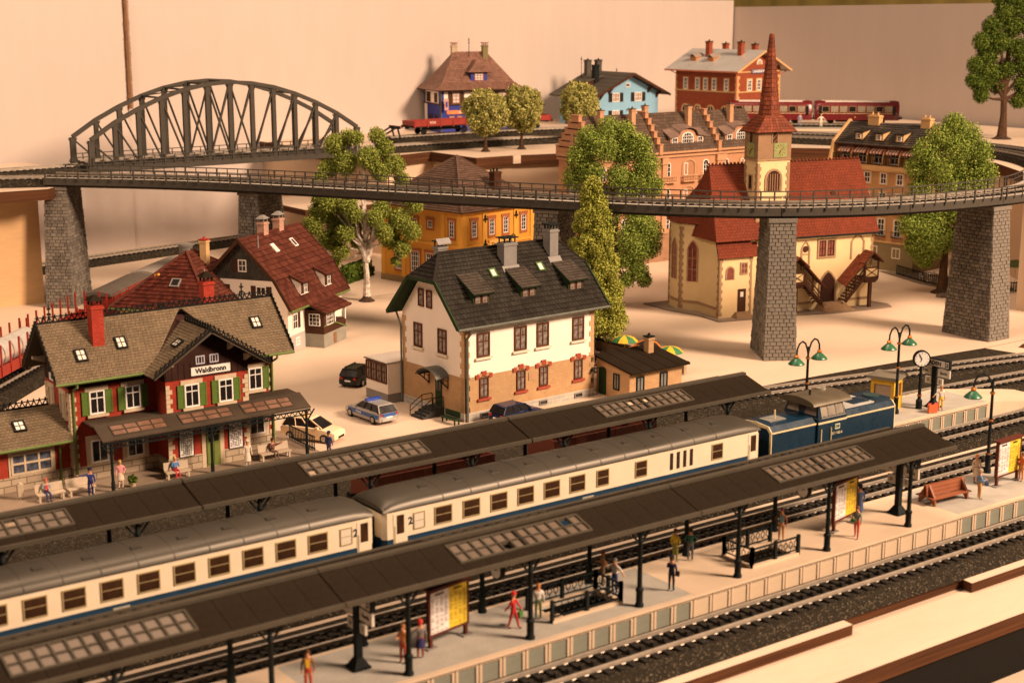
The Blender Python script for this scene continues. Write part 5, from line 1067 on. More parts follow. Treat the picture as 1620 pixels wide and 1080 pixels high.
for k in range(5):
    x = X0+.35+k*2.2; o = MB(); o.mi = 0
    for j in range(9):
        b_ = o; b_.mi = j % 2; xa = x+j*.2; b_.hexa([(xa,.2,13.55),(xa+.2,.2,13.55),(xa+.2,1.1,14.1),(xa,1.1,14.1),(xa,.2,13.6),(xa+.2,.2,13.6),(xa+.2,1.1,14.15),(xa,1.1,14.15)]); b_.hexa([(xa,.16,13.4),(xa+.2,.16,13.4),(xa+.2,.2,13.4),(xa,.2,13.4),(xa,.16,13.58),(xa+.2,.16,13.58),(xa+.2,.2,13.58),(xa,.2,13.58)])
    o.mi = 0; o.build('awning',[stripe,awhite],rt); Ft = Face(rt,X0,1.1); window(Ft,1.2+k*2.2,12.2,1.2,1.5,white,dglass,2,2,.08)
    if k < 4:
        b = MB(); pts = [(x+1.98,0)]
        for j in range(7): pass
        b.prism([(.9,12.1),(1.1,14.1),(.75,14.0),(.35,13.5),(.15,12.9),(.1,12.1)],'x',x+1.85,x+2.02); b.build('divider_fin',amber_l,rt)
b = MB(); b.bar((X0,-.2,13.15),(X0+RTL,-.2,13.15),.06,.08); b.bar((X0,-.2,12.2),(X0+RTL,-.2,12.2),.05,.06); [b.bar((X0+.1+k*.24,-.2,12.1),(X0+.1+k*.24,-.2,13.15),.04,.04,up=(0,1,0)) for k in range(48)]; b.build('railing',iron,rt)
for x in (4.9,7.1,9.3): window(Rt_,x,10.0,.85,1.3,white,dglass,2,2,.09,surround=.22,sm=amber_l); Rt_.box('lintel',amber_l,x-.75,x+.75,11.45,11.6,.0,.18)
for x in (2.7,4.9,7.1,9.3):
    for z in (7.0,4.0): window(Rt_,x,z,.95,2.0,white,dglass,2,3,.09,surround=.2,sm=amber_l); b = MB(); b.bar((-.7,-.35,.6),(.7,-.35,.6),.05,.06); [b.bar((-.65+q*.16,-.35,.0),(-.65+q*.16,-.35,.6),.03,.03,up=(0,1,0)) for q in range(9)]; b.box(-.7,.7,-.4,0,-.06,.0); Rt_.put('balcony_grille',b.mesh('balcony_grille',iron),x,z)
Rt_.box('pilaster',amber_l,3.4,4.0,3.4,11.5,.0,.25); Rt_.box('pilaster',amber_l,.2,.8,3.4,11.5,.0,.25)
for x in (9.3,6.2): window(Rt_,x,1.5,1.15,1.25,cream,mat('pane_cream',(.42,.36,.28),.4),2,1,.12,surround=.12,sm=amber_l)  # ground floor panes in plain cream colour
dr = Rt_.box('door',mat('door_ochre',(.30,.15,.05),.6),4.5,5.5,.1,2.7,.0,.06); Rt_.box('door_column',amber_l,5.6,5.95,.0,2.9,.0,.3)
# beer garden fence in front
fe = thing('garden_fence','low black railing fence around the beer garden under the green tree','fence',(0,0,0))
path = [(136.6,113.2),(134.8,107.5),(134.4,101.0)]
for (a, c) in zip(path[:-1],path[1:]):
    L = math.hypot(c[0]-a[0],c[1]-a[1]); b = MB(); [b.bar((a[0],a[1],z),(c[0],c[1],z),.06,.08) for z in (.25,1.1)]; n_ = int(L/.28); [b.bar((a[0]+(c[0]-a[0])*k/n_,a[1]+(c[1]-a[1])*k/n_,.05),(a[0]+(c[0]-a[0])*k/n_,a[1]+(c[1]-a[1])*k/n_,1.25),.09,.05,up=(0,1,0)) for k in range(n_+1)]; b.build('fence_panel',iron,fe)
struct(MB().prism([(136.9,116),(134.2,108),(133.9,100),(140,99.5),(141,112)],'z',0,.08).build('pavement',mat('pavement_dark',(.16,.12,.08),.85,var=.2,scale=1.5)))
for i, (x, y) in enumerate(((136.2,108.3),(137.3,104.6),(136.0,102.6))):
    t = thing('garden_table',('small white table with chairs nearest the awning house door','small white table with chairs beneath the green tree','small white table with chairs hidden by the stone pier')[i],'table',(x,y,.08),i*40,'white beer garden tables'); MB().lathe([(.5,.72),(.5,.78)],n=12).build('table_top',white,t); MB().lathe([(.25,0),(.06,.08),(.06,.72)],n=8).build('leg',white,t)
    for a in (0,120,240): c_, s_ = math.cos(R(a)), math.sin(R(a)); b = MB(); b.box(.7*c_-.2,.7*c_+.2,.7*s_-.2,.7*s_+.2,.42,.47); [b.box(.7*c_+p*.17-.02,.7*c_+p*.17+.02,.7*s_+q*.17-.02,.7*s_+q*.17+.02,0,.42) for p in (-1,1) for q in (-1,1)]; b.box(.7*c_-.2+.15*c_,.7*c_+.2+.15*c_,.7*s_+.15*s_-.03,.7*s_+.15*s_+.03,.47,.95); b.build('chair',white,t)
pr = thing('garden_parasol','dark olive garden parasol behind the pier by the slot','parasol',(139.8,99.6,0)); MB().lathe([(2.0,2.7),(1.2,3.0),(.05,3.3)],n=12).build('canopy',mat('parasol_olive',(.07,.09,.03),.7),pr); MB().lathe([(.3,0),(.04,.1),(.04,3.1)],n=8).build('pole',white,pr)
fe2 = thing('garden_fence','short black fence piece behind the pier by the board slot','fence',(0,0,0)); b = MB(); [b.bar((135.0,99.2,z),(141.0,97.6,z),.06,.08) for z in (.25,1.1)]; [b.bar((135+6*k/20,99.2-1.6*k/20,.05),(135+6*k/20,99.2-1.6*k/20,1.25),.09,.05,up=(0,1,0)) for k in range(21)]; b.build('fence_panel',iron,fe2)
# ---------- Langenthal station on the upper board
brick_l = brickmat('rust_brick',(.29,.060,.022),(.25,.050,.018),(.20,.06,.03),.4,.15,.012,.3); metal_r = mat('roof_sheet_glare',(.52,.51,.49),.3,.2,.08,.4); roof_edge = mat('eave_salmon',(.45,.14,.07),.5)  # metal_r: the roof's glossy reflection is put into the pale colour
la = thing('upper_station','rust brick station with sheet roof coloured with its glare and four chimneys on the upper board','station',(161.5,165.7,12.3),6)
LL, LD = 10.2, 12.2; LE, LR = 8.85, 11.3
wallbox(la,0,LL,0,LD,0,LE,brick_l); MB().prism([(0,LE),(LL,LE),(LL/2,LR-.15)],'y',.02,LD-.02).build('gable_wall',brick_l,la)
for z in (5.2,8.15): wallbox(la,-.08,LL+.08,-.08,LD+.08,z,z+.2,amber_l,'string_course')
o_ = 1.3
for s in (0,1):
    xe, xr2 = (-o_,LL/2) if s == 0 else (LL+o_,LL/2); zd = LE-o_*(LR-LE)/(LL/2)+.05
    b = MB(); b.hexa([(xe,-1.2,zd),(xr2,-1.2,LR),(xr2,LD+1.2,LR),(xe,LD+1.2,zd),(xe,-1.2,zd+.15),(xr2,-1.2,LR+.15),(xr2,LD+1.2,LR+.15),(xe,LD+1.2,zd+.15)]); rf = b.build('roof',metal_r,la)
    b = MB(); b.bar((xe,-1.2,zd+.05),(xe,LD+1.2,zd+.05),.16,.22); b.build('gutter',roof_edge,la); b = MB(); b.bar((xe,-1.22,zd+.02),(xr2,-1.22,LR+.02),.1,.3); b.build('barge_board',amber_l,la)
for y in (6.4,9.9):
    x = 1.4; z = LE+(LR-LE)*x/(LL/2)-.35; z += .25; dm = MB().prism([(x-.1,z-.3),(x-.1,z+.9),(x+2.2,z+.95)],'y',y-.55,y+.55).build('dormer',mat('dormer_rust',(.36,.15,.06),.6),la); b = MB(); b.hexa([(x-.35,y-.6,z+.85),(x+1.9,y-.6,z+1.0),(x+1.9,y,z+1.35),(x-.35,y,z+1.25),(x-.35,y-.6,z+.95),(x+1.9,y-.6,z+1.1),(x+1.9,y,z+1.45),(x-.35,y,z+1.35)]); b.hexa([(x-.35,y,z+1.25),(x+1.9,y,z+1.35),(x+1.9,y+.6,z+1.0),(x-.35,y+.6,z+.85),(x-.35,y,z+1.35),(x+1.9,y,z+1.45),(x+1.9,y+.6,z+1.1),(x-.35,y+.6,z+.95)]); b.build('dormer_roof',mat('tile_pale',(.30,.24,.20),.6,var=.2),dm)
for x, y in ((3.0,8.2),(7.4,8.6),(3.6,2.4),(7.4,2.8)): chimney(la,x,y,LR-1.4,12.6 if x < 5 else 12.2,.38,.38,brick_l,iron,'stub')
Lf = Face(la,0,0); Ll = Face(la,0,LD,-90)
for x in (2.9,5.1,7.3): window(Lf,x,5.45,.95,1.65,white,dglass,2,3,.12,surround=.2,sm=amber_l)
for x in (LD-10.1,LD-7.7,LD-6.1,LD-4.4,LD-2.0): window(Ll,x,5.45,.75,1.75,white,dglass,2,3,.12,surround=.17,sm=amber_l)
for F, xs in ((Lf,(2.0,5.1,8.2)),(Ll,(2.1,4.6,7.2,10.0))):
    for x in xs:
        o = F.put('arched_opening',(lambda b: (arch_ring(b,1.5,2.9,.25,-.02,.08), b)[1])(MB()).mesh('arched_opening',amber_l),x,.4); MB().prism(arch_pts(1.1,2.7,8),'y',-.03,.02).build('pane',dglass,o); MB().box(-.04,.04,-.06,-.02,0,2.6).box(-.5,.5,-.06,-.02,1.6,1.68).build('glazing_bar',white,o)
o = Lf.put('lunette',(lambda b: (arch_ring(b,1.3,.8,.15,-.02,.08), b)[1])(MB()).mesh('lunette',white),5.1,9.3); MB().prism(arch_pts(1.1,.7,8),'y',-.03,.02).build('pane',mat('pane_tan2',(.45,.33,.2),.4),o)
quoins(Lf,0,.2,8.1,amber_l,.6,.35,.5,1,.06); quoins(Lf,LL,.2,8.1,amber_l,.6,.35,.5,-1,.06); quoins(Ll,LD,.2,8.1,amber_l,.35,.25,.5,-1,.06); quoins(Ll,0,.2,8.1,amber_l,.35,.25,.5,1,.06)
s_ = Lf.box('name_board',mat('sign_blue_grey',(.10,.10,.16),.5),3.1,7.1,8.0,8.6,.1,.16); put('lettering',text_mesh('LANGENTHAL',.5,white,.012),s_,(2.0,-.065,.3))
MB().tube([(-.9,-.4,LE-.6),(-.12,.0,LE-1.0),(-.12,-.05,0)],.09).build('downpipe',roof_edge,la); MB().tube([(-.9,LD+.3,LE-.6),(-.12,LD-.2,LE-1.1)],.08).build('downpipe',roof_edge,la); MB().tube([(LL+.9,-.4,LE-.6),(LL+.1,-.1,LE-1.2)],.08).build('downpipe',roof_edge,la)
for x in (1.6,3.2,7.0,8.6): MB().prism([(0,0),(-.9,.0),(0,-.7)],'x',-.08,.08).build('bracket',amber_l,la,(x,0,LE+(LR-LE)*(1-abs(x-LL/2)/(LL/2))-.25))
# ---------- blue house
blue = mat('ultramarine',(.014,.026,.24),.5,var=.08); tile_bl = mat('tile_pinkbrown',(.20,.105,.075),.5,var=.25,scale=.5,island=.4); wind = mat('shutter_brown',(.07,.035,.02),.55)
bh = thing('blue_house','ultramarine house with white window band and flared brown hip roof','house',(121,184.4,12.3),-14)
BL, BW = 11.8, 7.2
wallbox(bh,0,BL,0,BW,0,6.3,blue); wallbox(bh,.5,BL-.6,-.06,BW+.06,4.15,5.85,white_r,'white_band'); wallbox(bh,-.06,BL+.06,.8,BW-.8,4.15,5.85,white_r,'white_band')
MB().box(-.12,BL+.12,-.2,BW+.12,3.95,4.15).build('sill_course',wind,bh)
e1 = 1.1; rx0, rx1, zz0, zz1, zz2 = 3.3, 8.3, 6.1, 7.1, 11.4; my_ = BW/2; i1 = .35
qa = [(-e1,-e1,zz0),(BL+e1,-e1,zz0),(BL+e1,BW+e1,zz0),(-e1,BW+e1,zz0)]; qb = [(i1,i1*.6,zz1),(BL-i1,i1*.6,zz1),(BL-i1,BW-i1*.6,zz1),(i1,BW-i1*.6,zz1)]; qc = [(rx0,my_,zz2),(rx1,my_,zz2),(rx1,my_,zz2),(rx0,my_,zz2)]
for i in range(4):
    j = (i+1)%4; tiled(bh,[qa[i],qa[j],qb[j],qb[i]],tile_bl,.4,.36,.06,under=darkwood); tiled(bh,[qb[i],qb[j],qc[j],qc[i]],tile_bl,.4,.36,.06,under=darkwood)
for x in (3.5,8.0): chimney(bh,x,my_+(.3 if x < 5 else -.5),9.8,12.3,.4,.36,mat('chimney_olive',(.16,.13,.05),.7) if x > 5 else tan_m,mat('cap_brick',(.28,.09,.05),.6),'flat')
MB().tube([(5.5,my_-.6,10.6),(5.5,my_-.6,13.4)],.05).lathe([(.12,0),(.12,.15)],(5.5,my_-.6,13.0),6).lathe([(.12,0),(.12,.15)],(5.5,my_-.6,12.6),6).build('aerial',iron,bh)
dm = MB().box(4.8,7.3,.35,2.6,7.15,8.6).build('dormer',blue,bh); apx_ = (6.05,1.2,10.3); dq = [(4.3,-.15,8.55),(7.8,-.15,8.55),(7.8,2.9,8.55),(4.3,2.9,8.55)]
tiled(dm,[dq[0],dq[1],(6.05,1.1,10.3),(6.05,1.1,10.3)],tile_bl,.36,.34,.06,under=darkwood); tiled(dm,[dq[1],dq[2],(6.05,2.9,10.3),(6.05,1.1,10.3)],tile_bl,.36,.34,.06,under=darkwood); tiled(dm,[dq[3],dq[0],(6.05,1.1,10.3),(6.05,2.9,10.3)],tile_bl,.36,.34,.06,under=darkwood)
Fd = Face(bh,6.05,.35); window(Fd,0,7.35,1.4,1.1,mat('window_redbrown',(.30,.09,.04),.5),skyp,3,3,.09)
Bf = Face(bh,0,-.06); Bl_ = Face(bh,-.06,BW,-90)
for x in (2.35,5.9,9.55): window(Bf,x,4.2,1.15,1.55,MATS['window_redbrown'],skyp,2,3,.1,shutters=.6,shm=wind)
window(Bl_,2.2,4.25,.7,1.4,wind,dglass,2,2,.1,shutters=.45,shm=wind); Bl_.box('shutter',wind,4.7,6.0,4.25,5.6,.0,.06)
Bg = Face(bh,0,0); ban = Bg.box('banner',mat('banner_orange',(.62,.20,.07),.6),.9,6.3,2.65,3.2,.05,.12); put('lettering',text_mesh('Restaurant',.4,cream,.008),ban,(2.7,-.075,.27))
for x in (1.7,2.9,5.2,8.6,10.2): window(Bg,x,1.2,.8,1.2,MATS['window_redbrown'],skyp,2,2,.1)
Bk = Face(bh,0,BW,-90)
for x in (3.0,5.4): window(Bk,x,1.0,1.2,1.5,wind,dglass,2,2,.1)
Bk.box('notice_panel',white_r,.3,1.3,1.5,3.9,.0,.08); sgn = MB().box(.3,.9,-.9,-.8,3.3,4.9).build('hanging_sign',mat('sign_pink',(.5,.25,.2),.6),bh); MB().box(.45,.75,-.93,-.91,3.7,4.5).build('emblem',blue,sgn)
MB().tube([(.05,-.3,6.0),(.05,-.14,5.7),(.05,-.14,0)],.09).build('downpipe',mat('pipe_olive',(.12,.11,.03),.5),bh)
# ---------- pale blue chalet
sky_b = mat('chalet_blue',(.20,.40,.56),.6,var=.05); roof_g = mat('chalet_roof',(.085,.075,.062),.65,var=.15,scale=.6,fine=8)
cl = thing('chalet','pale blue chalet with wide low grey roof and dark shutters','house',(147,180.8,12.3),-4)
CL, CD = 11.6, 10.2; cE, cA = 4.9, 7.75
wallbox(cl,0,CL,0,CD,0,cE,sky_b); MB().prism([(0,cE),(CL,cE),(6.0,cA-.2)],'y',.01,CD-.01).build('gable_wall',sky_b,cl)
sl_ = (cA-cE)/6.0
for s, xe in ((0,-1.5),(1,13.0)):
    ze = cA-abs(6.0-xe)*sl_; b = MB(); b.hexa([(xe,-1.3,ze),(6.0,-1.3,cA),(6.0,CD+.8,cA),(xe,CD+.8,ze),(xe,-1.3,ze+.22),(6.0,-1.3,cA+.22),(6.0,CD+.8,cA+.22),(xe,CD+.8,ze+.22)]); rf = b.build('roof',roof_g,cl)
    for k in range(1,7):
        t = k/7; xx = xe+(6.0-xe)*t; zz = ze+(cA-ze)*t+.22; MB().bar((xx,-1.3,zz),(xx,CD+.8,zz),.1,.05).build('roof_batten',roof_g,rf)
    b = MB(); b.bar((xe,-1.35,ze+.05),(6.0,-1.35,cA+.05),.12,.35); b.build('barge_board',darkwood,cl)
for x, y, zt in ((2.6,4.2,9.0),(4.2,8.6,9.6),(6.2,8.6,9.6)): chimney(cl,x,y,6.2,zt,.42,.42,iron if x < 3 else roof_g,iron,'stub')
MB().prism([(1.0,5.6),(3.6,7.0),(3.6,7.3),(1.0,6.5)],'y',4.0,7.2).build('dormer',darkwood,cl); MB().hexa([(.7,3.8,6.45),(4.0,3.8,7.35),(4.0,7.4,7.35),(.7,7.4,6.45),(.7,3.8,6.6),(4.0,3.8,7.5),(4.0,7.4,7.5),(.7,7.4,6.6)]).build('dormer_roof',roof_g,cl)
MB().tube([(3.4,CD-1,6.6),(3.4,CD-1,10.2)],.05).lathe([(.14,0),(.14,.15)],(3.4,CD-1,9.7),6).build('aerial',iron,cl); MB().tube([(7.2,5,7),(7.2,5,8.4)],.07).build('vent_pipe',iron,cl)
Cf = Face(cl,0,0); shd = mat('shutter_black',(.02,.018,.016),.6)
for x in (3.5,7.7): window(Cf,x,3.6,1.35,1.35,white,mat('pane_pale',(.3,.22,.17),.3,var=.5,scale=2),3,2,.1,shutters=.65,shm=shd); window(Cf,x,.8,1.35,1.5,white,MATS['pane_pale'],3,2,.1,shutters=.65,shm=shd)
window(Cf,5.7,5.75,.8,.65,white,dglass,2,1,.1); wl = MB().tube([(5.6,-.05,2.3),(5.6,-.5,2.6),(5.6,-.7,2.3)],.06).build('wall_lamp',iron,cl)
for x in (.5,2.2,9.6,11.2): MB().prism([(0,0),(-1.1,.3),(-1.1,.55),(0,-.7)],'x',-.12,.12).build('bracket',darkwood,cl,(x,0,cA-abs(6.0-x)*sl_-.55))
MB().tube([(-1.4,-.9,4.0),(-1.2,-.6,3.7),(-.1,-.1,3.5)],.1).build('downpipe',darkwood,cl)
# ------------------------------------------------------------------ rolling stock
RT = .94   # rail top above the board
def wheelset(t, x, z=0, r=.46, w=.72, m=black):
    for s in (-1,1):
        b = MB(); b.cyl((x,s*(w-.02),z+r),(x,s*(w+.14),z+r),r,r,16); b.cyl((x,s*(w+.14),z+r),(x,s*(w+.2),z+r),r*.35,r*.3,8); b.build('wheel',m,t,smooth=False)
    MB().cyl((x,-w,z+r),(x,w,z+r),.08,.08,6).build('axle',m,t)
def bogie(t, x, z=0):
    b = MB(); b.box(x-1.75,x+1.75,-1.05,-.9,z+.35,z+.75); b.box(x-1.75,x+1.75,.9,1.05,z+.35,z+.75); b.box(x-.3,x+.3,-1,1,z+.4,z+.8); b.build('bogie',black,t)
    for d in (-1.25,1.25): wheelset(t,x+d,z)
def couplers(t, L, z=.95):
    for x, s in ((0,-1),(L,1)):
        b = MB(); b.box(min(x,x+s*.45),max(x,x+s*.45),-.12,.12,z-.15,z+.1); b.build('coupler',black,t)
        for y in (-.85,.85): MB().cyl((x,y,z+.15),(x+s*.42,y,z+.15),.09,.09,8).cyl((x+s*.42,y,z+.15),(x+s*.48,y,z+.15),.24,.24,10).build('buffer',black,t)
coach_b = mat('coach_beige',(.67,.575,.43),.35,var=.04,spec=.5); coach_bl = mat('coach_blue',(.008,.035,.075),.35,var=.1,spec=.5); coach_r = mat('coach_roof_bronze',(.062,.055,.043),.42,.4,.12,.3); brass = mat('window_frame_brass',(.42,.33,.17),.4,.3); cab_i = mat('coach_pane',(.035,.016,.008),.15,var=.7,scale=1.2)
def coach(x0, label, wins, special, L=26.9):
    t = thing('passenger_coach',label,'coach',(x0,T3,RT),0,'beige and blue coaches'); hw = 1.56; z0, z1, zt = .55, 3.88, 4.52; zb = 2.42
    MB().box(.35,L-.35,-1.35,1.35,.5,.95).build('underframe',black,t)
    for s in (0,1):
        xx = .0 if s == 0 else L-.0
    b = MB(); e = .22
    pl = [(0,-hw+e),(e,-hw),(L-e,-hw),(L,-hw+e),(L,hw-e),(L-e,hw),(e,hw),(0,hw-e)]
    MB().prism(pl,'z',z0,zb).build('lower_body',coach_bl,t); MB().prism(pl,'z',zb,z1).build('upper_body',coach_b,t)
    MB().prism([(x,y*1.004) for x,y in pl],'z',zb-.05,zb+.02).build('stripe',coach_b,t)
    # roof: arched, drawn down at the ends, with seams
    def sec(x, drop):
        pts = []
        for k in range(13): a = math.pi*k/12; pts.append((x,-(hw+.02)*math.cos(a),z1-.05+(zt-z1+.05)*(math.sin(a)**.75)*(1-drop)))
        return pts+[(x,hw*.9,z1-.12),(x,-hw*.9,z1-.12)]
    xs = [(.0,.55),(.15,.38),(.5,.17),(1.1,.05),(1.9,0)]; rings = [sec(x,d) for x,d in xs]+[sec(L-x,d) for x,d in xs[::-1]]
    rf = MB(); rf.loft(rings); rf = rf.build('roof',coach_r,t,smooth=True)
    for k in range(1,13):
        x = 1.9+(L-3.8)*k/13; b = MB(); b.loft([[(p[0],p[1]*1.003,p[2]+.012) for p in sec(x-.025,0)],[(p[0],p[1]*1.003,p[2]+.012) for p in sec(x+.025,0)]]); b.build('roof_seam',coach_r,rf)
    for k in range(10):
        x = 3.0+k*(L-6)/9; b = MB(); b.prism([(-.32,0),(.32,0),(.22,.13),(-.22,.13)],'y',-.16,.16); put('roof_vent',b.mesh('roof_vent',coach_r),rf,(x,-.55,zt-.10))
    for y in (-hw,hw): MB().box(.3,L-.3,min(y,y*1.01)-.01,max(y,y*1.01)+.01,z1-.06,z1-.01).build('gutter',coach_r,t)
    for side, F in ((-1,Face(t,0,-hw)),(1,Face(t,L,hw,180))):
        for x, w_, kind in wins:
            xx = x if side < 0 else L-x
            if kind == 'w': window(F,xx,2.62,w_,.98,brass,cab_i,1,2,.055,.52,deep=.01)
            elif kind == 'm': window(F,xx,2.65,w_,.9,brass,mat('milk_pane',(.60,.54,.44),.4),1,2,.05,.5,deep=.01)
            elif kind == 'v': o = F.box('louvre_window',mat('louvre_dark',(.03,.02,.014),.4),xx-.11,xx+.11,2.62,3.62,-.01,.03)
            elif kind == 'd':
                o = F.box('door',coach_b,xx-.42,xx+.42,.75,3.7,-.01,.025); put('pane',shared('cdp',lambda: MB().box(.2,.64,-.045,-.02,1.85,2.85).mesh('pane',cab_i)),o); put('handle',shared('cdh',lambda: MB().box(.06,.1,-.06,-.02,1.4,2.3).mesh('handle',brass)),o)
            elif kind == '2': F.text('class_number','2',.55,coach_bl if False else mat('number_ink',(.02,.03,.06),.5),xx,3.15,.012,.02)
    for x in (3.6,L-3.6): bogie(t,x)
    couplers(t,L); b = MB().box(-.32,.0,-.65,.65,.9,3.5).build('gangway',black,t); MB().box(L,L+.32,-.65,.65,.9,3.5).build('gangway',black,t)
    F = Face(t,0,-hw); F.box('sign_plate',mat('plate_grey',(.35,.33,.26),.5),13.0,13.8,1.95,2.2,.0,.02)
    return t
W2 = [(3.65+1.795*k,1.1,'w') for k in range(6)]+[(14.45,.9,'w'),(17.3,.9,'w'),(23.3,.9,'w'),(2.15,.7,'m'),(1.0,.4,'d'),(26.3,.4,'d'),(1.62,.4,'2')]+[(19.65+.52*k,.2,'v') for k in range(4)]
coach(37.95,'beige and blue coach with baggage louvres coupled to the blue locomotive',W2,1)
W1 = [(9.45+1.775*k,1.1,'w') for k in range(-3,9)]+[(25.25,.7,'m'),(26.3,.4,'d'),(25.8,.4,'2'),(.9,.4,'d'),(1.9,.7,'m')]
coach(10.5,'beige and blue coach at the tail of the train beside the island platform',W1,0)
# locomotive
lo_b = mat('loco_blue',(.003,.021,.044),.28,var=.1,spec=.6); lo_c = mat('loco_cream',(.62,.53,.32),.4); lo_r = mat('loco_roof',(.11,.09,.06),.4,.3); lo_w = mat('loco_top_pale',(.42,.42,.40),.35)
t = thing('diesel_locomotive','dark blue diesel locomotive with bronze cab roof and cream stripe','locomotive',(65.75,T3,RT),0); LL_ = 11.9
MB().box(.0,LL_,-1.45,1.45,.75,1.15).build('frame',lo_c,t); 
def hood(x0, x1, hw, z0, z1, nm):
    pts = [(-hw,z0),(-hw,z1-.35),(-hw+.28,z1-.04),(0,z1+.05),(hw-.28,z1-.04),(hw,z1-.35),(hw,z0)]
    return MB().prism(pts,'x',x0,x1).build(nm,lo_b,t)
hs = hood(.3,4.3,1.35,1.15,3.75,'short_hood'); hl = hood(6.9,11.75,1.35,1.15,3.75,'long_hood')
for x0, x1 in ((.3,4.3),(6.9,11.75)):
    for s in (-1,1): MB().box(x0,x1,s*1.37-.015,s*1.37+.015,3.28,3.38).build('cream_stripe',lo_c,t)
for x in (.26,11.72):
    MB().prism([(-1.36,1.2),(-1.36,3.4),(-1.08,3.72),(0,3.82),(1.08,3.72),(1.36,3.4),(1.36,1.2),(1.2,1.2),(1.2,3.3),(.95,3.55),(-.95,3.55),(-1.2,3.3),(-1.2,1.2)],'x',x,x+.07).build('cream_end_frame',lo_c,t)
    for y in (-.85,.85): MB().cyl((x-.06 if x < 5 else x+.06,y,1.5),(x+.02 if x < 5 else x+.14,y,1.5),.17,.17,12).build('headlight',skyp,t)
MB().box(7.0,10.1,-1.0,1.0,3.75,3.84).build('hood_cover',lo_w,t); MB().box(8.4,9.9,-.75,.4,3.84,3.9).build('hatch',lo_b,t); MB().box(10.15,11.6,-1.05,1.05,3.7,3.9).build('radiator_cover',lo_b,t)
b = MB().cyl((10.9,0,3.9),(10.9,0,3.98),.55,.55,16); b.build('fan',mat('fan_dark',(.03,.05,.05),.5),t); MB().box(1.0,2.4,-.5,.5,3.76,3.82).build('hatch',mat('hatch_grey',(.2,.2,.18),.5),t); MB().tube([(1.7,-.2,3.8),(1.7,-.2,4.4)],.05).build('horn',lo_c,t)
cb = MB(); cb.hexa([(4.3,-1.5,1.15),(6.9,-1.5,1.15),(6.9,1.5,1.15),(4.3,1.5,1.15),(4.3,-1.5,3.6),(6.9,-1.5,3.6),(6.9,1.5,3.6),(4.3,1.5,3.6)]); cb = cb.build('cab_body',lo_b,t)
cu = MB(); cu.hexa([(4.3,-1.5,3.6),(6.9,-1.5,3.6),(6.9,1.5,3.6),(4.3,1.5,3.6),(4.5,-1.22,4.55),(6.7,-1.22,4.55),(6.7,1.22,4.55),(4.5,1.22,4.55)]); cu.build('cab_upper',lo_b,t)
for k in range(3):
    xa = 4.62+k*.72; b = MB(); y0 = lambda z: -1.5+.28*(z-3.6)/.95-.012
    b.hexa([(xa,y0(3.72),3.72),(xa+.6,y0(3.72),3.72),(xa+.6,y0(3.72)+.02,3.72),(xa,y0(3.72)+.02,3.72),(xa+.03,y0(4.42),4.42),(xa+.57,y0(4.42),4.42),(xa+.57,y0(4.42)+.02,4.42),(xa+.03,y0(4.42)+.02,4.42)]); b.build('cab_window',mat('loco_pane',(.25,.22,.18),.12,var=.4),t)
    for xx in (xa-.04,xa+.6): MB().bar((xx+.02,y0(3.7)-.01,3.7),(xx+.02,y0(4.45)-.01,4.45),.04,.06,up=(0,1,0)).build('window_bar',mat('silver_trim',(.5,.48,.42),.3,.6),t)
MB().box(4.55,6.8,-1.53,-1.5,3.62,3.68).build('window_rail',MATS['silver_trim'],t)
for x, s in ((4.3,-1),(6.9,1)):
    for y in (-.75,.75): b = MB(); f = lambda z: x+s*.02-s*.2*(z-3.6)/.95; b.hexa([(f(3.8),y-.5,3.8),(f(3.8),y+.5,3.8),(f(3.8)-s*.02,y+.5,3.8),(f(3.8)-s*.02,y-.5,3.8),(f(4.4),y-.42,4.4),(f(4.4),y+.42,4.4),(f(4.4)-s*.02,y+.42,4.4),(f(4.4)-s*.02,y-.42,4.4)]); b.build('end_window',MATS['loco_pane'],t)
rr_ = MB(); rings = []
for x, q in ((3.85,.0),(4.0,.03),(7.2,.03),(7.35,0)): rings.append([(x,-1.5*math.cos(math.pi*k/10),4.5+(.42+q)*math.sin(math.pi*k/10)) for k in range(11)]+[(x,1.3,4.46),(x,-1.3,4.46)])
rr_.loft(rings); rr_.build('cab_roof',lo_r,t,smooth=True); MB().lathe([(.3,0),(.3,.12),(.2,.12),(.2,.02)],(6.4,.3,4.93),14).build('exhaust_ring',MATS['silver_trim'],t); MB().tube([(4.7,-.3,4.85),(4.7,-.3,5.25)],.07).build('horn',iron,t)
Fl_ = Face(t,0,-1.5); Fl_.box('cream_stripe',lo_c,4.3,6.9,3.28,3.4,.0,.02); eb = Fl_.box('emblem',mat('emblem_pale',(.42,.48,.32),.5),5.85,6.3,2.75,3.1,.0,.02); put('lettering',text_mesh('DB',.26,lo_b,.01),eb,(.225,-.022,.175)); Fl_.text('lettering','211 162-6',.24,lo_c,6.05,2.5,.01,.004)
for x in (4.55,5.45,.7,1.9): MB().tube([(x,-1.56,1.3),(x,-1.56,2.95 if x > 3 else 1.9)],.035).build('handrail',lo_c,t)
MB().box(3.2,8.6,-1.2,1.2,.3,.75).build('fuel_tank',black,t)
for x in (2.2,9.7): bogie(t,x)
couplers(t,LL_)
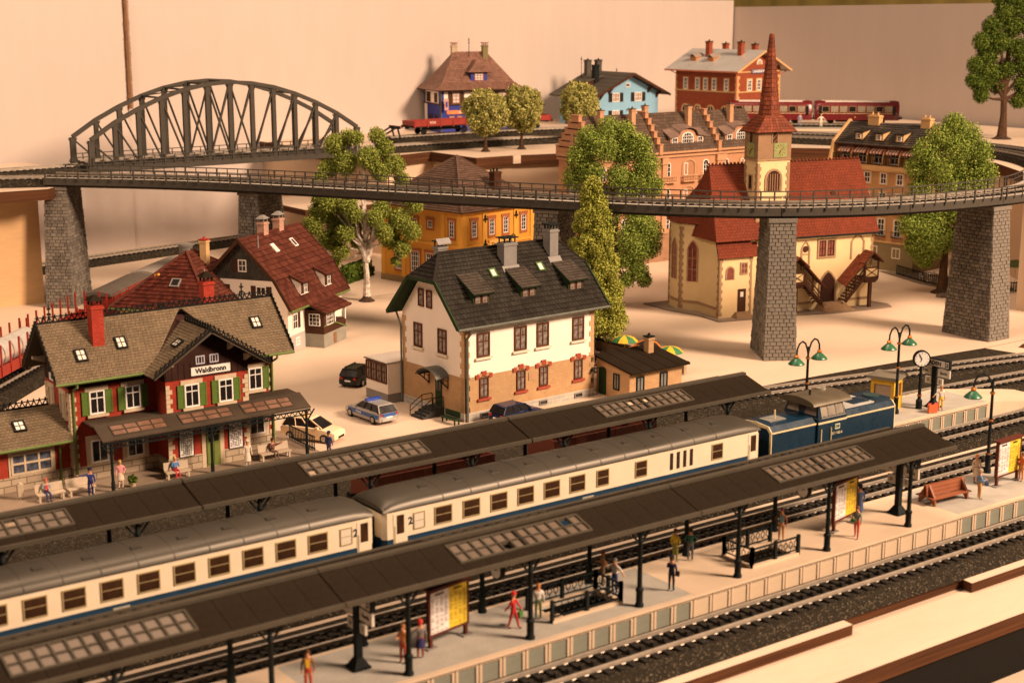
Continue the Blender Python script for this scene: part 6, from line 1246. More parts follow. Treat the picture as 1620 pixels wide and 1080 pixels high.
# red flat wagons on the upper siding
wag_r = mat('wagon_red',(.23,.020,.012),.5,var=.15); wag_b = mat('wagon_brown',(.16,.04,.022),.55,var=.2)
def flatwagon(x, y, z, deg, label, L=10.6, side=.75):
    t = thing('low_side_wagon',label,'wagon',(x,y,z),deg,'red low side wagons'); MB().box(0,L,-1.35,1.35,1.0,1.25).build('floor',black,t)
    for s in (-1,1): b = MB().box(0,L,s*1.38-.05,s*1.38+.05,1.15,1.15+side); [b.box(.1+k*(L-.3)/5,.25+k*(L-.3)/5,s*1.46-.05,s*1.46+.05,.95,1.15+side) for k in range(6)]; b.build('side_board',wag_r,t)
    for xx in (0,L-.1): MB().box(xx,xx+.1,-1.33,1.33,1.15,1.15+side).build('end_board',wag_r,t)
    F = Face(t,0,-1.43); b = MB(); [b.box(2.6+k*.34,2.85+k*.34,-.012,0,1.5+j*.16,1.58+j*.16) for k in range(3) for j in range(2)]; F.put('print',b.mesh('print',cream),0,0,0,kind='stuff')
    for xx in (2.0,L-2.0): wheelset(t,xx)
    MB().box(2.6,L-2.6,-.6,.6,.55,.95).build('brake_gear',black,t)
    couplers(t,L); return t
flatwagon(109.2,174.45,12.3+RT,0,'red low side wagon next to the black buffer stop'); flatwagon(121.6,174.7,12.3+RT,-3,'red low side wagon behind the pair of round crowned trees')
bs = thing('buffer_stop','black buffer stop at the end of the upper siding','buffer stop',(106.4,174.2,12.3+.6),0)
for y in (-.76,.76): MB().bar((-2.4,y,.2),(.6,y,1.6),.14,.22).bar((.9,y,.2),(.5,y,1.5),.14,.2).build('strut',black,bs)
MB().box(.4,.7,-1.3,1.3,1.3,1.7).build('buffer_beam',black,bs); [MB().box(.7,.95,y-.2,y+.2,1.35,1.7).build('buffer_plate',mat('plate_redwhite',(.6,.2,.15),.5),bs) for y in (-.8,.8)]
# freight wagons curving behind the station
fpath = smooth_path(FT,.5)
def on_path(s):
    acc = 0
    for a, c in zip(fpath[:-1],fpath[1:]):
        L = (c-a).length
        if acc+L >= s: q = a.lerp(c,(s-acc)/L); d = c-a; return q, math.degrees(math.atan2(d.y,d.x))
        acc += L
    return fpath[-1], 45
def stakewagon(s0, label, L=12.5, load=None):
    a, _ = on_path(s0); c, _ = on_path(s0+L); deg = math.degrees(math.atan2(c.y-a.y,c.x-a.x)); t = thing('stake_wagon',label,'wagon',(a.x,a.y,RT),deg,'red stake wagons')
    MB().box(0,L,-1.4,1.4,1.0,1.3).build('floor',wag_r,t)
    for sd in (-1,1):
        MB().box(0,L,sd*1.42-.06,sd*1.42+.06,.95,1.75).build('side_board',wag_r,t)
        for k in range(8): MB().box(.3+k*(L-.7)/7,.46+k*(L-.7)/7,sd*1.5-.06,sd*1.5+.06,1.0,3.5).build('stake',wag_r,t)
    for xx in (0,L-.12):
        MB().box(xx,xx+.12,-1.34,1.34,1.25,1.9).build('end_board',wag_r,t); [MB().box(xx,xx+.12,y-.08,y+.08,1.9,3.6).build('stake',wag_r,t) for y in (-.7,.7)]
    for xx in (2.2,L-2.2): wheelset(t,xx)
    MB().box(3,L-3,-.5,.5,.5,1.0).build('brake_gear',black,t); couplers(t,L)
    if load:
        o = thing('silver_pipe','large silver pipe lying between the red stakes of a wagon','pipe',(0,0,0)); o.location = (a.x,a.y,RT); o.rotation_euler = (0,0,R(deg)); b = MB(); b.cyl((.5,0,2.25),(L-.6,0,2.25),1.0,1.0,24); b.build('tube',mat('silver_metal',(.70,.68,.64),.3,.5),o,smooth=True); MB().cyl((L-.6,0,2.25),(L-.58,0,2.25),.9,.9,24).build('end_cap',black,o)
stakewagon(2.5,'red stake wagon loaded with a silver pipe behind the station',12.5,True); stakewagon(16.2,'empty red stake wagon at the foot of the stone pier',12.5)
def boxwagon(s0, label, L=10.5, roof=None, body=None):
    a, _ = on_path(s0); c, _ = on_path(s0+L); deg = math.degrees(math.atan2(c.y-a.y,c.x-a.x)); t = thing('covered_wagon',label,'wagon',(a.x,a.y,RT),deg,'covered freight wagons'); bd = body or wag_r
    MB().box(0,L,-1.3,1.3,.9,1.1).build('floor',black,t); MB().box(.1,L-.1,-1.35,1.35,1.1,3.0).build('body',bd,t); b = MB(); b.prism([(-1.45,2.85),(1.45,2.85),(1.2,3.1),(.6,3.25),(0,3.3),(-.6,3.25),(-1.2,3.1)],'x',-.05,L+.05); b.build('roof',roof or mat('wagon_roof',(.095,.08,.066),.6,var=.15),t)
    F = Face(t,0,-1.35); F.box('sliding_door',bd,L/2-1.2,L/2+1.2,1.15,2.95,.0,.08); [F.box('rib',bd,x,x+.1,1.1,2.95,.0,.07) for x in (.4,2.0,3.5,L-3.6,L-2.1,L-.5)]
    for xx in (2,L-2): wheelset(t,xx)
    couplers(t,L)
boxwagon(30.0,'red covered wagon with grey roof behind the maroon pyramid roof'); boxwagon(41.6,'covered wagon with pale roof behind the mansard house',9.5,mat('wagon_roof_pale',(.25,.22,.19),.6),wag_b)
def openwagon(x, label):
    t = thing('open_wagon',label,'wagon',(x,T4,RT),0,'brown open wagons'); L = 8.4; MB().box(0,L,-1.3,1.3,.9,1.1).build('floor',black,t)
    for s in (-1,1): b = MB().box(0,L,s*1.36-.05,s*1.36+.05,1.05,2.65); [b.box(.1+k*1.64,.22+k*1.64,s*1.43-.04,s*1.43+.04,1.05,2.65) for k in range(6)]; b.build('side_board',wag_b,t)
    for xx in (0,L-.1): MB().box(xx,xx+.1,-1.31,1.31,1.05,2.65).build('end_board',wag_b,t)
    for xx in (1.9,L-1.9): wheelset(t,xx)
    couplers(t,L)
openwagon(42.6,'brown open wagon behind the far canopy opposite the parked taxi'); openwagon(55.6,'brown open wagon behind the far canopy before the annex')
# red railcars
rb_r = mat('railbus_red',(.12,.007,.009),.3,var=.1,spec=.6); rb_w = mat('railbus_roof',(.62,.58,.52),.4)
def railbus(x, y, deg, label):
    L = 12.2; t = thing('railcar',label,'railcar',(x,y,12.3+RT),deg,'red railcars'); hw = 1.4
    def sec(xx, ins, top): return [(xx,-hw+ins,.55),(xx,-hw+ins*.5,1.1),(xx,-hw+ins*.6,2.7),(xx,-hw+.25+ins,3.1*top),(xx,-.6,3.35*top),(xx,.6,3.35*top),(xx,hw-.25-ins,3.1*top),(xx,hw-ins*.6,2.7),(xx,hw-ins*.5,1.1),(xx,hw-ins,.55)]
    MB().loft([sec(0,.35,.97),sec(.35,.08,.99),sec(.9,0,1),sec(L-.9,0,1),sec(L-.35,.08,.99),sec(L,.35,.97)]).build('body',rb_r,t,smooth=True)
    MB().loft([[(xx,-1.02*k,3.17),(xx,-.55*k,3.37),(xx,.55*k,3.37),(xx,1.02*k,3.17)] for xx,k in ((1.0,.8),(1.5,1),(L-1.5,1),(L-1.0,.8))]).build('roof_panel',rb_w,t)
    F = Face(t,0,-hw); 
    for k in range(8): xx = 1.5+k*1.3; window(F,xx,1.75,1.05,.85,brass,mat('railbus_pane',(.26,.22,.17),.2,var=.5,scale=1) if k % 3 else dglass,1,1,.05,deep=.01)
    for xx in (.75,L-.75): F.box('door_window',dglass,xx-.22,xx+.22,1.3,2.6,-.02,.03)
    F.box('stripe',lo_c,.4,L-.4,1.5,1.56,.0,.02)
    for s, xx in ((-90,0),(90,L)):
        Fe = Face(t,xx,hw if s < 0 else -hw,s)
        for k in range(3): Fe.box('front_window',dglass,.42+k*.68,1.0+k*.68,1.7,2.65,-.04,.05)
        for q in (.55,2.25): Fe.put('headlight',MB().cyl((0,-.1,0),(0,0,0),.13,.13,10).mesh('headlight',skyp),q,1.0,.02)
    MB().cyl((5.8,-1.43,1.0),(5.8,-1.4,1.0),.12,.12,10).build('emblem',gold,t)
    for xx in (2.4,L-2.4): wheelset(t,xx)
    MB().box(3.2,L-3.2,-.9,.9,.25,.6).build('underframe',black,t); couplers(t,L,.75)
railbus(169.3,157.3,-40.5,'red railcar with pale roof standing full length on the upper board'); railbus(159.7,165.5,-40.5,'red railcar coupled behind, half hidden by the church spire')
# ------------------------------------------------------------------ cars
tyre = mat('tyre',(.012,.012,.012),.7); rim = mat('rim_silver',(.35,.34,.32),.3,.7); clear = mat('lamp_clear',(.6,.6,.58),.15); redl = mat('lamp_red',(.35,.01,.008),.2); cgl = mat('car_pane',(.012,.011,.012),.2,spec=.35)
def car(x, y, deg, label, paint, L=4.7, W=1.85, H=1.48, wagon=True, stripes=None, taxi=False, rails=False, lightbar=False, van=False, nm='parked_car'):
    """Nose at +x. Lofted lower body with sills and arches, tapered glasshouse, roof, lamps and four wheels."""
    t = thing(nm,label,'car',(x,y,0),deg,'cars parked in the village'); h = L/2; w = W/2; bz = .93 if not van else 1.02
    prof = [(-h,.32,.62,.70),(-h+.08,.24,.86,.90),(-h+.5,.2,bz,.98),(-.6,.18,bz+.02,1.0),(.7,.18,bz,1.0),(h-1.1,.18,bz-.05,.99),(h-.45,.2,bz-.16,.95),(h-.1,.24,bz-.28,.86),(h,.32,bz-.4,.68)]
    rings = []
    for px_, z0, z1, k in prof:
        ww = w*k; zm = z0+(z1-z0)*.55; rings.append([(px_,-ww*.93,z0),(px_,-ww,z0+.12),(px_,-ww,zm),(px_,-ww*.95,z1-.04),(px_,-ww*.86,z1),(px_,ww*.86,z1),(px_,ww*.95,z1-.04),(px_,ww,zm),(px_,ww,z0+.12),(px_,ww*.93,z0)])
    MB().loft(rings).build('body',paint,t,smooth=True)
    xr, xf = (-h+.12,h-1.35) if wagon else (-h+.55,h-1.3); xf = xf+.25 if van else xf
    tr, tf = xr+.35, xf-(.75 if not van else 1.0); zb, zt = bz-.02, H-.06
    gh = MB(); gh.loft([[(xr,-w*.86,zb),(xr,w*.86,zb),(xf,w*.84,zb-.03),(xf,-w*.84,zb-.03)],[(tr,-w*.70,zt),(tr,w*.70,zt),(tf,w*.68,zt),(tf,-w*.68,zt)]]); gh.build('glasshouse',cgl,t)
    rf = MB(); rf.loft([[(tr-.1,-w*.71,zt-.03),(tr-.1,w*.71,zt-.03),(tf+.1,w*.69,zt-.03),(tf+.1,-w*.69,zt-.03)],[(tr+.05,-w*.66,zt+.045),(tr+.05,w*.66,zt+.045),(tf-.1,w*.62,zt+.04),(tf-.1,-w*.62,zt+.04)]]); rf.build('roof',paint,t)
    for s in (-1,1):
        for xa, xb_ in ((xr,tr),(xf,tf)): MB().bar((xa,s*w*.855,zb),(xb_,s*w*.70,zt),.07,.09).build('pillar',paint,t)
        for f_ in ((.36,.36),(.66,.66)): xa = xr+(xf-xr)*f_[0]; xb_ = tr+(tf-tr)*f_[1]; MB().bar((xa,s*w*.862,zb),(xb_,s*w*.705,zt),.05,.07).build('pillar',paint if not stripes else black,t)
        MB().box(-h+.02,-h+.12,min(s*w*.5,s*w*.8),max(s*w*.5,s*w*.8),.68,.86).build('tail_lamp',redl,t); MB().hexa([(h-.32,s*w*.55,.58),(h-.1,s*w*.55,.56),(h-.14,s*w*.84,.56),(h-.4,s*w*.9,.58),(h-.36,s*w*.55,.72),(h-.2,s*w*.55,.68),(h-.24,s*w*.82,.68),(h-.46,s*w*.9,.74)]).build('headlight',clear,t)
        MB().box(xf-.4,xf-.2,min(s*w*.9,s*(w+.16)),max(s*w*.9,s*(w+.16)),bz-.02,bz+.12).build('mirror',paint,t)
        for xx in (-h+.85,h-.9):
            o = put('wheel',shared('wheel',lambda: MB().lathe([(.2,-.1),(.31,-.1),(.325,-.05),(.325,.05),(.31,.1),(.2,.1)],n=18).mesh('wheel',tyre)),t,(xx,s*(w-.07),.325)); o.rotation_euler = (R(90),0,0); put('rim',shared('rim',lambda: MB().lathe([(.21,-.105),(.21,.105),(.06,.115)],n=12).mesh('rim',rim)),o)
        if rails: MB().bar((tr+.1,s*w*.6,zt+.1),(tf-.1,s*w*.58,zt+.1),.05,.05).build('roof_rail',black,t)
        if stripes:
            MB().box(-h+.2,h-.7,s*w*1.005-.012,s*w*1.005+.012,.46,.76).build('blue_stripe',stripes,t); F = Face(t,0,-w*1.012) if s < 0 else Face(t,0,w*1.012,180); F.text('lettering','POLIZEI',.2,white,.3 if s < 0 else -.3,.61,.012,.004)
    MB().box(h-.04,h+.03,-w*.45,w*.45,.35,.5).build('grille',black,t); MB().box(-h-.03,-h+.02,-.26,.26,.52,.64).build('number_plate',white,t); MB().box(-h-.05,-h+.1,-w*.7,w*.7,.3,.46).build('bumper',paint,t)
    if stripes: MB().box(-h-.02,-h+.04,-w*.62,w*.62,.64,.86).build('blue_stripe',stripes,t)
    if taxi: s_ = MB().box(tf-.85,tf-.65,-.3,.3,zt+.04,zt+.2).build('taxi_sign',mat('taxi_yellow',(.75,.42,.02),.4),t); o = put('lettering',text_mesh('TAXI',.16,ink,.004),s_,(tf-.648,0,zt+.12),R(90))
    if lightbar: MB().box(-.45,-.1,-.62,.62,zt+.06,zt+.22).build('light_bar',mat('blue_lamp',(.01,.05,.35),.15),t); MB().box(-.4,-.15,-.5,.5,zt+.02,zt+.06).build('bar_base',black,t)
    return t
silver = mat('car_silver',(.42,.41,.39),.3,.5,.06); pol_b = mat('police_blue',(.02,.09,.32),.35)
car(55.85,95.0,94,'silver and blue police estate car with a blue roof light bar',silver,stripes=pol_b,lightbar=True)
car(61.0,105.3,33,'dark grey estate car parked beside the glazed bay of the white house',mat('car_graphite',(.022,.021,.019),.25,.3),rails=True,H=1.52)
car(49.7,92.7,-58,'cream taxi with a yellow roof sign beside the station fence',mat('car_cream',(.74,.62,.42),.3),L=4.5,H=1.64,van=True,taxi=True)
car(64.3,88.05,8,'dark blue car parked against the brick wall of the white house',mat('car_navy',(.010,.018,.06),.2,.2),L=4.4,H=1.5)
# fence at the edge of the station forecourt
fe = thing('forecourt_fence','short black railing at the end of the station forecourt beside the taxi','fence',(46.7,0,1.0)); b = MB(); [b.bar((0,86.9,z),(0,90.6,z),.06,.07) for z in (.15,.95)]; [b.bar((0,87+k*.22,.0),(0,87+k*.22,.98),.05,.05,up=(1,0,0)) for k in range(17)]; b.build('railing_panel',iron,fe)
# ------------------------------------------------------------------ street furniture
lampg = mat('lamp_enamel_green',(.02,.115,.055),.3,spec=.6); copper = mat('lamp_copper',(.45,.16,.03),.35,.6)
def lamp(x, y, z, deg, label, arms, H=6.3):
    t = thing('lamp_post',label,'lamp',(x,y,z),deg,'green shaded lamps'); MB().lathe([(.24,0),(.24,.25),(.17,.35),(.17,1.1),(.2,1.15),(.11,1.3),(.09,H-1.3),(.13,H-1.2),(.08,H-1.1),(.06,H-.4)],n=10).build('post',iron,t,smooth=True)
    for zz in (1.15,3.3,H-1.25): MB().lathe([(.15,0),(.17,.06),(.15,.12)],(0,0,zz),10).build('copper_collar',copper,t)
    if len(arms) == 2: MB().tube([(-.18,0,H-.55),(0,0,H-.4),(.18,0,H-.55)],.03).build('finial',iron,t)
    for s in arms:
        pts = [(0,0,H-.95),(s*.12,0,H-.55),(s*.32,0,H-.15),(s*.65,0,H+.05),(s*1.0,0,H-.08),(s*1.2,0,H-.4),(s*1.25,0,H-.85)]; MB().tube(pts,.06,8).build('arm',iron,t,smooth=True)
        MB().lathe([(.13,0),(.17,.1),(.1,.24)],(s*1.25,0,H-1.02),10).build('copper_cap',copper,t); MB().lathe([(.56,-.02),(.56,.02),(.48,.12),(.2,.38),(.12,.42),(.1,.42),(.17,.34),(.44,.08)],(s*1.25,0,H-1.42),18).build('lamp_shade',lampg,t,smooth=True); MB().lathe([(.03,0),(.12,.06),(.1,.18)],(s*1.25,0,H-1.32),10).build('bulb',white,t)
lamp(74.9,69.2,TOP,6,'twin armed green lamp behind the locomotive cab',(-1,1)); lamp(83.5,68.6,TOP,6,'twin armed green lamp between the yellow kiosk and the clock',(-1,1)); lamp(77.05,55.9,TOP,-28,'green lamp with one shade beside the far timetable board',(-1,))
ck = thing('platform_clock','round platform clock on a dark post beside the name board','clock',(85.9,68.5,TOP),-34); MB().lathe([(.24,0),(.24,.6),(.13,.75),(.1,3.2)],n=10).build('post',iron,ck); [MB().lathe([(.17,0),(.17,.1)],(0,0,z),10).build('copper_collar',copper,ck) for z in (.95,)]
cf = MB().cyl((0,-.14,3.7),(0,.14,3.7),.62,.62,24).build('case',iron,ck); MB().cyl((0,-.155,3.7),(0,-.142,3.7),.52,.52,24).build('dial',white,cf); b = MB().bar((0,-.17,3.7),(-.18,-.17,4.05),.02,.05,up=(0,1,0)); b.bar((0,-.17,3.7),(-.1,-.17,3.5),.02,.05,up=(0,1,0)); [b.bar((.4*math.cos(k*math.pi/6),-.165,3.7+.4*math.sin(k*math.pi/6)),(.48*math.cos(k*math.pi/6),-.165,3.7+.48*math.sin(k*math.pi/6)),.015,.03,up=(0,1,0)) for k in range(12)]; b.build('hands',ink,cf)
signw = mat('sign_white',(.55,.52,.46),.5)
def baden(x, y, label, deg=-90):
    t = thing('station_name_board',label,'sign',(x,y,TOP),deg,'BADEN platform name boards'); b = MB(); b.taper(0,0,0,.12,.42,.42,.42,.42); b.taper(0,0,.12,.5,.38,.38,.16,.16); b.box(-.15,.15,-.15,.15,.5,3.0); b.build('post',iron,t)
    nb = MB().box(-1.35,1.35,-.13,.13,3.0,3.62).build('board_case',iron,t)
    for s in (0,1):
        rz = math.pi*s; o = put('name_panel',shared('bpan',lambda: MB().box(-1.0,.95,-.15,-.13,3.08,3.54).mesh('name_panel',signw)),t,(0,0,0),rz); put('lettering',text_mesh('BADEN',.4,ink,.014),o,(-.02,-.16,3.3)); o = put('number_panel',shared('npan',lambda: MB().box(1.02,1.28,-.15,-.13,3.08,3.54).mesh('number_panel',signw)),t,(0,0,0),rz); put('lettering',text_mesh('2',.36,ink,.012),o,(1.15,-.16,3.3))
    for (xa,xb_,za,zb,tx) in ((-1.3,-.3,2.35,2.92,'Köln'),(.3,1.35,2.35,2.92,'Berlin'),(-.8,-.25,1.7,2.2,'D'),(.3,.75,1.75,2.2,'2')):
        o = MB().box(xa,xb_,-.06,.06,za,zb).build('train_indicator',signw,t); put('lettering',text_mesh(tx,.26,ink,.006),o,((xa+xb_)/2,-.065,(za+zb)/2)); 
    return t
baden(87.1,68.2,'BADEN name board standing beside the round clock'); baden(66.4,54.0,'BADEN name board beneath the canopy end near the brown bench'); baden(30.9,54.1,'BADEN name board beneath the canopy joint near the orange clad people')
tt_y = mat('timetable_yellow',(.62,.45,.03),.6); tt_w = mat('timetable_white',(.60,.57,.56),.6); ttr = mat('timetable_frame',(.09,.025,.015),.5)
def ttboard(x, y, deg, label):
    t = thing('timetable_board',label,'notice board',(x,y,TOP),deg,'platform timetable boards'); W = 2.5
    for xx in (.15,W-.15): MB().box(xx-.3,xx+.3,-.2,.2,0,.06).build('foot',grey_m,t); MB().box(xx-.08,xx+.08,-.08,.08,.06,.6).build('leg',ttr,t)
    b = MB(); ring(b,0,W,.55,2.75,.1,-.1,.1); b.box(.05,W-.05,-.05,.05,.6,2.7); b.build('frame',ttr,t); MB().box(-.05,W+.05,-.22,.22,2.75,2.85).build('roof_strip',ttr,t)
    F = Face(t,0,-.05)
    for xa, m_, sd, ti in ((.1,tt_w,1,'Ankunft'),(W/2,tt_y,2,'Abfahrt')):
        o = F.box('sheet',m_,xa,xa+W/2-.1,.66,2.65,.0,.02); b = MB(); r = random.Random(sd)
        for c_ in range(4):
            for k in range(22):
                if r.random() < .75: b.box(.06+c_*.28,.06+c_*.28+r.uniform(.1,.22),-.03,-.02,.06+k*.075,.1+k*.075)
        b.build('print',mat('print_grey',(.25,.22,.20),.7) if sd == 1 else mat('print_olive',(.30,.20,.02),.7),o,kind='stuff'); put('lettering',text_mesh(ti,.17,ink,.004),o,(.55,-.03,1.85))
ttboard(34.4,53.9,10,'white and yellow timetable board beside the person in red cap'); ttboard(60.9,53.95,12,'white and yellow timetable board before the person in dark blue'); ttboard(75.0,53.8,4,'white and yellow timetable board behind the single shade lamp')
def railing(x0, x1, y0, y1, label, open_side):
    t = thing('stairwell_railing',label,'railing',(0,0,TOP),0,'railings round the platform stairs'); c = [(x0,y0),(x1,y0),(x1,y1),(x0,y1)]
    curb = MB(); 
    for i in range(4):
        if i == open_side: continue
        a, d = c[i], c[(i+1)%4]; L = math.hypot(d[0]-a[0],d[1]-a[1]); u = ((d[0]-a[0])/L,(d[1]-a[1])/L); b = MB()
        b.bar((*a,1.0),(*d,1.0),.08,.08); b.bar((*a,.3),(*d,.3),.06,.06); n_ = max(2,int(L/.36))
        for k in range(n_):
            p = (a[0]+u[0]*L*(k+.5)/n_, a[1]+u[1]*L*(k+.5)/n_); pts = [(p[0]+u[0]*.13*math.cos(q*math.pi/5),p[1]+u[1]*.13*math.cos(q*math.pi/5),.65+.17*math.sin(q*math.pi/5)) for q in range(11)]; b.tube(pts,.028,4); b.tube([(*p,.3),(*p,.48)],.022,4); b.tube([(*p,.82),(*p,1.0)],.022,4)
        b.build('railing_panel',iron,t); MB().bar((a[0],a[1],.07),(d[0],d[1],.07),.2,.14).build('kerb',plat_beige,t)
        for k in (0,.5,1): p = (a[0]+(d[0]-a[0])*k,a[1]+(d[1]-a[1])*k); MB().box(p[0]-.08,p[0]+.08,p[1]-.08,p[1]+.08,-.0,1.12).build('railing_post',iron,t)
railing(40.75,44.95,53.0,54.95,'black ring patterned stair railing next to the person in red',3); railing(53.45,56.85,52.65,54.7,'black ring patterned stair railing next to the person in brown jacket',1)
bm = mat('bench_brown',(.24,.075,.03),.55,var=.12)
bn = thing('platform_bench','brown double sided slatted bench on the grey platform','bench',(68.9,54.15,TOP),-4)
for s in (-1,1):
    for k in range(3): MB().box(0,3.2,min(s*(.2+k*.17),s*(.35+k*.17)),max(s*(.2+k*.17),s*(.35+k*.17)),.42,.48).build('seat_slat',bm,bn)
    for k in range(3): MB().hexa([(0,s*(.17-k*.04)-.03,.52+k*.22),(3.2,s*(.17-k*.04)-.03,.52+k*.22),(3.2,s*(.17-k*.04)+.03,.52+k*.22),(0,s*(.17-k*.04)+.03,.52+k*.22),(0,s*(.14-k*.04)-.03,.72+k*.22),(3.2,s*(.14-k*.04)-.03,.72+k*.22),(3.2,s*(.14-k*.04)+.03,.72+k*.22),(0,s*(.14-k*.04)+.03,.72+k*.22)]).build('back_slat',bm,bn)
for x in (.2,2.9): MB().prism([(-.65,0),(-.55,0),(-.1,.4),(.1,.4),(.55,0),(.65,0),(.6,.44),(.12,1.15),(-.12,1.15),(-.6,.44)],'x',x,x+.12).build('leg',bm,bn)
bi = thing('litter_bin','small grey litter bin standing at the end of the brown bench','bin',(72.5,54.35,TOP)); MB().lathe([(.24,0),(.3,.75),(.33,.8),(.27,.8),(.22,.1)],n=14).build('bucket',grey_m,bi); MB().lathe([(.26,0),(.26,.03)],n=14).build('foot_ring',iron,bi)
kk = thing('yellow_kiosk','small yellow kiosk with flat grey roof behind the locomotive','kiosk',(84.2,70.1,TOP),20); ky = mat('kiosk_yellow',(.62,.36,.02),.5)
b = MB(); [b.box(sx*.75-.12,sx*.75+.12,sy*.75-.12,sy*.75+.12,0,2.3) for sx in (-1,1) for sy in (-1,1)]; b.box(-.86,.86,-.86,.86,1.9,2.3); b.box(-.86,.86,-.86,.86,0,.9); b.build('frame',ky,kk); MB().box(-.7,.7,-.7,.7,.9,1.9).build('pane',mat('kiosk_pane',(.35,.25,.18),.3),kk); MB().taper(0,0,2.3,2.5,1.15,1.15,1.1,1.1).build('roof',mat('kiosk_roof',(.14,.12,.09),.7),kk)
def plainbench(x, y, z, deg, label, L=1.7):
    t = thing('stone_bench',label,'bench',(x,y,z),deg,'pale benches along the station wall'); m = mat('bench_pale',(.42,.34,.25),.7); MB().box(0,L,-.5,0,.4,.48).build('seat',m,t); MB().hexa([(0,0,.5),(L,0,.5),(L,.06,.5),(0,.06,.5),(0,.1,.98),(L,.1,.98),(L,.16,.98),(0,.16,.98)]).build('backrest',m,t); [MB().box(xx,xx+.12,yy,yy+.12,0,.4).build('leg',m,t) for xx in (.08,L-.2) for yy in (-.46,-.12)]
plainbench(27.9,87.3,1.0,0,'pale bench with a seated person in a grey jacket'); plainbench(29.8,87.3,1.0,0,'empty pale bench beside the person in uniform pointing'); plainbench(36.0,87.0,1.0,-4,'pale bench by the green door with person in red trousers',1.6); plainbench(42.6,87.1,1.0,0,'pale bench under the window with person in brown coat',2.2)
hb = thing('wall_bin','small pale bin on a stand against the station wing wall','bin',(27.3,88.2,1.0)); MB().taper(0,0,.2,.95,.16,.13,.19,.15).build('body',MATS['bench_pale'],hb); MB().box(-.04,.04,-.04,.04,0,.2).build('leg',MATS['bench_pale'],hb); MB().lathe([(.17,0),(.12,.12),(.02,.15)],(0,0,.95),8).build('lid',MATS['bench_pale'],hb)
# parasols of the beer garden
pg, py_, po2, pb_ = mat('parasol_green',(.03,.16,.06),.6), mat('parasol_yellow',(.62,.38,.02),.6), mat('parasol_orange',(.60,.16,.02),.6), mat('parasol_black',(.02,.015,.012),.6)
def parasol(x, y, label, m1, m2, h=2.55):
    t = thing('parasol',label,'parasol',(x,y,.1),random.Random(x).uniform(0,40),'beer garden parasols'); MB().lathe([(.25,0),(.2,.08),(.05,.1),(.05,h)],n=8).build('pole',m2 if m2 is py_ else white,t)
    for k in range(8):
        a0, a1 = k*math.pi/4, (k+1)*math.pi/4; b = MB(); prev = None
        for r, z in ((.03,h+.02),(.45,h-.06),(.85,h-.22),(1.15,h-.5)):
            cur = [(r*math.cos(a0),r*math.sin(a0),z),(r*math.cos((a0+a1)/2)*.985,r*math.sin((a0+a1)/2)*.985,z-.01),(r*math.cos(a1),r*math.sin(a1),z)]
            if prev: n_ = len(b.v); b.add(prev+cur,[(0,1,4,3),(1,2,5,4)]); b.add([(p[0],p[1],p[2]-.025) for p in prev+cur],[(3,4,1,0),(4,5,2,1)])
            prev = cur
        b.build('gore',m1 if k % 2 else m2,t)
for x, y, lb, a, c in ((83.0,97.9,'green and yellow parasol nearest the white house corner',pg,py_),(83.3,95.3,'orange and black parasol between the two green and yellow ones',pb_,po2),(83.3,92.4,'green and yellow parasol beside the annex chimney',pg,py_),(81.4,94.2,'orange and black parasol low behind the annex roof',pb_,po2)): parasol(x,y,lb,a,c,2.95 if 'low' not in lb else 2.3)
dark_t = mat('table_dark',(.05,.025,.02),.6)
for i,(x,y) in enumerate(((80.2,98.4),(78.6,96.2))):
    t = thing('garden_table',('dark garden table where a person in black sits','dark garden table where a person in red sits')[i],'table',(x,y,.1),20*i,'terrace tables'); MB().lathe([(.55,.7),(.55,.76)],n=12).build('table_top',dark_t,t); MB().lathe([(.3,0),(.06,.06),(.06,.7)],n=8).build('leg',dark_t,t)
    for a in (0,90,180,270): c_, s_ = math.cos(R(a)), math.sin(R(a)); b = MB(); b.box(.85*c_-.2,.85*c_+.2,.85*s_-.2,.85*s_+.2,.4,.46); b.box(.85*c_-.2+.16*c_,.85*c_+.2+.16*c_,.85*s_+.16*s_-.03,.85*s_+.16*s_+.03,.46,.95); [b.box(.85*c_+p*.17-.02,.85*c_+p*.17+.02,.85*s_+q*.17-.02,.85*s_+q*.17+.02,0,.4) for p in (-1,1) for q in (-1,1)]; b.build('chair',dark_t,t)
# silo pipe by the backdrop track and the little upper platform
sp = thing('metal_drum','upright grey metal drum in front of the backdrop track','drum',(70.4,160.5,0)); MB().lathe([(.75,0),(.75,3.4),(.85,3.45),(.85,3.7),(.8,3.7)],n=16).build('shell',grey_m,sp,smooth=True); MB().lathe([(.78,0),(.78,.02),(.1,.06)],(0,0,3.7),16).build('lid',grey_m,sp)
up = thing('upper_platform','small grey platform slab where the person in white stands','platform',(168.0,150.6,12.3),-40.5); MB().box(-7,5,-3.2,.6,0,.75).build('slab',plat_grey,up); MB().box(-7,5,-3.3,-3.2,.5,.78).build('kerb_edge',plat_beige,up)
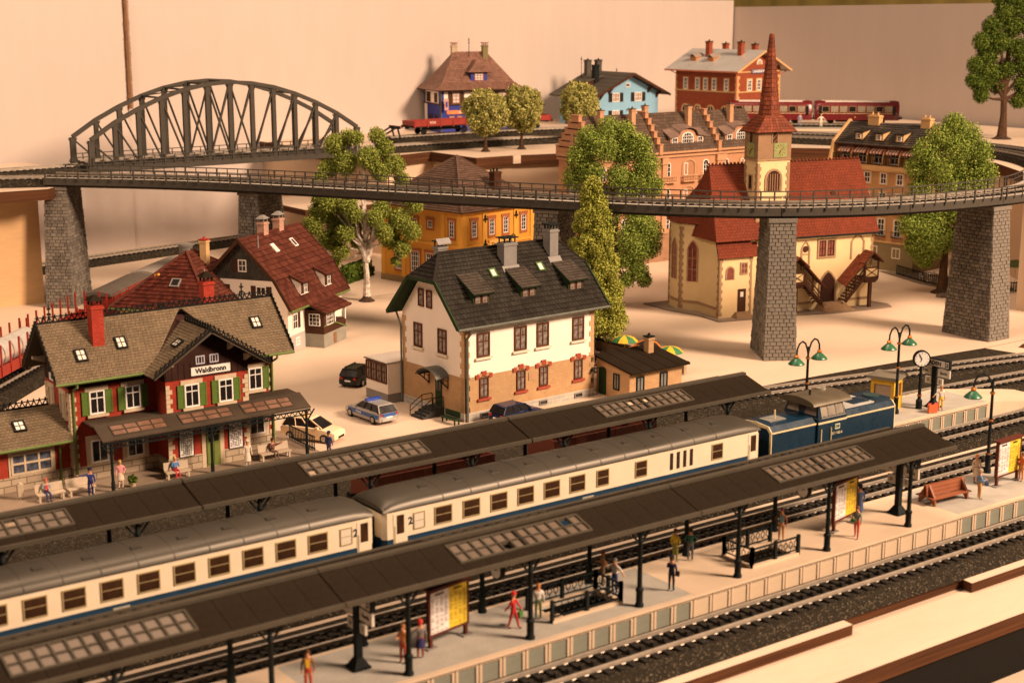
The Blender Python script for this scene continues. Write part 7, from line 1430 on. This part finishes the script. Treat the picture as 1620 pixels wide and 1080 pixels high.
# pointed stones at the foot of the tree
# ------------------------------------------------------------------ trees
def leafmat(name, c1, c2):
    m = mat(name, c1, .95, 0, scale=.9, island=.4, col2=c2, spec=.05); return m
def crown(clumps, n, size, seed, flat=1.0):
    """Many small leaf faces gathered into clumps; clumps: (x,y,z,r)."""
    g = np.random.default_rng(seed); c = np.array(clumps, float); k = np.maximum(20, (n*c[:,3]**2/np.sum(c[:,3]**2)).astype(int)); c = np.repeat(c, k, 0); N = len(c)
    d = g.normal(size=(N,3)); d /= np.linalg.norm(d, axis=1, keepdims=True); rad = c[:,3]*g.random(N)**.38*(1+.2*g.uniform(-1,1,N))
    p = c[:,:3]+d*rad[:,None]
    a = g.normal(size=(N,3))+d*.9; a /= np.linalg.norm(a, axis=1, keepdims=True); q = g.normal(size=(N,3)); u = np.cross(a,q); u /= np.linalg.norm(u, axis=1, keepdims=True); w_ = np.cross(a,u); s = (size*g.uniform(.6,1.35,N))[:,None]
    v = np.stack([p+u*s*.5, p+w_*s*.42, p-u*s*.5, p-w_*s*.42+a*s*.25], 1).reshape(-1,3)
    return v
def leaf_mesh(v, m):
    N = len(v)//4; me = bpy.data.meshes.new('crown'); me.vertices.add(4*N); me.vertices.foreach_set('co', v.astype(np.float32).ravel()); me.loops.add(6*N); me.polygons.add(2*N)
    base = np.arange(N)[:,None]*4; idx = np.concatenate([base+np.array([[0,1,2]]), base+np.array([[0,2,3]])], 1).ravel(); me.loops.foreach_set('vertex_index', idx.astype(np.int32)); me.polygons.foreach_set('loop_start', (np.arange(2*N)*3).astype(np.int32)); me.polygons.foreach_set('loop_total', np.full(2*N,3,np.int32))
    me.materials.append(m); me.update(calc_edges=True); return me
def limbs(b, clumps, base, fork, r0, seed, tip=.05):
    r = random.Random(seed); f = Vector(fork)
    for c in clumps:
        p = Vector(c[:3]); s = f+Vector((0,0,r.uniform(0,max(.2,(p.z-f.z)*.4)))); m = (s*.5+p*.5)+Vector((r.uniform(-.3,.3),r.uniform(-.3,.3),-.25)); b.tube([s,m,p],[r0*.5,r0*.28,tip],6)
def tree(x, y, z, label, clumps, trunk, r0, n, size, leaf, bark, seed, group=None, name='tree', fork=None, base=True):
    t = thing(name,label,'tree',(x,y,z),0,group); b = MB(); top = trunk[-1]
    rs = [r0*(1-.6*i/(len(trunk)-1)) for i in range(len(trunk))]; rs[0] *= 1.35; b.tube(trunk,rs,9); limbs(b,[c for i, c in enumerate(clumps) if i % 2 == 0],trunk[0],fork or trunk[-2],r0,seed); tr = b.build('trunk',bark,t)
    if base: MB().lathe([(r0*2.6,0),(r0*2.4,.1),(r0*1.5,.3),(r0*1.1,.6)],n=11).build('root_base',mat('root_base',(.05,.03,.02),.8,var=.4,scale=3),t)
    put('crown',leaf_mesh(crown(clumps,n,size,seed),leaf),t,kind='stuff'); return t
def blob(r, n, zr, rad, rc, prof, jit=.3):
    out = []
    for i in range(n):
        f = (i+.5)/n; zz = zr[0]+(zr[1]-zr[0])*f; R_ = rad*prof(f); a = i*2.4+r.uniform(-.4,.4); q = R_*r.uniform(.35,1.0); out.append((q*math.cos(a),q*math.sin(a),zz+r.uniform(-jit,jit),rc*r.uniform(.75,1.25)*(0.6+.4*prof(f))))
    return out
bark_w = mat('birch_bark',(.85,.78,.68),.8,var=.5,scale=2.5,bump=.6,bscale=5,col2=(.10,.055,.03)); bark_b = mat('brown_bark',(.065,.035,.02),.85,var=.4,scale=3,bump=.6); 
g1 = leafmat('foliage_mid',(.12,.16,.025),(.32,.36,.08)); g2 = leafmat('foliage_fresh',(.11,.17,.025),(.30,.37,.08)); g3 = leafmat('foliage_yellow',(.12,.13,.02),(.56,.52,.18)); g4 = leafmat('foliage_conifer',(.20,.22,.03),(.38,.39,.085)); g5 = leafmat('foliage_dark',(.03,.065,.012),(.15,.20,.035))
rv, fv = Vector((.81,-.587,0)), Vector((.587,.81,0))     # across and along the view, to set the limbs of each tree
def cl(px, zc, rc, dep=0, n=1): p = rv*px+fv*dep; return (p.x,p.y,zc,rc)
# open crowned birch: masses of leaves with the pale trunk between them
bc = [cl(-2.8,16.3,1.3),cl(-1.6,16.9,1.1,.8),cl(-.6,17.0,.9,-.5),cl(1.3,17.2,1.0),cl(2.0,15.9,1.2,.5),cl(.5,15.0,1.4,-.8),cl(-1.8,14.4,1.5),cl(-3.6,13.8,1.2,.6),cl(-4.2,12.9,.9,-.4),cl(3.0,14.2,1.3),cl(3.6,12.6,1.0,.6),cl(1.6,13.6,1.2,-.6),
      cl(-4.4,9.2,1.5,.5),cl(-5.2,7.9,1.3,-.3),cl(-3.4,10.2,1.3,-.5),cl(-2.6,8.2,1.6,.9),cl(-3.6,6.4,1.4,.2),cl(-2.4,5.4,1.1,-.6),cl(-.8,8.0,1.1,1.2),cl(1.6,9.6,1.2),cl(3.4,8.6,1.5,.4),cl(4.6,7.4,1.2,-.3),cl(2.4,6.6,1.4,.8),cl(3.6,5.6,1.1,-.2),cl(5.0,10.0,1.0,.2),cl(4.2,10.7,.8),cl(-.4,11.4,1.0,1.0),cl(-1.6,10.4,1.2,-.9),cl(-.9,9.2,1.0,-1.1),cl(1.1,8.9,1.1,-1.0),cl(-1.9,7.2,1.2,-1.0),cl(1.9,7.4,1.1,-.9),cl(.8,7.6,1.1,1.1),cl(1.0,11.2,1.0,.9),cl(-4.6,10.6,.9,.3),cl(-.9,6.2,1.0,.9),cl(-3.0,4.2,.7,.3),cl(2.9,4.2,.6)]
bt = [(0,0,0),(.1,.05,2.5),(-.1,.0,5.0),(.1,.1,8.0),(-.1,.0,11.0),(.1,0,14.5)]
b3 = tree(79.3,135.3,0,'tall pale barked tree standing alone before the orange post office',[(c[0]*1.05,c[1]*1.05,c[2],c[3]*.85) for c in bc],bt,.34,80000,.17,g1,bark_w,11,fork=(0,0,5.2))
MB().tube([(0,0,4.2),(.7,-.5,7.0),(1.0,-.7,9.5)],[.42,.28,.16],8).build('limb',bark_w,b3); MB().tube([(0,0,4.4),(-.7,.3,6.5),(-.8,.2,8.2)],[.36,.24,.14],8).build('limb',bark_w,b3)
rn = random.Random(5)
dome = lambda f: math.sin(math.pi*min(1,max(.02,.12+.86*f)))**.55
t5 = [cl(-2.6,17.2,1.3),cl(-.6,18.2,1.2),cl(1.0,17.8,1.2),cl(2.4,16.4,1.4),cl(-3.4,15.4,1.4),cl(-1.2,16.4,1.5,-.8),cl(.8,15.8,1.5,.6),cl(3.2,14.6,1.4),cl(-3.8,13.2,1.4,.5),cl(-2.2,14.0,1.3,-.6),cl(.4,13.4,1.3,-.4),cl(2.6,13.0,1.5),cl(3.8,12.4,1.3,.4),cl(1.4,11.6,1.4),cl(-1.0,11.6,1.2,.8),
      cl(2.6,9.0,1.6),cl(3.6,7.8,1.5,.4),cl(1.6,7.4,1.5,-.5),cl(2.6,6.0,1.4),cl(3.9,6.2,1.1,.6),cl(1.2,5.2,1.3,.2),cl(2.6,3.9,1.1),cl(1.4,3.0,.9),cl(3.3,2.9,.8,.3),cl(-.6,9.2,1.4,.5),cl(-1.0,6.6,1.3,.3),cl(0,4.6,1.2,.8)]
tree(97.6,117.2,0,'tall fresh green tree behind the cone shaped tree and stepped gable',t5,[(0,0,0),(0,0,2.5),(.2,.1,6),(-.1,0,10),(0,0,14)],.5,80000,.17,g2,bark_b,13,fork=(0,0,5))
t7 = [cl(.2,18.0,1.2),cl(1.6,16.8,1.5),cl(-1.2,16.6,1.5),cl(-2.6,15.2,1.5),cl(3.0,15.0,1.5),cl(.4,15.6,1.7,-.5),cl(-3.2,13.4,1.4,.4),cl(-1.4,13.6,1.7,-.6),cl(1.4,13.4,1.6,.5),cl(3.6,12.8,1.5),cl(-2.8,11.4,1.4),cl(0,11.6,1.6,.3),cl(2.4,11.0,1.6,-.4),
      cl(-3.9,9.4,1.3),cl(-2.6,8.8,1.6,.5),cl(-4.0,7.4,1.3,-.3),cl(-2.4,6.8,1.7),cl(-1.0,8.2,1.6,.4),cl(-3.0,5.2,1.4,.2),cl(-1.4,5.2,1.5,-.3),cl(-2.2,3.8,1.1),cl(-.4,6.2,1.5,.5),cl(1.0,8.6,1.4),cl(.8,5.6,1.3,.5)]
tree(131.9,103.0,0,'broad green tree over the beer garden beside the pier with the slot',t7,[(0,0,0),(0,0,2.5),(.2,.1,6),(-.1,0,10),(0,0,14)],.5,80000,.17,g2,bark_b,17,fork=(0,0,5))
# cone shaped tree
cc = []
for i in range(110):
    f = i/109; zz = 2.2+13.0*f; rr_ = 2.5*(1-f)**.6+.1; a = i*2.4; q = rr_*(.95 if i % 3 else .5)
    cc.append((q*math.cos(a),q*math.sin(a),zz,.95*(1-.45*f)))
tree(82.6,102.0,.1,'tall yellow green cone shaped tree behind the white house roof',cc,[(0,0,0),(0,0,4),(0,0,9),(0,0,14)],.25,80000,.17,g4,bark_b,19,name='conifer_tree',fork=(0,0,1))
# big dark tree on the upper board
t8 = [cl(-3.4,7.6,1.3),cl(-2.2,8.8,1.5),cl(2.6,7.4,1.5),cl(-4.2,10.0,1.2),cl(-2.6,11.4,1.5,.4),cl(.2,9.4,1.5,.5),cl(2.8,10.0,1.6),cl(4.2,9.0,1.3),cl(-3.6,13.2,1.3,-.3),cl(-1.2,13.0,1.5),cl(1.4,12.2,1.5,-.4),cl(3.6,12.6,1.5),cl(-2.2,15.2,1.4),cl(.6,15.2,1.5,.3),cl(3.0,15.2,1.5),cl(-.8,17.0,1.4),cl(1.6,17.6,1.4),cl(3.8,17.2,1.2),cl(.2,19.2,1.3),cl(2.4,19.8,1.2),cl(-1.6,18.8,.9),cl(4.4,14.2,1.1),cl(2.0,5.2,1.1),cl(3.8,5.6,1.1),cl(-3.2,6.0,1.1),cl(-4.4,8.0,1.1),cl(4.8,7.4,1.3),cl(5.2,11.0,1.3),cl(-.8,7.2,1.2,.8)]
tree(178,130.6,12.3,'large dark green tree standing on the upper board at the curve',t8,[(0,0,0),(.1,0,3),(0,.1,6.5),(.2,0,11),(0,0,16)],.55,70000,.22,g5,bark_b,23,fork=(0,0,5.2))
def roundtree(x, y, h, rad, label, seed, n=26000):
    r = random.Random(seed); tr0 = h*.30; c = []
    for i in range(34):
        f = (i+.5)/34; u = 1-2*f; q = math.sqrt(1-u*u); a = i*2.4; k = r.uniform(.62,.85); c.append((rad*k*q*math.cos(a),rad*k*q*math.sin(a),tr0+(h-tr0)*.5+(h-tr0)*.42*u,.85*r.uniform(.7,1.15)))
    tree(x,y,12.3,label,c,[(0,0,0),(0,0,tr0*.5),(.05,0,tr0),(0,0,h*.7)],.24,n,.22,g3,bark_b,seed,'round crowned trees on the upper board',name='round_tree',fork=(0,0,tr0*.9))
roundtree(109.7,157.0,7.7,2.9,'round yellow green tree in front of the blue house',31); roundtree(115.4,157.1,7.9,2.9,'round yellow green tree hiding the end of a red wagon',37); roundtree(125.9,158.6,8.0,2.6,'round yellow green tree in front of the pale blue chalet',41)
# scraps of green and brown ground cover against the pier footing, dark tracks of hedge behind the pale tree
r_ = random.Random(8); b = MB()
for _ in range(2600):
    u = r_.random(); p = Vector((82.5+u*5.5,146.0+r_.uniform(-1.1,1.1)+u*3.5,.05+r_.random()**2*1.6)); a = Vector((r_.uniform(-1,1),r_.uniform(-1,1),r_.uniform(-1,1))).normalized(); c = a.orthogonal().normalized(); d = a.cross(c); s = .25; b.add([p+c*s,p+d*s,p-c*s,p-d*s],[(0,1,2,3)])
tag(b.build('hedge',g5),'low dark hedge behind the pale barked tree','hedge',None,'stuff')
# ------------------------------------------------------------------ people (moulded figures)
skin = mat('skin_painted',(.50,.24,.13),.5,var=.05)
def pmat(c): return mat('cloth_%02d_%02d_%02d' % tuple(int(v*100) for v in c), c, .6, var=.12, scale=8)
def person(x, y, z, deg, label, top, legs, hair=(.08,.04,.02), pose='stand', shoes=(.02,.015,.012), hat=None, arms=None, skirt=None, coat=None, group=None, bare=False, H=1.0, barelegs=False):
    """One continuous skinned body (faces -y), coloured by the limb each face belongs to."""
    t = thing('person',label,'person',(x,y,z),deg,group); V = []; E = []; Rd = []; part = []
    def v(p, r, par=None, pt='top'):
        V.append(p); Rd.append(r); part.append(pt)
        if par is not None: E.append((par,len(V)-1))
        return len(V)-1
    sit = pose == 'sit'; walk = pose == 'walk'; pz = .52 if sit else .95
    pel = v((0,0,pz),(.15,.11),None,'legs'); ab = v((0,.0,pz+.2),(.14,.10),pel,'top'); ch_ = v((0,-.01 if not sit else .03,pz+.40),(.17,.115),ab); nk = v((0,0,pz+.56),(.06,.06),ch_,'skin'); hd = v((0,-.02,pz+.68),(.088,.098),nk,'skin'); hd2 = v((0,-.01,pz+.79),(.078,.086),hd,'skin')
    nose = v((0,-.125,pz+.69),(.018,.02),hd,'skin')
    A = {'down': lambda s: [(s*.25,.02,pz+.22),(s*.27,-.04,pz-.02),(s*.27,-.07,pz-.1)], 'hips': lambda s: [(s*.33,.06,pz+.24),(s*.22,-.08,pz+.08),(s*.18,-.12,pz+.05)], 'fwd': lambda s: [(s*.24,-.06,pz+.24),(s*.16,-.28,pz+.25),(s*.14,-.36,pz+.27)], 'out': lambda s: [(s*.42,-.05,pz+.40),(s*.66,-.1,pz+.46),(s*.75,-.12,pz+.48)], 'up': lambda s: [(s*.34,-.12,pz+.32),(s*.32,-.28,pz+.56),(s*.32,-.32,pz+.66)], 'swing': lambda s: [(s*.25,-.10*s,pz+.24),(s*.27,-.26*s,pz+.05),(s*.27,-.3*s,pz-.02)], 'wide': lambda s: [(s*.36,.0,pz+.28),(s*.52,-.04,pz+.12),(s*.58,-.06,pz+.06)]}
    aa = arms or (('swing','swing') if walk else (('fwd','fwd') if sit else ('down','down')))
    for s, k in ((-1,aa[0]),(1,aa[1])):
        sh = v((s*.185,0,pz+.45),(.07,.07),ch_); q = A[k](s); el = v(q[0],(.055,.055),sh); wr = v(q[1],(.040,.040),el,'skin' if bare else 'top'); ha = v(q[2],(.042,.030),wr,'skin'); v((q[2][0]-s*.05,q[2][1]-.03,q[2][2]+.01),(.016,.016),ha,'skin'); d = Vector(q[2])-Vector(q[1]); d = d.normalized()*.075; v(tuple(Vector(q[2])+d),(.030,.018),ha,'skin')
    for s in (-1,1):
        hp_ = v((s*.09,0,pz-.06),(.10,.10),pel,'legs')
        if sit: kn = v((s*.11,-.42,pz-.02),(.072,.072),hp_,'legs'); an = v((s*.11,-.44,.09),(.048,.048),kn,'legs'); toe = v((s*.12,-.60,.045),(.045,.035),an,'shoes')
        else:
            o = (.22*s if walk else 0); kn = v((s*.105,-o*.55-.02,.50),(.072,.072),hp_,'legs'); an = v((s*.11,-o,.09),(.048,.048),kn,'skin' if barelegs else 'legs'); toe = v((s*.12,-o-.15,.045),(.045,.035),an,'shoes')
    me = bpy.data.meshes.new('body'); me.from_pydata([Vector(p)*H for p in V],E,[]); o = bpy.data.objects.new('body',me); COL.objects.link(o); o.modifiers.new('s','SKIN'); sm = o.modifiers.new('d','SUBSURF'); sm.levels = sm.render_levels = 1
    for i, sv in enumerate(me.skin_vertices[0].data): sv.radius = (Rd[i][0]*H,Rd[i][1]*H); sv.use_root = (i == 0)
    bpy.context.view_layer.update(); nm = bpy.data.meshes.new_from_object(o.evaluated_get(bpy.context.evaluated_depsgraph_get())); bpy.data.objects.remove(o)
    ms = [pmat(top),pmat(legs),skin,pmat(shoes)]; [nm.materials.append(m_) for m_ in ms]; idx = {'top':0,'legs':1,'skin':2,'shoes':3}
    for p in nm.polygons:
        c = p.center/H; best = min(((Vector(V[b_])*.35+Vector(V[a_])*.65 if False else Vector(V[b_])-c).length, b_) for a_, b_ in E); bp = (c-Vector(V[0])).length
        p.material_index = 1 if bp < best[0] else idx[part[best[1]]]; p.use_smooth = True
    put('body',nm,t)
    hb_ = MB().lathe([(.02,.125),(.075,.11),(.105,.05),(.108,-.02),(.10,-.07)],(0,.012,pz+.75),12); hb_.v = [(p[0],p[1]+(.02 if p[2] < pz+.72 else 0),p[2]) for p in hb_.v]; hb_.v = [tuple(Vector(p)*H) for p in hb_.v]; put('hair',hb_.mesh('hair',pmat(hair),True),t)
    for s in (-1,1): put('eye',shared('eye',lambda: MB().lathe([(.0,-.01),(.012,0),(.0,.01)],n=6).mesh('eye',ink)),t,(s*.035*H,-.118*H,(pz+.715)*H)); put('ear',shared('ear',lambda: MB().box(-.012,.012,-.02,.02,-.03,.03).mesh('ear',skin)),t,(s*.095*H,0,(pz+.70)*H))
    if hat: hm = MB().lathe([(.15,0),(.15,.015),(.112,.02),(.115,.09),(.07,.12)],(0,-.02,pz+.79),12); hm.v = [tuple(Vector(p)*H) for p in hm.v]; put('hat',hm.mesh('hat',pmat(hat)),t)
    if skirt: sk = MB().lathe([(.15,.02),(.19,-.2),(.23,-.42 if not coat else -.55),(.20,-.42 if not coat else -.55)],(0,0,pz+.03),12,1,.8); sk.v = [tuple(Vector(p)*H) for p in sk.v]; put('skirt' if not coat else 'coat_tail',sk.mesh('skirt',pmat(skirt)),t)
    return t
def bag(parent, x, y, z, c, w=.2, h=.28, name='bag'): return MB().box(x-w,x+w,y-.07,y+.07,z,z+h).build(name,pmat(c),parent)
F_ = -54   # toward the viewer
navy = (.015,.02,.06)
# island platform
p = person(28.05,53.4,TOP,-30,'person in brown open jacket, yellow shirt and red trousers',(.16,.075,.04),(.40,.05,.02),pose='stand'); put('shirt_front',MB().prism([(-.07,1.05),(.07,1.05),(.10,1.42),(-.10,1.42)],'y',-.135,-.10).mesh('shirt_front',pmat((.70,.42,.02))),p)
person(32.75,53.35,TOP,-60,'person in orange jacket and red trousers beside a canopy post',(.55,.20,.06),(.45,.07,.02),hair=(.30,.12,.04),arms=('fwd','hips'))
p = person(33.62,53.3,TOP,160,'person in red cap and dark blue skirt before the timetable',(.14,.13,.12),(.25,.06,.03),hair=(.40,.03,.02),hat=(.45,.04,.02),skirt=(.03,.03,.10),arms=('down','wide'))
p = person(38.9,53.55,TOP,30,'person dressed all in red walking with a green bag',(.38,.015,.015),(.36,.015,.015),pose='walk',hat=(.50,.03,.02),hair=(.4,.03,.02)); bag(p,.33,-.2,.5,(.05,.14,.03))
person(40.5,53.75,TOP,150,'person with orange hair, white top and green trousers at the stairs',(.58,.55,.50),(.10,.15,.06),hair=(.45,.16,.05),arms=('down','fwd'))
person(45.55,54.2,TOP,-70,'person in white top and blue jeans gesturing with one arm',(.55,.50,.46),(.03,.04,.16),hair=(.28,.26,.25),arms=('up','wide'),bare=True)
person(45.75,55.35,TOP,-120,'person in orange brown top standing behind the stair railing',(.42,.19,.05),(.20,.12,.06),hair=(.20,.06,.03),arms=('fwd','hips'))
p = person(48.0,52.75,TOP,120,'person in dark navy uniform and cap near the platform edge',navy,(.02,.022,.03),hat=(.02,.02,.05),arms=('down','fwd')); bag(p,-.32,.05,.85,(.03,.02,.02),.1,.24)
person(50.9,55.7,TOP,100,'person in yellow shirt and olive trousers under the canopy',(.60,.42,.03),(.22,.22,.04),arms=('hips','down'))
person(51.6,55.3,TOP,140,'person in dark green jacket standing beside a canopy post',(.03,.10,.07),(.10,.11,.12),arms=('hips','hips'),hair=(.05,.03,.02))
p = person(57.75,54.75,TOP,-50,'person in brown jacket over teal shirt with tan trousers',(.17,.075,.04),(.42,.20,.07),hair=(.25,.06,.04),arms=('hips','down')); put('shirt_front',MB().prism([(-.09,1.02),(.09,1.02),(.11,1.40),(-.11,1.40)],'y',-.135,-.10).mesh('shirt_front',pmat((.10,.26,.30))),p)
person(64.0,54.75,TOP,160,'person in dark blue coat seen from behind at the timetable',(.05,.09,.19),(.10,.09,.09),hat=(.04,.05,.10),coat=True,skirt=(.05,.09,.19),H=1.08)
p = person(61.35,52.6,TOP,-60,'person in grey green jacket and red trousers striding',(.20,.22,.18),(.42,.05,.03),pose='walk',hair=(.16,.06,.03),arms=('fwd','swing')); bag(p,-.15,-.3,.98,(.04,.16,.05),.14,.16)
p = person(72.3,52.9,TOP,60,'person in light blue top and tan trousers holding a bag',(.13,.24,.42),(.46,.22,.07),hair=(.35,.25,.15),hat=(.40,.32,.22),arms=('fwd','fwd')); bag(p,-.1,-.38,.85,(.03,.05,.14),.13,.2)
person(74.75,55.0,TOP,-30,'person with orange hair in long pale dress behind the timetable',(.56,.40,.28),(.35,.12,.08),hair=(.60,.22,.05),skirt=(.58,.44,.32),coat=True)
person(77.3,53.6,TOP,-100,'person in bright orange by the timetable behind the single shade lamp',(.60,.14,.05),(.55,.25,.12),hair=(.2,.08,.04),arms=('hips','down'))
p = person(86.75,66.95+.3,TOP,-40,'girl in white top and yellow shorts under the clock',(.66,.60,.54),(.66,.46,.04),hair=(.30,.12,.05),arms=('wide','down'),bare=True,barelegs=True)
for i,(dx,c,lb) in enumerate(((-.75,(.55,.12,.04),'orange suitcase standing at the feet of the girl'),(-.45,(.55,.06,.08),'red suitcase leaning next to the orange one'))):
    t = thing('suitcase',lb,'suitcase',(86.5+dx,67.15+.2*i,TOP),-20); MB().box(-.34,.34,-.12,.12,.03,.62).build('shell',pmat(c),t); MB().box(-.1,.1,-.03,.03,.62,.7).build('handle',black,t)
# station forecourt
p = person(28.55,87.2,1.0,0,'person in grey jacket and blue trousers sitting on the pale bench',(.24,.27,.27),(.03,.04,.13),hair=(.40,.08,.05),pose='sit'); put('shirt_front',MB().prism([(-.06,.60),(.06,.60),(.09,.95),(-.09,.95)],'y',-.12,-.07).mesh('shirt_front',pmat((.5,.05,.05))),p)
person(30.95,86.25,1.0,-20,'person in navy uniform and cap pointing with outstretched arm',(.02,.03,.15),(.015,.02,.09),hat=(.015,.015,.04),arms=('out','down'))
person(33.05,86.75,1.0,-10,'person in pink top and pale skirt by the canopy post',(.62,.24,.28),(.55,.4,.3),hair=(.45,.28,.08),skirt=(.62,.48,.36),arms=('down','hips'))
person(36.7,86.9,1.0,0,'person in blue jacket and red trousers sitting by the door',(.08,.20,.42),(.50,.03,.04),hair=(.5,.32,.08),pose='sit')
person(41.4,86.2,1.0,-10,'person in long pale coat and hat outside the station',(.60,.52,.42),(.50,.42,.33),hat=(.55,.46,.36),skirt=(.60,.52,.42),coat=True)
person(43.6,87.0,1.0,10,'person in brown coat and dark hat sitting on the bench',(.13,.05,.03),(.15,.09,.06),hat=(.08,.04,.03),pose='sit',arms=('fwd','out'))
person(48.35,88.0,0,120,'person in blue uniform standing in front of the taxi',(.02,.04,.17),(.015,.03,.13),hat=(.02,.03,.10))
# upper board and terrace
person(166.1,152.9,13.05,-35,'person all in white with arms spread on the upper platform',(.72,.64,.52),(.72,.64,.52),arms=('wide','wide'),hair=(.6,.45,.3),H=1.05)
person(165.0,156.0,13.05,-35,'person in pale blue grey beside the railcar and spire',(.25,.30,.38),(.20,.24,.32),hair=(.4,.15,.1),H=1.05)
person(80.2,97.55,.1,180,'person in black and white sitting at the terrace table',(.03,.025,.03),(.25,.03,.03),hair=(.02,.015,.01),pose='sit'); person(77.8,96.2,.1,90,'person in red sitting at the terrace table by the wall',(.35,.04,.03),(.05,.04,.06),pose='sit')
# ------------------------------------------------------------------ last small things
for x, lb in ((38.4,'round clock hanging under the canopy over the red clad person'),(58.7,'round clock hanging under the canopy near the timetable in the middle')):
    t = thing('hanging_clock',lb,'clock',(x,54.1,4.6),0,'clocks hanging under the canopies'); MB().tube([(0,0,.4),(0,0,1.75)],.05).build('rod',iron,t)
    o = MB().cyl((-.12,0,0),(.12,0,0),.46,.46,24).build('case',iron,t)
    for s in (-1,1): MB().cyl((s*.12,0,0),(s*.135,0,0),.38,.38,24).build('dial',white,o); MB().bar((s*.15,0,0),(s*.15,.05,.3),.02,.05,up=(1,0,0)).bar((s*.15,0,0),(s*.15,-.18,.08),.02,.05,up=(1,0,0)).build('hands',ink,o)
r = random.Random(21); t = thing('rock','flat dark rock lying at the foot of the beer garden tree','rock',(130.2,101.4,0)); b = MB(); ringp = []
for z, k in ((0,1.0),(.18,.92),(.34,.55)): ringp.append([(1.1*k*math.cos(i*math.pi/5)*r.uniform(.85,1.1),.8*k*math.sin(i*math.pi/5)*r.uniform(.85,1.1),z) for i in range(10)])
b.loft(ringp); b.build('stone_body',mat('rock_dark',(.10,.075,.055),.9,var=.4,scale=3,bump=.6),t)
t = thing('flower_pot','small dark green plant in a pot beside the person in pink','plant',(33.75,86.6,1.0)); MB().lathe([(.16,0),(.22,.3),(.18,.3)],n=10).build('pot',tan_m,t); put('leaves',leaf_mesh(crown([(0,0,.5,.28)],300,.14,5),g5),t,kind='stuff')
